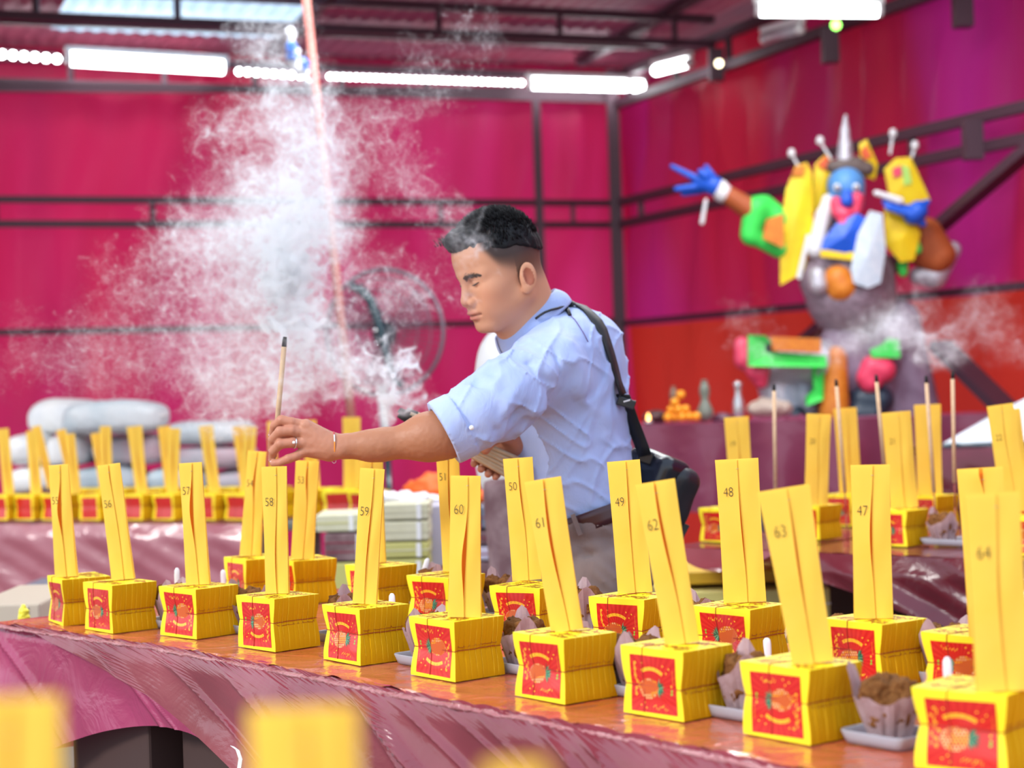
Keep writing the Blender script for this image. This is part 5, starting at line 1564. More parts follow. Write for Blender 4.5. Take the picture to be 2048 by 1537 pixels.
def cake(label, px, py, zt=TZ + 0.090, v=0, z0=TZ + 0.009, group='steamed cakes on the front tables', rot=0.0, s=1.0):
    p = onz(px, py, zt)
    t = thing('steamed_cake', label, 'cake', (p.x, p.y, z0), rot, group)
    t.scale = (s, s, s)
    link('cake', CUPS[v][1], t); link('paper_cup', CUPS[v][0], t)
    return p
def tray(label, p, ang, L=0.15, Wd=0.085, group='foam trays under the cakes'):
    mb = MB()
    def f(a, b):
        an = a * 2 * math.pi; c, s = math.cos(an), math.sin(an)
        k = 1 / max(abs(c) ** 8 + abs(s) ** 8, 1e-9) ** (1 / 8)
        prof = [(0.0, 0.002), (0.82, 0.002), (0.86, 0.004), (0.96, 0.016), (1.0, 0.018), (1.01, 0.016), (0.9, 0.001), (0.0, 0.0)]
        q = b * (len(prof) - 1); i = min(int(q), len(prof) - 2); w = q - i
        r = prof[i][0] * (1 - w) + prof[i + 1][0] * w; z = prof[i][1] * (1 - w) + prof[i + 1][1] * w
        rib = 1 + 0.006 * math.sin(an * 40) * (r > .84)
        return (c * k * r * L / 2 * rib, s * k * r * Wd / 2 * rib, z)
    mb.grid(f, 96, 15, cu=True); t = mb.build('foam_tray', M_TRAY, None, (p.x, p.y, TZ + 0.002)); t.rotation_euler = (0, 0, ang)
    return props(t, label, 'tray', group)
def spoon(label, px, py, h, lean=0.0, base_z=TZ + 0.012, group='white plastic spoons on the front tables', Yo=0.0):
    top = onz(px, py, base_z + h); 
    mb = MB(); pr = [(0.0010, 0), (0.0036, 0.001), (0.0046, 0.02), (0.0055, h * .6), (0.0062, h * .82), (0.0056, h * .94), (0.0030, h * .99), (0.0004, h)]
    vs = []; n = 12
    for r_, z in pr:
        for k in range(n): vs.append((r_ * math.cos(2 * math.pi * k / n), r_ * .35 * math.sin(2 * math.pi * k / n), z))
    fs = [(i * n + k, i * n + (k + 1) % n, (i + 1) * n + (k + 1) % n, (i + 1) * n + k) for i in range(len(pr) - 1) for k in range(n)]
    mb.add(vs, fs + [tuple(range(n))[::-1]], 0, True)
    t = mb.build('plastic_spoon', M_SPOON, None, (top.x, top.y + Yo, base_z)); t.rotation_euler = (0, lean, 0); props(t, label, 'spoon', group)
where = [  # px, py of the cake top, variant, rotation, label
    (1047, 1232, 0, .2, 'brown cake in a pale paper cup between the bundles sixty and sixty-one'),
    (1212, 1262, 1, .9, 'brown cake just right of the bundle sixty-one, in front of bundle forty-nine'),
    (1278, 1268, 2, .4, 'brown cake behind the bundle sixty-two, touching the label of bundle forty-nine'),
    (1492, 1303, 1, .1, 'brown cake behind the bundle sixty-three, in front of bundle forty-eight'),
    (1776, 1345, 0, 1.2, 'brown cake in a tall crumpled paper cup right of the bundle sixty-three'),
    (855, 1222, 2, .5, 'brown cake with a white paper peak behind the bundle sixty'),
    (497, 1172, 0, 1.0, 'brown cake just left of sleeve fifty-eight'),
    (688, 1186, 1, .3, 'brown cake behind the bundle fifty-nine'),
    (348, 1165, 2, .8, 'brown cake between sleeve fifty-six and sleeve fifty-seven'),
    (1004, 1148, 0, .6, 'brown cake between sleeve sixty and sleeve fifty, behind the second row'),
    (1170, 1172, 1, .2, 'brown cake left of the bundle forty-nine, before the trousers'),
    (868, 1134, 2, 1.1, 'brown cake behind the bundle fifty-one'),
    (1396, 1196, 0, .3, 'brown cake at the left edge of the bundle forty-eight'),
    (1672, 1228, 1, .7, 'brown cake between sleeve sixty-three and sleeve forty-seven'),
    (1892, 1244, 2, .1, 'brown cake between the bundle forty-seven and sleeve sixty-four')]
TA = math.atan2(TD.y, TD.x)
ordn = 'leftmost'
for i, (px, py, v, ro_, lab) in enumerate(where):
    p = cake(lab, px, py, TZ + 0.094, v, rot=ro_, s=1.18)
    side = lab.split(' cake ')[1]
    tray('white tray under the cake ' + side.replace('in a pale paper cup ', '').replace('in a tall crumpled paper cup ', '').replace('with a white paper peak ', ''), p + Vector((0.0, 0.0, 0)), TA, 0.105, 0.085)
for px, py, h, ln, lab in ((782, 1187, .085, .02, 'white spoon handle behind the bundle fifty-nine'), (1897, 1314, .10, -.02, 'white spoon handle left of sleeve sixty-four'),
                           (1551, 1186, .105, .35, 'white spoon leaning right of sleeve forty-eight'), (823, 1112, .105, .35, 'white spoon leaning behind the bundle fifty-one'),
                           (352, 1136, .10, .02, 'white spoon between sleeve fifty-six and sleeve fifty-seven'), (1537, 1276, .06, -.05, 'short white spoon handle behind the bundle sixty-three'),
                           (446, 1140, .075, 0.0, 'white spoon in front of the bundle fifty-four')):
    spoon(lab, px, py, h, ln)

# ================================================================== middle tables: bundles, sleeves, incense
def small_bundle(label, p, a, var, flip, group): return bundle(label, p, a, var, flip, group, TZ + 0.004, full=True)
GR = 'joss paper bundles on the middle right table'
for px, py, a, v, fl, lab in ((1460, 1022, .70, 0, False, 'bundle under sleeve nineteen on the middle right table'), (1639, 1016, .72, 2, True, 'bundle under sleeve twenty on the middle right table'),
                          (1813, 1026, .74, 3, False, 'bundle under sleeve twenty-one on the middle right table'), (1706, 994, .66, 1, False, 'bundle behind sleeve twenty, back row of the middle right table'),
                          (1873, 996, .62, 4, True, 'bundle behind sleeve twenty-one with a thin stem before it'), (2078, 1040, .70, 0, True, 'bundle beside sleeve twenty-two, rightmost on its table'),
                          (2062, 1006, .66, 2, False, 'bundle behind sleeve twenty-two, back row')):
    small_bundle('yellow joss paper ' + lab, onz(px, py, ZB), a, v, fl, GR)
G2 = 'paper sleeves on the middle right table'
for n, a, b, c, d, g, lab in ((19, (1448, 835), (1497, 834), (1461, 1015), (1508, 1015), (.4, .3, .003), 'yellow paper sleeve numbered nineteen behind sleeve forty-eight'),
                           (20, (1613, 829), (1662, 828), (1609, 1014), (1655, 1015), (.5, .3, .001), 'yellow paper sleeve numbered twenty'),
                           (None, (1667, 817), (1713, 816), (1680, 990), (1724, 990), (.5, .3, .003), 'plain yellow paper sleeve just right of sleeve twenty'),
                           (21, (1762, 825), (1821, 824), (1781, 1019), (1836, 1020), (.3, .3, .002), 'yellow paper sleeve numbered twenty-one'),
                           (None, (1828, 809), (1881, 810), (1836, 993), (1884, 993), (.3, .3, .001), 'plain yellow paper sleeve with an incense stick in front of it'),
                           (22, (1974, 810), (2026, 810), (2004, 1026), (2058, 1028), (.7, .2, .002), 'yellow paper sleeve numbered twenty-two'),
                           (None, (2000, 818), (2040, 820), (2020, 1000), (2062, 1000), (.6, .3, .001), 'plain yellow paper sleeve behind sleeve twenty-two')):
    sleeve(n, a, b, c, d, None, lab, G2, gap=g, numz=.70, yaw=-.05)
pc = onz(1884, 1040, TZ + .075); t = thing('steamed_cake', 'brown cake in a crumpled cup beside bundle twenty-one on the middle right table', 'cake', (pc.x, pc.y, TZ + .014), .5); t.scale = (1.15, 1.15, 1.15)
link('cake', CUPS[1][1], t); link('paper_cup', CUPS[1][0], t)
tr = tray('white foam tray on the middle right table', Vector((pc.x + .03, pc.y, 0)), math.atan2(D2.y, D2.x), .16, .10); tr.location.z = TZ + .006
for tp, bt, stm, lab in (((1548, 768), (1551, 990), None, 'tall incense stick left of sleeve twenty, behind sleeve sixty-three'), ((1672, 759), (1690, 985), (1692, 1030), 'thin dark incense stick crossing the plain sleeve beside sleeve twenty'),
                         ((1752, 750), (1768, 930), (1772, 1000), 'incense stick just left of sleeve twenty-one'), ((1852, 752), (1868, 985), (1872, 1048), 'incense stick in front of the plain sleeve, burnt tip smoking'),
                         ((1905, 744), (1909, 966), (1910, 1015), 'incense stick standing right of the plain sleeve, before the wine red cloth')):
    base = onz(*(stm or bt), TZ + .004) if (stm or bt)[1] > 1000 else None
    Y = 5.15 if tp[0] < 1700 else 5.0
    s_ = stick(lab, at(*tp, Y), at(*bt, Y), 0.0052, at(*(stm or bt), Y), 'incense sticks standing on the middle right table')
    z_ = s_.location.z
    # the thin stem runs down to the table
    d_ = Vector(s_.location) - at(*tp, Y); d_.normalize(); k_ = (z_ - TZ - 0.004) / max(1e-3, -d_.z)
    if k_ > 0.005:
        mb = MB(); mb.tube([Vector((0, 0, 0)), d_ * k_], 0.0021, 6); mb.build('lower_stem', M_STEM, s_)

GL = 'joss paper bundles on the middle left table'; GS = 'paper sleeves on the middle left table'
place = ['leftmost of the line', 'second from the left', 'third from the left', 'just right of sleeve fifty-five', 'between sleeves fifty-six and fifty-seven', 'left of sleeve fifty-seven', 'just right of sleeve fifty-seven', 'left of sleeve fifty-four']
fx = (6, 58, 113, 190, 277, 340, 422, 487)
aL = math.atan2(N3.y, N3.x) - 0.12
for i, x in enumerate(fx):
    q = P3 + D3 * 0; 
    den = ray(x, 992)[0]
    # point on the front line of the table at this column
    a_ = ray(x, 1040)[0]; tt = (a_ * P3.y - P3.x) / (D3.x - a_ * D3.y)
    F = P3 + D3 * tt + N3 * 0.03
    bundle('yellow bundle, front line of the left table, ' + place[i], F, math.radians(52), i % 5, i % 2 == 0, GL, TZ + .008, full=False)
    if i < 7:
        F2 = F + N3 * 0.36 + D3 * 0.05
        bundle('yellow bundle, back line of the left table, ' + place[i], F2, math.radians(52), (i + 2) % 5, i % 2 == 1, GL, TZ + .008, full=False)
mid = [((-6, 858), (17, 858), (8, 978), (28, 980), 0, 'leftmost of all'), ((52, 866), (75, 858), (62, 985), (83, 985), 0, 'second from the left, leaning'),
       ((62, 853), (80, 853), (80, 968), (96, 968), 1, 'behind the second from the left'), ((112, 860), (131, 860), (140, 985), (156, 985), 1, 'leaning hard, right of sleeve fifty-five'),
       ((133, 868), (149, 868), (142, 990), (162, 990), 0, 'directly right of sleeve fifty-five'), ((181, 867), (202, 866), (200, 965), (216, 965), 1, 'leaning, left of sleeve fifty-six'),
       ((200, 853), (222, 853), (200, 975), (226, 975), 0, 'directly above sleeve fifty-six'), ((253, 853), (284, 853), (273, 992), (295, 992), 0, 'right of sleeve fifty-six'),
       ((315, 853), (340, 853), (330, 965), (352, 965), 1, 'leaning, left of sleeve fifty-seven'), ((336, 858), (361, 857), (333, 992), (357, 992), 0, 'nearest left of sleeve fifty-seven'),
       ((397, 852), (426, 852), (418, 992), (440, 992), 0, 'right of sleeve fifty-seven'), ((464, 853), (490, 853), (482, 985), (506, 985), 1, 'leaning, left of sleeve fifty-four'),
       ((488, 853), (514, 853), (480, 992), (505, 992), 0, 'nearest left of sleeve fifty-four')]
for i, (a, b, c, d, back, lab) in enumerate(mid):
    cx = (c[0] + d[0]) / 2; a_ = ray(cx, c[1])[0]; PP = P3 + N3 * (0.10 + 0.36 * back); tt = (a_ * PP.y - PP.x) / (D3.x - a_ * D3.y); F = PP + D3 * tt
    if back and i == 2:
        F = P3 + D3 * (((ray(104, 968)[0]) * PP.y - PP.x) / (D3.x - ray(104, 968)[0] * D3.y)) + N3 * .46
    sleeve(None, a, b, c, d, (F.x, F.y, 0), 'small yellow paper sleeve on the left table, ' + lab, GS, zb=TZ + .008 + BH + .0035, gap=(rng.uniform(.3, .7), .3, .003), yaw=-.1)
# right-hand end of that line, seen under the reaching arm
F = at(672, 1040, 6.6); F.z = 0
table('small bare folding table end seen under the reaching arm', P3 + D3 * 1.22, D3, N3, 0.34, 0.70, TZ + .005, top=mat('grey_tabletop', (.12, .12, .10), .8))
bundle('yellow joss paper bundle with a pale orange label under the reaching wrist', (at(706, 985, 6.75).x, 6.75), math.radians(75), 0, False, GL, TZ + .010, full=False)
bundle('greenish yellow joss paper bundle left of the one under the wrist', (at(664, 985, 6.9).x, 6.9), math.radians(65), 1, True, GL, TZ + .010, full=False)
for a, b, c, d, lab, Y in (((534, 843), (549, 843), (540, 985), (560, 985), 'just behind the incense stick hand', 6.9), ((606, 842), (632, 840), (612, 985), (640, 985), 'above the back of the reaching hand', 6.95),
                        ((685, 835), (721, 835), (688, 978), (722, 978), 'tall, crossing the reaching forearm', 6.82), ((718, 925), (752, 925), (724, 1000), (760, 1000), 'right of the tall one, mostly hidden behind sleeve fifty-nine', 6.7)):
    q = at((c[0] + d[0]) / 2, c[1], Y)
    sleeve(None, a, b, c, d, (q.x, q.y, 0), 'blurred yellow sleeve ' + lab, GS, zb=TZ + .008 + BH + .0045 if Y < 6.88 else TZ + .008 + BH + .0045, Y=Y, gap=(.5, .3, .002), yaw=-.1)
    if Y not in (6.82,):
        bundle('yellow bundle under the blurred sleeve ' + lab, (q.x - .0, q.y - .07), math.radians(45), 2, True, GL, TZ + .010 if Y < 6.88 else TZ + .008, full=False)

# ================================================================== the very near sleeves
GN = 'strongly blurred sleeves close to the camera'
for a, b, c, d, Y, lab in (((-92, 1393), (122, 1397), (-70, 2600), (150, 2600), .82, 'huge blurred yellow sleeve top at the lower left corner'),
                        ((498, 1412), (716, 1418), (470, 2600), (700, 2600), .81, 'huge blurred yellow sleeve top at the lower edge, left of centre'),
                        ((968, 1527), (1098, 1529), (950, 2900), (1090, 2900), .66, 'tip of a blurred yellow sleeve at the bottom centre')):
    zt = at((a[0] + b[0]) / 2, a[1], Y).z; hh = 0.25; zb = TZ + BH + .0035
    w = abs(b[0] - a[0]); mid_ = (a[0] + b[0]) / 2
    bx = at(mid_ + 8, a[1], Y).x
    # bottom corners sit straight below the top ones
    yb = 768.5 + (CAMZ - zb) / Y * FPX + (mid_ - 1024) * -SR
    sleeve(None, a, b, (mid_ - w / 2, yb), (mid_ + w / 2, yb), (bx, Y, 0), lab, GN, zb=zb, gap=(.5, .3, .003), yaw=0.0)
    e2 = Vector((math.cos(.7), math.sin(.7), 0))
    bundle('joss paper bundle under the ' + lab.split(' sleeve')[0] + ' sleeve nearest the camera, ' + ('leftmost' if a[0] < 0 else 'rightmost' if a[0] > 900 else 'middle one'), (bx - .01, Y - .075), .7, 1, False, GN + ' bundles', TZ + .0025, full=False)
# ================================================================== things behind the man
# ---- standing fan
M_FAN = mat('dark_teal_enamel', (0.010, 0.045, 0.060), 0.25, coat=0.6); M_WIRE = mat('grey_fan_wire', (0.22, 0.16, 0.20), 0.5, 0.4)
YF_ = 8.8
FN = thing('standing_fan', 'large standing fan with a dark teal motor and round wire cage behind the smoke', 'fan', (at(778, 980, YF_).x, YF_, 0))
f0 = Vector(FN.location); fc = at(768, 665, YF_) - f0
R_ = 126 / FPX * YF_
fy_ = Matrix.Rotation(math.radians(-18), 3, 'Z')
mb = MB()
for rr, yy, w in ((1.0, 0, .011), (1.0, .012, .008), (.66, -.07, .003), (.33, -.10, .003), (.85, -.045, .003)):
    mb.tube([fc + fy_ @ Vector((R_ * rr * math.cos(k / 64 * 2 * math.pi), yy, R_ * rr * math.sin(k / 64 * 2 * math.pi))) for k in range(64)], w, 6, closed=True)
for k in range(56):
    a = k / 56 * 2 * math.pi
    for sgn in (1, -1):
        mb.tube([fc + fy_ @ Vector((R_ * q * math.cos(a), sgn * (0.10 * math.sqrt(max(0, 1 - q * q)) + .004), R_ * q * math.sin(a))) for q in (.16, .4, .6, .78, .9, 1.0)], 0.0016, 4)
mb.build('cage', M_WIRE, FN)
mb = MB()
for k in range(3):
    a0 = k * 2.094 + .5
    def f(a, b, a0=a0):
        r = R_ * (.12 + .74 * a); an = a0 + (b - .5) * (1.0 - .2 * a)
        return fc + fy_ @ Vector((r * math.cos(an), .03 * (b - .5), r * math.sin(an)))
    m2 = MB(); m2.grid(f, 8, 6); o = m2.build('blade', mat('smoked_blade', (.30, .10, .16), .3, alpha=.3) if k == 0 else bpy.data.materials['smoked_blade'], FN); s_ = o.modifiers.new('s', 'SOLIDIFY'); s_.thickness = .003
mb = MB(); mb.lathe([(0.001, -.10), (0.045, -.095), (0.062, -.05), (0.062, .03), (0.04, .07), (0.001, .075)], fc + Vector((.005, -.02, -.01)), 20, R=Matrix.Rotation(math.pi / 2, 3, 'X')); mb.build('motor', M_FAN, FN)
mb = MB()                                   # curved yoke
pts = [at(x, y, YF_ - .12) - f0 for x, y in ((700, 572), (722, 580), (740, 600), (752, 628), (760, 655), (768, 690), (778, 730), (790, 762), (806, 775))]
mb.tube(pts, [.022, .026, .027, .026, .026, .024, .022, .020, .016], 10); mb.build('yoke', M_FAN, FN)
mb = MB(); mb.tube([at(764, 770, YF_) - f0, at(774, 905, YF_) - f0], 0.024, 14); mb.build('upper_pole', M_WHITE, FN)
p_ = at(783, 985, YF_) - f0
mb = MB(); mb.tube([at(774, 900, YF_) - f0, Vector((p_.x, 0, .05))], 0.017, 12); mb.build('lower_pole', M_FAN, FN)
mb = MB(); mb.lathe([(0.30, 0), (0.30, 0.02), (0.10, 0.05), (0.03, 0.09)], (p_.x, 0, 0), 28); mb.build('base', M_FAN, FN)
for x, y, r in ((750, 661, .012), (734, 690, .010), (752, 688, .010)):
    mb = MB(); mb.lathe([(0.001, -r), (r * .7, -r * .7), (r, 0), (r * .7, r * .7), (0.001, r)], at(x, y, YF_ - .19) - f0, 10); mb.build('knob', M_SILVER, FN)

# ---- rice sacks at the left
def sack_mat(name, c, c2): return mat(name, c, 0.45, noise=(7, c2, 0.12), bump=(12, .5, .03))
M_SK = [sack_mat('white_woven_sack', (.80, .80, .78), (.70, .72, .74)), sack_mat('bluish_woven_sack', (.50, .58, .62), (.62, .66, .68)), sack_mat('printed_grey_sack', (.42, .44, .48), (.52, .36, .40)), sack_mat('pale_teal_sack', (.40, .52, .58), (.52, .58, .62))]
def sack(label, x0, y0, x1, y1, m, Y=8.6, dep=.36):
    if (x0, y0) == (68, 797): Y, dep = 8.78, .30
    if (x0, y0) == (130, 800): Y, dep = 8.44, .30
    c = at((x0 + x1) / 2, (y0 + y1) / 2, Y); w = (x1 - x0) / FPX * Y / 2; h = (y1 - y0) / FPX * Y / 2
    t = thing('woven_sack', label, 'sack', (c.x, c.y, c.z - h), random.uniform(-.03, .03), 'woven sacks stacked behind the left table')
    mb = MB(); sd = random.uniform(0, 9)
    def f(a, b):
        th_ = a * 2 * math.pi; ph = (b - .5) * math.pi
        cx, sx_ = math.cos(th_), math.sin(th_); cp, sp_ = math.cos(ph), math.sin(ph)
        pw = lambda v, e: math.copysign(abs(v) ** e, v)
        x = w * pw(cp, .45) * pw(cx, .45); y = dep / 2 * pw(cp, .45) * pw(sx_, .45); z = h * (1 + pw(sp_, .6)) * (1 - .10 * (abs(x) / w) ** 3)
        n = fn_noise(x * 6 + sd, y * 6, z * 7) * .016
        return (x + n, y + n, max(0, z + n * (1 if z > .01 else 0)))
    mb.grid(f, 48, 22, cu=True); mb.build('bag', m, t)
    mb = MB()
    for k in (-1, 1):
        mb.tube([(k * w * .97, -dep * .3, h), (k * (w * 1.0 + .006), 0, h * 1.02), (k * w * .97, dep * .3, h)], .009, 6)
    mb.build('stitched_end', M_WHITE, t)
SKL = [(68, 797, 205, 868, 0, 'white woven sack, top left of the stack'), (130, 800, 330, 868, 1, 'pale blue woven sack lying on top of the stack'), (24, 868, 104, 930, 0, 'white woven sack at the left end, second layer'),
       (106, 868, 190, 930, 0, 'white woven sack above sleeve fifty-six, second layer'), (193, 868, 338, 930, 2, 'printed grey woven sack, second layer'), (330, 840, 500, 890, 1, 'pale blue woven sack on top of the right pile'),
       (340, 890, 510, 938, 2, 'printed grey woven sack in the middle of the right pile'), (28, 930, 146, 985, 0, 'white woven sack in the lowest layer, left end'), (149, 930, 296, 985, 3, 'teal tinted woven sack in the lowest layer'),
       (299, 932, 424, 986, 3, 'teal tinted woven sack in the lowest layer of the right pile'), (428, 938, 540, 986, 2, 'printed grey sack at the right bottom of the pile')]
for x0, y0, x1, y1, m, lab in SKL: sack(lab + ' behind the left table', x0, y0, x1, y1, M_SK[m])
pb = at(280, 987, 8.6)
t = thing('wooden_platform', 'low wooden platform carrying the stack of woven sacks', 'platform', (pb.x, 8.62, 0)); M_WOOD = mat('brown_wood', (.16, .08, .045), .6)
mb = MB(); mb.box((0, 0, pb.z - .03), (1.35, .55, .05)); bevel(mb.build('deck', M_WOOD, t), .005)
for sx in (-1, 1):
    for sy in (-1, 1):
        mb = MB(); mb.box((sx * .6, sy * .22, (pb.z - .06) / 2 + .002), (.07, .07, pb.z - .06)); mb.build('leg', M_WOOD, t)
def crate(label, px0, py0, px1, py1, Y, m, cat='box', dep=.3, name='carton', bands=None, group=None, z0=None):
    a, b = at(px0, py1, Y), at(px1, py0, Y)
    w, h = (b.x - a.x), (b.z - a.z); t = thing(name, label, cat, ((a.x + b.x) / 2, Y + dep / 2, a.z), 0, group)
    mb = MB(); mb.box((0, 0, h / 2), (w, dep, h)); bevel(mb.build('body', m, t), .006)
    if bands:
        for q in range(bands[0]):
            mb = MB(); mb.box((0, 0, h * (q + 1) / (bands[0] + 1)), (w + .003, dep + .003, .004)); mb.build('seam', bands[1], t)
    mb = MB(); mb.box((w * .28, -dep / 2 - .002, h * .5), (w * .10, .003, h * .9)); mb.build('paper_tag', M_WHITE if not bands or len(bands) < 3 else bands[2], t)
    return t
M_PALE_P = mat('pale_paper_blocks', (.55, .53, .36), .7, noise=(20, (.62, .60, .44), .2)); M_OLIVE = mat('olive_paper_blocks', (.50, .48, .16), .7); M_LAV = mat('lavender_white_box', (.55, .52, .64), .6)
M_MAR = mat('maroon_grey_boxes', (.13, .06, .07), .6, noise=(14, (.26, .17, .18), .15)); M_GREYB = mat('grey_blue_box', (.16, .17, .22), .6); M_CARD = mat('beige_cardboard', (.50, .42, .32), .7); M_DKR = mat('dark_red_stripe', (.25, .02, .05), .5)
G6 = 'blocks of paper stacked behind the front tables'
crate('white topped pale paper block on the grey stack behind sleeve fifty-three', 632, 1028, 722, 1066, 6.0, M_PALE_P, 'paper block', .25, 'paper_block', (1, M_OLIVE), G6)
crate('grey and maroon box under the white topped paper block', 650, 1066, 735, 1125, 6.0, M_MAR, 'box', .28, 'carton', (2, M_DKR))
crate('low olive block at the foot of the grey and maroon box', 630, 1125, 735, 1190, 6.0, M_OLIVE, 'paper block', .28, 'paper_block', None, G6)
for k, (y0, y1, m, lab) in enumerate(((1006, 1042, M_PALE_P, 'topmost pale paper block right of sleeve fifty-nine'), (1042, 1084, M_PALE_P, 'middle pale paper block right of sleeve fifty-nine'), (1084, 1118, M_OLIVE, 'lower olive paper block right of sleeve fifty-nine'), (1118, 1180, M_OLIVE, 'bottom olive paper block right of sleeve fifty-nine'))):
    crate(lab, 764, y0, 858, y1, 5.7, m, 'paper block', .3, 'paper_block', (1, M_PALE_P), G6)
crate('lavender white carton left of sleeve fifty-one', 848, 1010, 900, 1135, 5.9, M_LAV, 'box', .3)
for lab, px_, py_, Y_, w_, d_ in (('low wooden bench under the grey and maroon box', 675, 1190, 6.0, .24, .30), ('low wooden bench under the four paper blocks', 811, 1180, 5.7, .26, .34)):
    q_ = at(px_, py_, Y_); t = thing('wooden_bench', lab, 'bench', (q_.x, Y_ + .15, 0)); zt_ = q_.z - .002
    mb = MB(); mb.box((0, 0, zt_ - .015), (w_, d_, .03)); mb.build('seat', M_WOOD, t)
    for sx in (-1, 1):
        for sy in (-1, 1):
            mb = MB(); mb.box((sx * (w_ / 2 - .03), sy * (d_ / 2 - .03), (zt_ - .03) / 2 + .002), (.035, .035, zt_ - .034)); mb.build('leg', M_WOOD, t)
M_CRUM = mat('crumpled_white_paper', (.75, .74, .76), .6, bump=(30, 1.0, .02))
def lump(name, label, cat, x, y, Y, r, m, sc=(1, 1, .6), seed=1, group=None):
    p = at(x, y, Y); r_ = np.array(sc) * r
    V, F = sdf_mesh(name, lambda P: s_ell(P, (0, 0, r_[2]), r_) + r * .16 * gnoise(P, 2.2 / r, seed) + r * .06 * gnoise(P, 6 / r, seed + 1), -r_ * 1.5, r_ * 1.5 + np.array((0, 0, r_[2])), r / 14, None)
    o = link(name, np_mesh(name, V, F, [m]), None, (p.x, p.y, p.z - r_[2])); return props(o, label, cat, group)
lump('crumpled_paper', 'crumpled white paper on top of the pale paper blocks', 'paper', 800, 1000, 5.85, .075, M_CRUM, (1.2, .8, .30), 5)
lump('crumpled_paper', 'crumpled white paper beside the lavender carton', 'paper', 850, 1001, 6.05, .06, M_CRUM, (1.1, .8, .3), 6)
M_ORC = mat('bright_orange_cloth', (.85, .13, .01), .6, bump=(6, .6, .05))
lump('orange_cloth', 'heap of bright orange cloth behind sleeves fifty-one and sixty', 'cloth', 862, 985, 6.9, .10, M_ORC, (1.0, .7, .62), 7)
lump('orange_cloth', 'flat bright orange cloth on the shelf behind the incense hand', 'cloth', 975, 992, 6.8, .17, M_ORC, (1.0, .5, .20), 8)
sh = at(950, 1003, 6.75)
t = thing('storage_rack', 'grey storage rack with the orange cloth, between sleeves fifty-one and fifty', 'rack', (sh.x, 6.78, 0))
for z in (sh.z - .02, sh.z - .30, sh.z - .58):
    mb = MB(); mb.box((0, 0, z), (.52, .42, .02)); mb.build('shelf', M_GREYB, t)
for sx in (-1, 1):
    for sy in (-1, 1):
        mb = MB(); mb.box((sx * .25, sy * .20, (sh.z) / 2 + .002), (.025, .025, sh.z - .004)); mb.build('leg', M_GREYB, t)
for (x0, y0, x1, y1, m, lab) in ((880, 1012, 958, 1060, M_MAR, 'maroon carton on the rack behind sleeve fifty-one'), (962, 1012, 1016, 1058, M_GREYB, 'grey blue carton on the rack beside sleeve fifty'), (958, 1062, 1020, 1090, M_MAR, 'striped maroon carton, second layer beside sleeve fifty'),
                              (952, 1094, 1018, 1122, M_LAV, 'pale labelled carton, third layer beside sleeve fifty'), (950, 1124, 1022, 1170, M_MAR, 'dark red carton, lowest layer beside sleeve fifty')):
    crate(lab, x0, y0, x1, y1, 6.5, m, 'box', .22, 'carton', (1, M_DKR))
crate('plain white box behind the middle left table, at its left end', -40, 1140, 100, 1190, 8.05, M_WHITE, 'box', .4, 'plain_white_box')  # added white box standing in for a bright patch below the tarpaulin
crate('grey plastic bin behind the leg of the middle left table', 30, 1175, 128, 1232, 6.35, M_GREYB, 'bin', .35, 'plastic_bin')
crate('large beige cardboard box standing left of bundle fifty-five', -60, 1207, 80, 1330, 4.45, M_CARD, 'box', .45, 'cardboard_box')
lump('yellow_ribbon', 'curled yellow ribbon on the cardboard box left of bundle fifty-five', 'ribbon', 48, 1232, 4.25, .016, mat('yellow_ribbon_paper', (.85, .75, .05), .5), (.8, .6, 1.6), 3)
# yellow packs under the middle right table
M_YPK = mat('yellow_packs', (.62, .36, .02), .6, noise=(9, (.70, .46, .03), .2)); M_YTOP = mat('pale_yellow_wrap', (.72, .66, .22), .35)
crate('big golden carton under the pink film end', 1330, 1136, 1655, 1172, 5.35, M_YPK, 'box', .4, 'carton', (0, M_DKR, M_YPK))
crate('clear wrapped pack of pale yellow paper under the golden carton', 1320, 1176, 1660, 1250, 5.3, M_YTOP, 'paper pack', .4, 'paper_pack', (1, M_WHITE))
crate('dark brown carton under the wine red tablecloth', 1660, 1150, 1870, 1290, 5.6, mat('dark_brown_carton', (.07, .03, .02), .6), 'box', .4)
crate('grey crate under the right end of the wine red tablecloth', 1890, 1195, 2080, 1330, 5.2, mat('grey_crate_plastic', (.22, .24, .27), .5), 'crate', .4, 'crate')

# ---- altar table
YA_ = 8.2
pa, pb_ = at(1255, 866, YA_), at(2100, 866, YA_)
za = CAMZ - 92 / FPX * YA_
t = thing('altar_table', 'long altar table under mauve pink cloth below the figure', 'table', ((pa.x + pb_.x) / 2, YA_ + .35, 0)); a0_ = Vector(t.location); wA = pb_.x - pa.x
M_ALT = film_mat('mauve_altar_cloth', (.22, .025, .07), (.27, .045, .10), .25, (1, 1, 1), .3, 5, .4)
mb = MB(); mb.box((0, -.12, za - .02), (wA, .46, .03)); mb.build('tabletop', M_WOOD, t)
for sx in (-.46, -.16, .14, .42):
    for sy in (-.3, .06):
        mb = MB(); mb.tube([(sx * wA, sy, .005), (sx * wA, sy, za - .04)], .02, 8); mb.build('leg', M_LEG, t)
c = thing('altar_cloth', 'mauve pink cloth hanging down the front of the altar table', 'tablecloth', a0_ + H(za)); 
mb = MB(); mb.grid(lambda a, b: ((a - .5) * wA, -.36 - .03 * math.sin(a * 40) * b - .02 * math.sin(a * 17) * b, .004 - b * .40), 160, 12); mb.build('front_fall', M_ALT, c)
mb = MB(); mb.grid(lambda a, b: ((a - .5) * wA, -.36 + b * .47, .0045 + .003 * math.sin(a * 60) * math.sin(b * 9)), 120, 10); mb.build('top_cloth', film_mat('bright_mauve_cloth', (.42, .07, .18), (.46, .10, .22), .2, (1, 1, 1), .3, 5, .4), c)
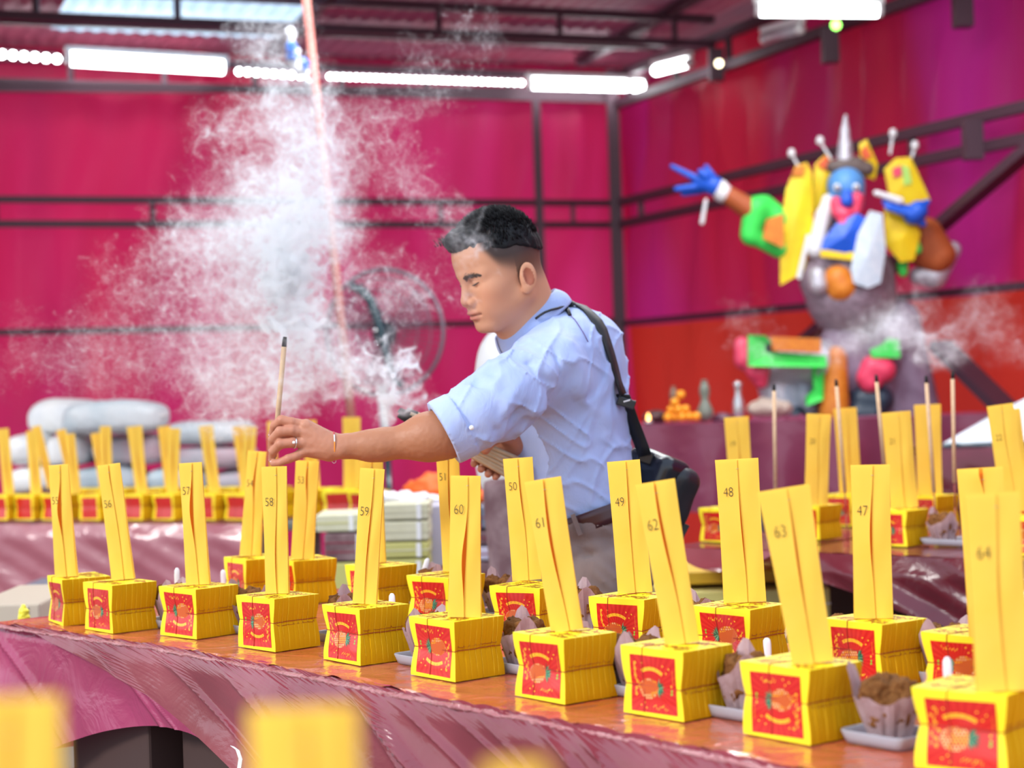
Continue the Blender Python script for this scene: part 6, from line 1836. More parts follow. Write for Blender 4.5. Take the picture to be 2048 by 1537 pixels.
M_VAS = mat('grey_green_vase', (.17, .19, .15), .35); M_SLV = mat('silver_vase', (.55, .55, .55), .25, .7)
def vase(label, x, y0, y1, w, m, prof=((.5, 0), (.95, .12), (1, .25), (.55, .48), (.42, .55), (.62, .72), (.6, .85), (.3, 1))):
    Y = YA_ + .15; b_ = at(x, y1, Y); h = (y1 - y0) / FPX * Y; r = w / 2 / FPX * Y
    t = thing('vase', label, 'vase', (b_.x, Y, za + .010)); mb = MB(); mb.lathe([(r * a, h * b) for a, b in prof], (0, 0, 0), 18); mb.build('vessel', m, t)
    mb = MB(); mb.lathe([(r * .3, h * .99), (r * .42, h * 1.03), (r * .28, h * 1.05)], (0, 0, 0), 14); mb.build('rim', m, t)
vase('gourd shaped grey green vase left of the silver vase on the altar', 1411, 770, 848, 34, M_VAS); vase('small brown vase behind the orange fruit on the altar', 1349, 782, 850, 26, mat('brown_vase', (.20, .12, .08), .4)); vase('slim silver vase on the altar', 1478, 776, 850, 24, M_SLV, ((.7, 0), (1, .2), (.9, .5), (.5, .7), (.6, .9), (.8, 1)))
M_ORF = mat('orange_peel', (.90, .34, .01), .45, bump=(200, .3, .001))
for k, (x, y) in enumerate(((1336, 843), (1350, 842), (1364, 843), (1378, 842), (1393, 843), (1343, 829), (1357, 830), (1371, 829), (1350, 817), (1362, 806))):
    Y = YA_ + .1 + .02 * (k % 2); p = at(x, y, Y); r = .021; mb = MB(); mb.lathe([(.001, -r), (r * .6, -r * .82), (r * .95, -r * .3), (r * .97, r * .25), (r * .6, r * .8), (.002, r * .95)], (0, 0, 0), 14)
    zz = za + .012 + r if y > 840 else za + .012 + r + (1.6 * r if y > 828 else (3.2 * r if y > 810 else 4.8 * r))
    o = props(mb.build('orange', M_ORF, None, (p.x, Y, zz)), 'orange in the altar fruit heap, ' + ('bottom row, leftmost', 'bottom row, second from left', 'bottom row, in the middle', 'bottom row, second from right', 'bottom row, rightmost', 'middle row, left', 'middle row, centre', 'middle row, right', 'upper row, left one', 'at the very top')[k], 'fruit', 'oranges heaped on the altar')
lump('incense_burner', 'dark low incense burner left of the fruit on the altar', 'burner', 1310, 835, YA_ + .2, .05, mat('dark_bronze', (.10, .05, .05), .4, .5), (1.1, .8, .6), 11)
lump('offering_bowl', 'dark bowl left of the silver vase on the altar', 'bowl', 1446, 838, YA_ + .2, .05, mat('dark_plum', (.12, .04, .07), .4), (1.1, .8, .5), 12)
lump('offering_box', 'tan offering parcel below the figure on the altar', 'parcel', 1540, 818, YA_ + .3, .09, mat('tan_parcel', (.42, .32, .26), .6), (1.2, .8, .50), 13)
lump('folded_cloth', 'folded wine red cloth on the altar below the figure', 'cloth', 1565, 846, YA_ + .1, .12, mat('wine_cloth', (.16, .01, .05), .6), (1.3, .7, .22), 14)
t = thing('oil_lamp', 'small lit oil lamp on the altar just behind the bag strap', 'lamp', (at(1297, 842, YA_).x, YA_, za + .008)); mb = MB(); mb.lathe([(.012, 0), (.02, .006), (.016, .016)], (0, 0, 0), 12); mb.build('cup', M_SLV, t)
mb = MB(); mb.lathe([(.001, .014), (.009, .022), (.007, .034), (.001, .048)], (0, 0, 0), 10); mb.build('flame', mat('small_flame', (1, .6, .2), .5, emit=((1, .42, .10), 7.0)), t)
# slanted white board at the right
q = [at(1885, 888, 6.9), at(2060, 884, 6.9), at(2060, 792, 7.3), at(1975, 835, 7.2)]
t = thing('white_board', 'slanting white board lying on the rightmost table', 'board', q[0]); mb = MB(); mb.add([v - q[0] for v in q], [(0, 1, 2, 3)]); o = mb.build('panel', mat('white_board_face', (.70, .76, .80), .2), t); s_ = o.modifiers.new('s', 'SOLIDIFY'); s_.thickness = .012
mb = MB(); mb.tube([q[0] - q[0] + H(-.01), q[1] - q[0] + H(-.01)], .012, 8); mb.build('edge_bar', M_FAN, t)
y_ = 7.15; w0 = at(1890, 900, 6.8)
table('dark table at the right edge carrying the slanting white board', Vector((w0.x - .05, 6.8, 0)), Vector((1, 0, 0)), Vector((0, 1, 0)), .9, .7, q[0].z - .02, top=M_ALT)
draped('wine cloth over the dark table at the right edge', Vector((w0.x - .07, 6.77, 0)), Vector((1, 0, 0)), Vector((0, 1, 0)), .95, .74, lambda u: q[0].z - .55, M_FDARK, M_FSIDE, 3.3, .4, q[0].z - .014)

# ---- the second person, mostly hidden behind the man
P2_ = thing('person', 'second person in a white shirt, mostly hidden behind the man\'s collar and arm', 'person', (at(1015, 760, 5.2).x, 5.2, 0)); o2 = np.array(P2_.location)
def p2s(P):
    d = s_ell(P, A3(1030, 775, 5.2), (.115, .19, .19)); d = smin(d, s_ell(P, A3(1035, 920, 5.2), (.12, .16, .16)), .05); d = smin(d, s_cap(P, A3(1010, 712, 5.2), A3(1005, 790, 5.10), .062, .055), .04)
    return np.maximum(d, A3(1030, 1010, 5.2)[2] - P[:, 2])
V, F = sdf_mesh('shirt', p2s, A3(940, 1020, 5.2) - np.array((0, .25, 0)), A3(1130, 620, 5.2) + np.array((0.05, .25, .05)), .012, None)
M_WSH = mat('white_shirt_cloth', (.72, .71, .70), .8, bump=(12, .3, .02))
def p2b(P):
    d = s_ell(P, A3(1000, 548, 5.2), (.085, .072, .10)); d = smin(d, s_cap(P, A3(1003, 600, 5.2), A3(1020, 715, 5.2), .045, .055), .03)
    d = smin(d, s_ell(P, A3(985, 570, 5.2), (.04, .05, .06)), .03); d = smin(d, s_ell(P, A3(955, 572, 5.2), (.016, .012, .014)), .01)
    d = smin(d, s_ell(P, A3(1032, 850, 5.2), (.09, .14, .3)), .05)
    for sg in (-1, 1):
        d = smin(d, s_cap(P, A3(1040, 960, 5.2 + sg * .08), np.array((o2[0] + .03, 5.2 + sg * .09, .06)), .075, .045), .03)
        d = smin(d, s_cap(P, A3(1005, 790, 5.2 + sg * .19), A3(1035, 900, 5.2 + sg * .2), .042, .032), .02); d = smin(d, s_ell(P, A3(1035, 918, 5.2 + sg * .2), (.035, .02, .045)), .02)
    d = smin(d, s_ell(P, (o2[0], 5.2 - .09, .04), (.12, .045, .04)), .02); d = smin(d, s_ell(P, (o2[0], 5.2 + .09, .04), (.12, .045, .04)), .02)
    return np.maximum(d, .002 - P[:, 2])
Vb_, Fb_ = sdf_mesh('body', p2b, (o2[0] - .3, 4.92, 0), (o2[0] + .35, 5.48, 1.62), .012, None)
me = np_mesh('body', Vb_ - o2, Fb_, [M_SKIN]); set_cols(me, np.tile(SKIN * .8, (len(Vb_), 1))); b2 = link('body', me, P2_)
link('shirt', np_mesh('shirt', V - o2, F, [M_WSH]), P2_)
def p2t(P):
    d = None
    for sg in (-1, 1):
        q = s_cap(P, A3(1040, 985, 5.2 + sg * .08), np.array((o2[0] + .03, 5.2 + sg * .09, .09)), .105, .065); d = q if d is None else smin(d, q, .04)
    return np.maximum(d, P[:, 2] - A3(0, 985, 5.2)[2])
V, F = sdf_mesh('trousers', p2t, (o2[0] - .2, 4.95, .02), (o2[0] + .3, 5.45, 1.1), .014, None); link('trousers', np_mesh('trousers', V - o2, F, [M_MAR]), P2_)
V, F = sdf_mesh('hair', lambda P: np.maximum(s_ell(P, A3(1005, 540, 5.2), (.090, .078, .100)), A3(0, 540, 5.2)[2] - P[:, 2]), A3(910, 620, 5.2) - np.array((0, .15, 0)), A3(1100, 440, 5.2) + np.array((.05, .15, .02)), .01, None); link('hair', np_mesh('hair', V - o2, F, [M_HAIR]), P2_)

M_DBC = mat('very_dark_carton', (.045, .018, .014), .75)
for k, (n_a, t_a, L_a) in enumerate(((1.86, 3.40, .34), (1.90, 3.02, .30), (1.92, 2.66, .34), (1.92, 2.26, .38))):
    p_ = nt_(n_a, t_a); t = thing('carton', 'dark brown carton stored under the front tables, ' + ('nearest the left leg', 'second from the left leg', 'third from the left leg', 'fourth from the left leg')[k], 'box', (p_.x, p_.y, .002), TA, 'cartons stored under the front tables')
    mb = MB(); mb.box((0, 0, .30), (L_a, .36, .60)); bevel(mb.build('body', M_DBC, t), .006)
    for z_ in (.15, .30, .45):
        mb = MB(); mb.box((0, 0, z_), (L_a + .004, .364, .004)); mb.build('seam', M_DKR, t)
# ================================================================== the big paper figure on the altar
YE = 9.2
ZP = CAMZ - 168 / FPX * YE
EF = thing('paper_effigy', 'large blue faced papier mache deity figure with yellow flags and raised hands', 'effigy', (at(1690, 850, YE).x, YE, ZP + .002)); e0 = np.array(EF.location)
def col_m(n, c, r=.5, **k): return mat(n, c, r, **k)
E_BLUE = col_m('effigy_blue', (.01, .10, .62), .4); E_LBLUE = col_m('effigy_light_blue', (.10, .30, .65), .45); E_PINK = col_m('effigy_pink', (.85, .06, .14), .4); E_WHT = col_m('effigy_white', (.78, .76, .78), .5)
E_GRN = col_m('effigy_green', (.05, .75, .10), .5); E_ORG = col_m('effigy_orange', (.75, .25, .02), .5, noise=(40, (.62, .16, .01), .2)); E_BRN = col_m('effigy_rust', (.42, .09, .02), .6); E_YEL = col_m('effigy_yellow', (.93, .68, .01), .5, noise=(16, (.90, .60, .01), .15))
E_GRY = col_m('effigy_armour_grey', (.17, .12, .15), .5, noise=(26, (.30, .22, .27), .2), bump=(60, .8, .01)); E_DRK = col_m('effigy_dark_boot', (.02, .035, .06), .4); E_SIL = col_m('effigy_silver', (.55, .53, .58), .3, metal=.4, bump=(60, .8, .01)); E_ROB = col_m('effigy_plum_robe', (.16, .09, .15), .6, noise=(14, (.26, .18, .26), .2))
def S(v): return v / FPX * YE
def part(name, m, caps, k=.03, parent=EF, step=.014, flat=None, carve=None):
    """caps: (px0, py0, px1, py1, r0_px, r1_px, dY)"""
    Ls = [(A3(a[0], a[1], YE + a[6]) , A3(a[2], a[3], YE + a[6]) + np.array((1e-4, 0, 0)), S(a[4]), S(a[5])) for a in caps]
    def fn(P):
        d = None
        for a, b, r0, r1 in Ls:
            q = s_cap(P, a, b, r0, r1); d = q if d is None else smin(d, q, k)
        return d
    pts = np.array([x for a, b, r0, r1 in Ls for x in (a - max(r0, r1), b - max(r0, r1), a + max(r0, r1), b + max(r0, r1))])
    V, F = sdf_mesh(name, fn, pts.min(0) - .03, pts.max(0) + .03, step, None)
    return link(name, np_mesh(name, V - e0, F, [m]), parent)
def panel(name, m, poly, dY=0.0, th=.02, parent=EF, bulge=.0):
    """a stiff board cut to the outline, with real thickness and a slight belly"""
    c = np.mean(poly, 0); mb = MB(); n = len(poly)
    pts = [A3(x, y, YE + dY) - e0 for x, y in poly]; cc = A3(c[0], c[1], YE + dY - bulge) - e0
    mb.add([cc] + pts, [(0, i + 1, (i + 1) % n + 1) for i in range(n)]); o = mb.build(name, m, parent)
    s = o.modifiers.new('s', 'SOLIDIFY'); s.thickness = th; return o
# body
part('torso', E_GRY, [(1690, 545, 1700, 590, 78, 88, 0), (1640, 560, 1660, 600, 42, 44, -.04), (1750, 540, 1750, 600, 40, 40, 0), (1690, 470, 1690, 520, 50, 60, .05)])
part('waist', E_ROB, [(1695, 640, 1690, 700, 40, 52, 0), (1690, 700, 1700, 740, 52, 60, .02)])
part('belly_disc', E_ORG, [(1676, 560, 1684, 575, 30, 32, -.16)], step=.01)
part('mirror', E_SIL, [(1636, 552, 1638, 570, 18, 20, -.16)], step=.008)
part('plum_robe', E_ROB, [(1800, 640, 1830, 860, 40, 58, .08), (1770, 700, 1790, 850, 36, 44, .04), (1740, 650, 1790, 680, 40, 44, .04)])
# legs: wide seated stance
part('left_thigh', E_SIL, [(1640, 725, 1530, 720, 46, 42, -.05), (1545, 740, 1560, 800, 36, 40, 0)])
panel('thigh_border', E_GRN, [(1495, 670), (1530, 672), (1530, 705), (1650, 712), (1652, 735), (1495, 733)], -.20, .03)
panel('thigh_panel', E_ORG, [(1540, 674), (1640, 678), (1640, 706), (1544, 702)], -.215, .03)
part('knee', E_PINK, [(1484, 690, 1490, 720, 16, 22, -.1), (1518, 748, 1522, 765, 24, 14, -.12)], step=.01)
part('shin_skirt', col_m('effigy_steel_blue', (.26, .29, .38), .5, noise=(20, (.4, .42, .5), .2)), [(1560, 760, 1570, 815, 36, 42, 0), (1610, 760, 1610, 815, 26, 30, 0)])
panel('skirt_border', E_GRN, [(1622, 735), (1646, 728), (1644, 800), (1612, 812), (1610, 796), (1628, 780)], -.14, .03)
part('sash', E_ORG, [(1672, 715, 1668, 825, 22, 30, -.12)], step=.012)
part('right_thigh', E_ROB, [(1720, 720, 1760, 720, 44, 44, 0), (1755, 760, 1750, 850, 42, 38, 0)])
panel('right_thigh_border', E_GRN, [(1738, 700), (1762, 690), (1775, 676), (1796, 680), (1798, 716), (1742, 716)], -.14, .03)
part('right_knee', E_PINK, [(1745, 735, 1765, 740, 24, 26, -.12), (1732, 755, 1740, 765, 20, 22, -.12)], step=.01)
part('boot', E_DRK, [(1725, 800, 1760, 800, 26, 28, -.08), (1715, 830, 1745, 832, 22, 24, -.10)]); part('boot', E_DRK, [(1560, 830, 1590, 832, 22, 24, -.06)])
# raised arm at the left: cuff, forearm, open hand with fingers
part('forearm', E_BRN, [(1442, 382, 1510, 425, 17, 24, -.05)]); part('wrist_band', E_WHT, [(1440, 378, 1446, 386, 19, 20, -.05)], step=.01)
part('sleeve_cuff', E_GRN, [(1512, 418, 1500, 470, 26, 20, -.05), (1505, 475, 1560, 500, 14, 18, -.05), (1530, 410, 1560, 440, 20, 24, -.03)]); panel('cuff_panel', E_ORG, [(1532, 440), (1566, 428), (1566, 498), (1524, 478)], -.16, .03)
part('hand', E_BLUE, [(1428, 372, 1412, 366, 20, 19, -.05), (1405, 372, 1352, 378, 8.5, 6, -.05), (1402, 362, 1344, 333, 8.5, 5.5, -.06), (1412, 352, 1402, 344, 9, 8, -.09), (1424, 352, 1412, 333, 8, 5.5, -.03), (1410, 380, 1366, 388, 8, 6, -.02)], .012, step=.009)
part('tassel', E_WHT, [(1412, 400, 1404, 446, 4, 5, -.05)], step=.008)
# raised arm at the right: hand held before the shoulder
part('upper_sleeve', E_BRN, [(1850, 470, 1880, 510, 36, 32, 0), (1830, 500, 1870, 525, 28, 24, 0)]); part('sleeve_lace', E_SIL, [(1905, 500, 1870, 555, 18, 24, .03), (1860, 550, 1835, 552, 22, 18, .03)]); part('green_trim', E_GRN, [(1826, 470, 1834, 500, 9, 10, -.1), (1805, 530, 1806, 545, 12, 10, -.05)], step=.01)
part('hand', E_BLUE, [(1836, 422, 1826, 430, 20, 20, -.18), (1820, 420, 1768, 404, 9, 6, -.2), (1822, 430, 1775, 416, 8, 6, -.21), (1842, 412, 1856, 404, 8, 6, -.18), (1836, 440, 1846, 448, 9, 7, -.18)], .012, step=.009); part('white_ribbon', E_WHT, [(1752, 386, 1800, 402, 6, 8, -.22)], step=.009)
# head
hd = part('head', E_LBLUE, [(1692, 372, 1694, 405, 38, 34, -.05), (1690, 430, 1690, 440, 28, 22, -.05)])
part('snout', E_PINK, [(1672, 405, 1676, 425, 12, 13, -.17), (1714, 398, 1712, 420, 14, 12, -.17), (1690, 430, 1686, 455, 16, 9, -.18)], .02, step=.009); part('tongue', E_PINK, [(1686, 445, 1680, 472, 10, 6, -.20)], step=.008)
part('nose', E_BLUE, [(1694, 388, 1694, 402, 10, 13, -.20)], step=.008)
for x in (1674, 1712): part('eye', E_WHT, [(x, 374, x + .5, 376, 7, 7, -.145)], step=.006); part('pupil', E_DRK, [(x, 375, x + .5, 376, 3, 3, -.172)], step=.004)
part('beard', E_WHT, [(1645, 430, 1632, 500, 14, 18, -.10), (1655, 400, 1648, 440, 12, 14, -.08)]); 
panel('blue_bib', E_BLUE, [(1672, 455), (1712, 430), (1730, 440), (1712, 505), (1690, 512), (1640, 505), (1650, 480)], -.19, .03, bulge=.03); panel('bib_hem', E_YEL, [(1640, 500), (1712, 506), (1712, 522), (1640, 514)], -.205, .02)
panel('white_tongue_board', col_m('effigy_pale_blue', (.52, .62, .72), .5, noise=(30, (.66, .72, .78), .2)), [(1738, 424), (1762, 430), (1766, 500), (1758, 565), (1735, 576), (1706, 566), (1702, 540), (1716, 470)], -.22, .03, bulge=.02)
part('crown', col_m('effigy_crown_brown', (.13, .09, .08), .5), [(1666, 334, 1735, 338, 14, 14, -.05), (1690, 325, 1715, 325, 12, 12, -.05)], step=.011)
part('spire', E_SIL, [(1690, 320, 1690, 290, 17, 13, -.04), (1690, 290, 1690, 262, 13, 9, -.04), (1690, 262, 1691, 232, 9, 4, -.04)], .01, step=.009)
for a in ((1598, 335, 1583, 308), (1662, 318, 1640, 283), (1780, 308, 1786, 268), (1824, 315, 1830, 292)):
    part('finial_rod', E_WHT, [(a[0], a[1], a[2], a[3], 3, 3, 0)], step=.006); part('finial_ball', E_WHT, [(a[2], a[3] - 4, a[2], a[3], 7, 8, 0)], step=.006)
panel('flag', E_YEL, [(1590, 334), (1612, 326), (1622, 345), (1624, 470), (1606, 545), (1560, 571), (1560, 480), (1572, 380)], -.06, .015, bulge=.02); panel('flag', E_YEL, [(1630, 330), (1650, 310), (1668, 330), (1665, 400), (1640, 436), (1622, 420)], .06, .015, bulge=.02)
panel('flag', E_YEL, [(1718, 290), (1732, 280), (1752, 330), (1748, 360), (1722, 350)], .06, .015, bulge=.02); panel('flag', E_YEL, [(1768, 340), (1790, 318), (1820, 316), (1858, 400), (1850, 420), (1780, 400)], .05, .015, bulge=.02)
panel('flag', E_YEL, [(1768, 415), (1825, 430), (1838, 470), (1826, 520), (1800, 524), (1772, 490)], -.12, .015, bulge=.03)
panel('flag_tip', E_ORG, [(1582, 352), (1592, 334), (1610, 330), (1604, 352)], -.075, .02); panel('flag_tip', col_m('effigy_red_orange', (.80, .12, .03), .5), [(1634, 330), (1650, 312), (1662, 326), (1650, 342)], .04, .02); panel('flag_tip', bpy.data.materials['effigy_red_orange'], [(1720, 304), (1731, 290), (1742, 314), (1728, 322)], .04, .02)
panel('pink_patch', E_PINK, [(1784, 338), (1800, 332), (1802, 352), (1786, 356)], .03, .02); panel('green_patch', col_m('effigy_lime', (.45, .75, .15), .5), [(1802, 330), (1816, 336), (1822, 368), (1806, 372)], .03, .02)
panel('flag_pole_strip', E_WHT, [(1612, 470), (1620, 470), (1600, 560), (1592, 556)], -.09, .02)
t = thing('pedestal', 'plum cloth covered pedestal under the papier mache figure', 'pedestal', (e0[0], YE, 0)); mb = MB(); mb.box((0, 0, (ZP - .012) / 2 + .001), (1.0, .46, ZP - .016)); bevel(mb.build('block', E_ROB, t), .02)
mb = MB(); mb.box((0, 0, ZP - .006), (1.06, .50, .01)); mb.build('top_board', M_WOOD, t)
# ================================================================== incense smoke (density grid filled by drifting tracer points)
SM_K = 0.33; SM_K2 = 0.022
def turb_field(n, seed, slope=-1.85, kmin=2.0):
    """periodic divergence-free turbulence on an n^3 grid"""
    rs = np.random.RandomState(seed); k = np.fft.fftfreq(n) * n
    kx, ky, kz = np.meshgrid(k, k, k[:n // 2 + 1], indexing='ij'); kk = np.sqrt(kx ** 2 + ky ** 2 + kz ** 2); kk[0, 0, 0] = 1
    amp = kk ** slope * (kk >= kmin) * np.exp(-(kk / (n * .36)) ** 4)
    A = [np.fft.rfftn(rs.randn(n, n, n)) * amp for _ in range(3)]
    V = [1j * (ky * A[2] - kz * A[1]), 1j * (kz * A[0] - kx * A[2]), 1j * (kx * A[1] - ky * A[0])]
    V = np.stack([np.fft.irfftn(v, s=(n, n, n)) for v in V], -1); V /= np.sqrt((V ** 2).sum(-1).mean())
    return V.astype(np.float32)
def samp(V, P, L):
    n = V.shape[0]; Q = P / L * n; I = np.floor(Q).astype(np.int32); F = (Q - I).astype(np.float32); r = 0
    Vf = V.reshape(-1, 3)
    for a in (0, 1):
        for b in (0, 1):
            for c in (0, 1):
                w = (F[:, 0] if a else 1 - F[:, 0]) * (F[:, 1] if b else 1 - F[:, 1]) * (F[:, 2] if c else 1 - F[:, 2])
                ii = (((I[:, 0] + a) % n) * n + (I[:, 1] + b) % n) * n + (I[:, 2] + c) % n
                r = r + w[:, None] * Vf[ii]
    return r
def smoke_grid(blobs, Y0, lo, hi, vox, npt, seed, L=0.62, T=0.070, steps=14, nf=112, soft=0.26):
    """blobs: (px, py, rx, ry, weight, wispiness 0..1, depth spread)"""
    rs = np.random.RandomState(seed); V = turb_field(nf, seed)
    wts = np.array([b[4] for b in blobs]); cnt = (npt * wts / wts.sum()).astype(int)
    PP = []; WW = []
    for (x, y, rx, ry, w, wi, dz), n in zip(blobs, cnt):
        c = np.array(at(x, y, Y0)); s = np.array((rx / FPX * Y0 * .55, dz, ry / FPX * Y0 * .55))
        per = 420; m = max(1, n // per)                      # many short wavering streaks
        st = c + rs.randn(m, 3) * s
        dr = rs.randn(m, 3); dr[:, 2] = np.abs(dr[:, 2]) * 1.2; dr /= np.linalg.norm(dr, axis=1)[:, None]
        ln = np.minimum(rs.uniform(.02, .09, m), 1.6 * s[0] + .01)
        t = np.linspace(0, 1, per)
        p = st[:, None, :] + dr[:, None, :] * (t - .5)[None, :, None] * ln[:, None, None]
        b1 = rs.randn(m, 3) * .010
        p = p + b1[:, None, :] * np.sin(t * 6)[None, :, None]
        p = p.reshape(-1, 3)
        sig = np.where(rs.rand(m) < soft * (1.5 - wi), .010, .0009)
        p = p + rs.randn(len(p), 3) * np.repeat(sig, per)[:, None]
        PP.append(p.astype(np.float32)); WW.append(np.ones(len(p), np.float32))
    P = np.concatenate(PP); Wt = np.concatenate(WW)
    for i in range(steps):
        P += samp(V, P, L) * (T / steps)
    n = np.ceil((np.array(hi) - lo) / vox).astype(int)
    I = np.floor((P - lo) / vox).astype(int); ok = ((I >= 0) & (I < n)).all(1); I = I[ok]
    # fade at the borders of the box so that nothing is cut off
    idx = (I[:, 2] * n[1] + I[:, 1]) * n[0] + I[:, 0]
    D = np.bincount(idx, weights=Wt[ok], minlength=n.prod()).reshape(n[2], n[1], n[0]).astype(np.float32)
    for ax in range(3):
        D = .64 * D + .18 * np.roll(D, 1, ax) + .18 * np.roll(D, -1, ax)
    for ax in range(3):
        m_ = np.minimum(np.arange(D.shape[ax]), D.shape[ax] - 1 - np.arange(D.shape[ax])); f = np.clip(m_ / 10.0, 0, 1)
        sh_ = [1, 1, 1]; sh_[ax] = -1; D *= f.reshape(sh_)
    return D / (npt * vox ** 3), n
SM_Y = 3.72
BL = [(578, 560, 42, 40, 1.45, .2, .035), (592, 610, 30, 45, .8, .3, .035), (570, 510, 60, 45, .8, .5, .05), (600, 660, 32, 40, .40, .5, .03), (600, 450, 70, 55, .95, .5, .06), (640, 420, 50, 50, .45, .7, .05),
      (520, 480, 75, 60, .70, .6, .06), (440, 470, 70, 55, .45, .8, .05), (370, 480, 45, 40, .16, 1, .04), (570, 370, 75, 55, .75, .6, .06), (500, 370, 60, 45, .30, .8, .05), (640, 340, 40, 45, .35, .7, .05),
      (610, 285, 50, 45, .45, .7, .05), (560, 240, 60, 45, .35, .8, .05), (455, 255, 40, 40, .14, 1, .03), (575, 170, 38, 45, .20, .9, .03), (545, 110, 40, 45, .16, .9, .03), (525, 50, 50, 35, .12, .9, .03), (640, 215, 30, 30, .10, .9, .03),
      (660, 460, 32, 55, .30, .7, .04), (520, 580, 65, 55, .50, .7, .06), (450, 590, 50, 50, .18, .9, .05), (390, 560, 55, 45, .11, 1, .04), (310, 600, 45, 40, .06, 1, .03), (255, 560, 30, 35, .05, 1, .02), (330, 510, 40, 25, .06, 1, .02),
      (480, 660, 70, 50, .30, .7, .06), (410, 680, 55, 45, .13, .8, .05), (500, 740, 65, 45, .30, .7, .05), (430, 770, 45, 40, .24, .9, .04), (390, 730, 40, 40, .12, .9, .04), (560, 770, 50, 40, .26, .8, .04), (450, 830, 40, 30, .16, .9, .03),
      (330, 690, 60, 45, .07, .7, .06), (220, 690, 80, 50, .10, .3, .08), (110, 710, 80, 45, .08, .3, .08), (250, 750, 80, 35, .07, .3, .08),
      (640, 690, 38, 36, .30, .7, .025), (655, 745, 36, 34, .26, .8, .025), (620, 790, 36, 26, .20, .8, .025), (590, 720, 34, 40, .20, .8, .03), (700, 700, 16, 26, .13, .8, .010), (712, 735, 14, 20, .08, .8, .010), (690, 765, 26, 18, .07, 1, .012), (735, 755, 22, 12, .05, 1, .010),
      (770, 728, 13, 16, .13, .8, .008), (768, 760, 13, 16, .12, .8, .008), (785, 785, 16, 9, .09, .8, .008), (812, 790, 14, 9, .07, .9, .006), (818, 776, 9, 7, .035, 1, .005), (800, 812, 8, 8, .03, .9, .005), (775, 800, 14, 10, .05, .9, .006),
      (725, 545, 35, 14, .06, 1, .02), (790, 560, 30, 20, .035, 1, .02), (805, 605, 26, 24, .075, 1, .02), (840, 580, 22, 30, .02, 1, .02), (925, 560, 12, 40, .012, 1, .008), (900, 500, 25, 30, .014, 1, .01), (915, 615, 10, 14, .008, 1, .006),
      (725, 250, 50, 40, .08, 1, .03), (790, 232, 30, 30, .045, 1, .02), (760, 300, 50, 40, .035, 1, .02), (855, 205, 40, 20, .022, 1, .02), (850, 140, 30, 20, .018, 1, .015), (930, 95, 35, 20, .022, 1, .012), (985, 90, 20, 25, .014, 1, .01), (880, 170, 40, 30, .010, 1, .02),
      (820, 370, 55, 30, .045, 1, .02), (870, 410, 40, 25, .03, 1, .015), (780, 340, 30, 30, .018, 1, .015), (925, 470, 18, 14, .030, .8, .008), (905, 440, 20, 16, .016, 1, .008), (700, 330, 40, 60, .05, 1, .03), (690, 620, 30, 30, .05, 1, .02)]
SM_LO = np.array((-1.08, 3.50, 1.13)); SM_HI = np.array((0.02, 3.98, 2.03))
BL2 = [(1852, 735, 9, 12, .3, .9, .01), (1845, 700, 18, 22, .9, .9, .015), (1810, 680, 30, 18, .9, .9, .02), (1760, 660, 50, 22, 1.3, .9, .03), (1700, 680, 40, 24, .9, .9, .03), (1800, 640, 40, 30, .8, .9, .03), (1905, 725, 12, 14, .3, 1, .01), (1890, 690, 22, 22, .5, 1, .015),
       (1940, 640, 50, 35, .45, 1, .03), (2000, 670, 45, 35, .45, 1, .03), (2040, 720, 30, 20, .2, 1, .02), (1545, 735, 10, 20, .10, 1, .01), (1520, 700, 40, 24, .22, 1, .02), (1490, 640, 30, 30, .15, 1, .02), (1840, 600, 30, 25, .25, 1, .02), (1960, 600, 40, 20, .2, 1, .02)]
SM2_LO = np.array((0.55, 4.85, 1.22)); SM2_HI = np.array((1.55, 5.25, 1.58))
def smoke_mat(name, dens, col=(.965, .988, 1.0), an=0.1):
    m = bpy.data.materials.new(name); m.use_nodes = True; nt = m.node_tree
    for n in list(nt.nodes): nt.nodes.remove(n)
    o = nt.nodes.new('ShaderNodeOutputMaterial'); v = nt.nodes.new('ShaderNodeVolumePrincipled')
    v.inputs['Color'].default_value = (*col, 1); v.inputs['Density'].default_value = dens; v.inputs['Anisotropy'].default_value = an; v.inputs['Density Attribute'].default_value = 'density'
    nt.links.new(v.outputs[0], o.inputs['Volume']); return m
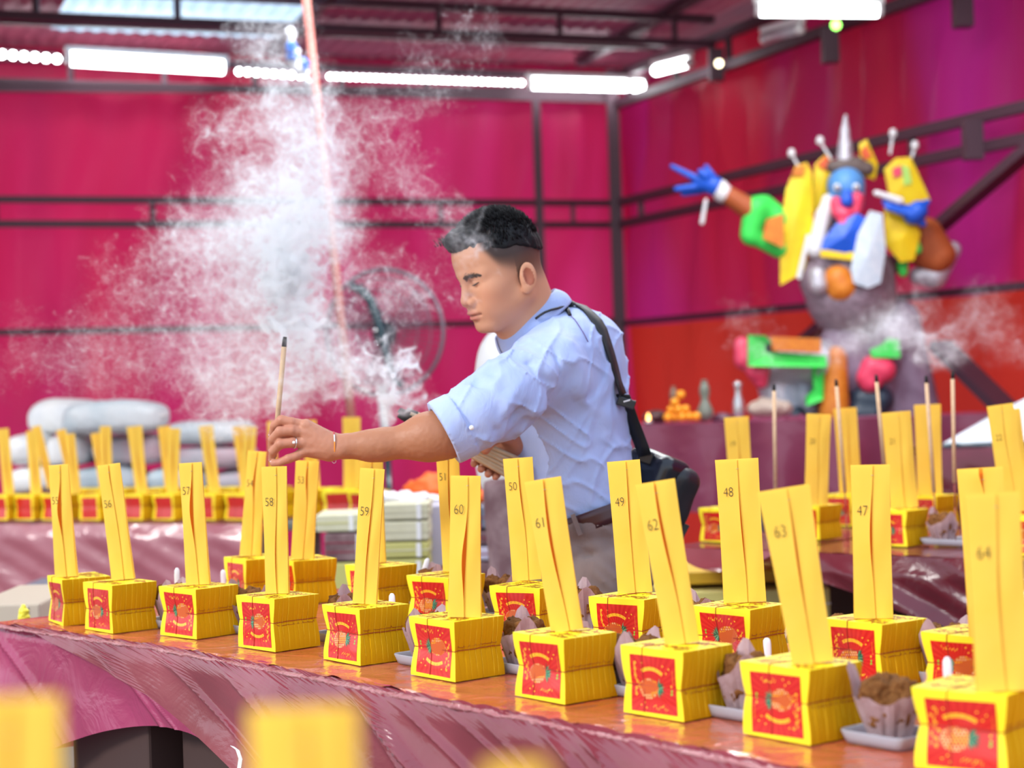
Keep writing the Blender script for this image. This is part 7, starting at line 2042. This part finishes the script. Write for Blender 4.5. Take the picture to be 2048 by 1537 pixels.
def smoke_object(name, label, D, n, lo, vox, m):
    """one vertex per cell carries the density; the nodes turn that into a volume"""
    nx, ny, nz = (int(v) for v in n)
    me = bpy.data.meshes.new(name); N = nx * ny * nz
    me.vertices.add(N)
    a = me.attributes.new('cell', 'FLOAT', 'POINT'); a.data.foreach_set('value', D.ravel())
    me.materials.append(m)
    o = link(name, me)
    g = bpy.data.node_groups.new(name + '_nodes', 'GeometryNodeTree')
    g.interface.new_socket('Geometry', in_out='INPUT', socket_type='NodeSocketGeometry'); g.interface.new_socket('Geometry', in_out='OUTPUT', socket_type='NodeSocketGeometry')
    X = g.nodes; Lk = g.links
    gi = X.new('NodeGroupInput'); go = X.new('NodeGroupOutput')
    vc = X.new('GeometryNodeVolumeCube'); hi = np.array(lo) + np.array(n) * vox
    vc.inputs['Min'].default_value = tuple(lo); vc.inputs['Max'].default_value = tuple(hi)
    vc.inputs['Resolution X'].default_value = nx; vc.inputs['Resolution Y'].default_value = ny; vc.inputs['Resolution Z'].default_value = nz
    ps = X.new('GeometryNodeInputPosition'); sb = X.new('ShaderNodeVectorMath'); sb.operation = 'SUBTRACT'; sb.inputs[1].default_value = tuple(lo)
    Lk.new(ps.outputs[0], sb.inputs[0])
    dv = X.new('ShaderNodeVectorMath'); dv.operation = 'DIVIDE'; dv.inputs[1].default_value = tuple((hi - np.array(lo)) / np.array((nx - 1, ny - 1, nz - 1)) ); Lk.new(sb.outputs[0], dv.inputs[0])
    ad = X.new('ShaderNodeVectorMath'); ad.operation = 'ADD'; ad.inputs[1].default_value = (.5, .5, .5); Lk.new(dv.outputs[0], ad.inputs[0])
    fl = X.new('ShaderNodeVectorMath'); fl.operation = 'FLOOR'; Lk.new(ad.outputs[0], fl.inputs[0])
    sp = X.new('ShaderNodeSeparateXYZ'); Lk.new(fl.outputs[0], sp.inputs[0])
    def ma(op, a, b):
        q = X.new('ShaderNodeMath'); q.operation = op
        for i, v in enumerate((a, b)):
            if isinstance(v, (int, float)): q.inputs[i].default_value = v
            else: Lk.new(v, q.inputs[i])
        return q.outputs[0]
    def f2i(s):
        q = X.new('FunctionNodeFloatToInt'); Lk.new(s, q.inputs[0]); return q.outputs[0]
    def ima(op, a, b):
        q = X.new('FunctionNodeIntegerMath'); q.operation = op
        for i, v in enumerate((a, b)):
            if isinstance(v, int): q.inputs[i].default_value = v
            else: Lk.new(v, q.inputs[i])
        return q.outputs[0]
    ix, iy, iz = f2i(sp.outputs[0]), f2i(sp.outputs[1]), f2i(sp.outputs[2])
    idx = ima('ADD', ima('MULTIPLY', ima('ADD', ima('MULTIPLY', iz, ny), iy), nx), ix)
    si = X.new('GeometryNodeSampleIndex'); si.data_type = 'FLOAT'; si.domain = 'POINT'; si.clamp = True
    na = X.new('GeometryNodeInputNamedAttribute'); na.data_type = 'FLOAT'; na.inputs[0].default_value = 'cell'
    Lk.new(gi.outputs[0], si.inputs[0]); Lk.new([s for s in na.outputs if s.name == 'Attribute' and s.enabled][0], [s for s in si.inputs if s.name == 'Value' and s.enabled][0]); Lk.new(idx, si.inputs['Index'])
    Lk.new([s for s in si.outputs if s.enabled][0], vc.inputs['Density'])
    sm = X.new('GeometryNodeSetMaterial'); sm.inputs['Material'].default_value = m
    Lk.new(vc.outputs[0], sm.inputs[0]); Lk.new(sm.outputs[0], go.inputs[0])
    md = o.modifiers.new('volume', 'NODES'); md.node_group = g
    return props(o, label, 'smoke', kind='stuff')
VX = 0.0029
D_, n_ = smoke_grid(BL, SM_Y, SM_LO, SM_HI, VX, 5200000, 5)
smoke_object('incense_smoke', 'white curling incense smoke rising in a big plume left of the man', D_, n_, SM_LO, VX, smoke_mat('smoke', SM_K))
D_, n_ = smoke_grid(BL2, 5.02, SM2_LO, SM2_HI, 0.0045, 900000, 9, T=.05, L=.7)
smoke_object('incense_smoke', 'thin bluish smoke drifting from the standing incense sticks at the right', D_, n_, SM2_LO, 0.0045, smoke_mat("thin_smoke", SM_K2, (.93, .96, 1.0)))
del D_
SC.cycles.volume_step_rate = 1.6
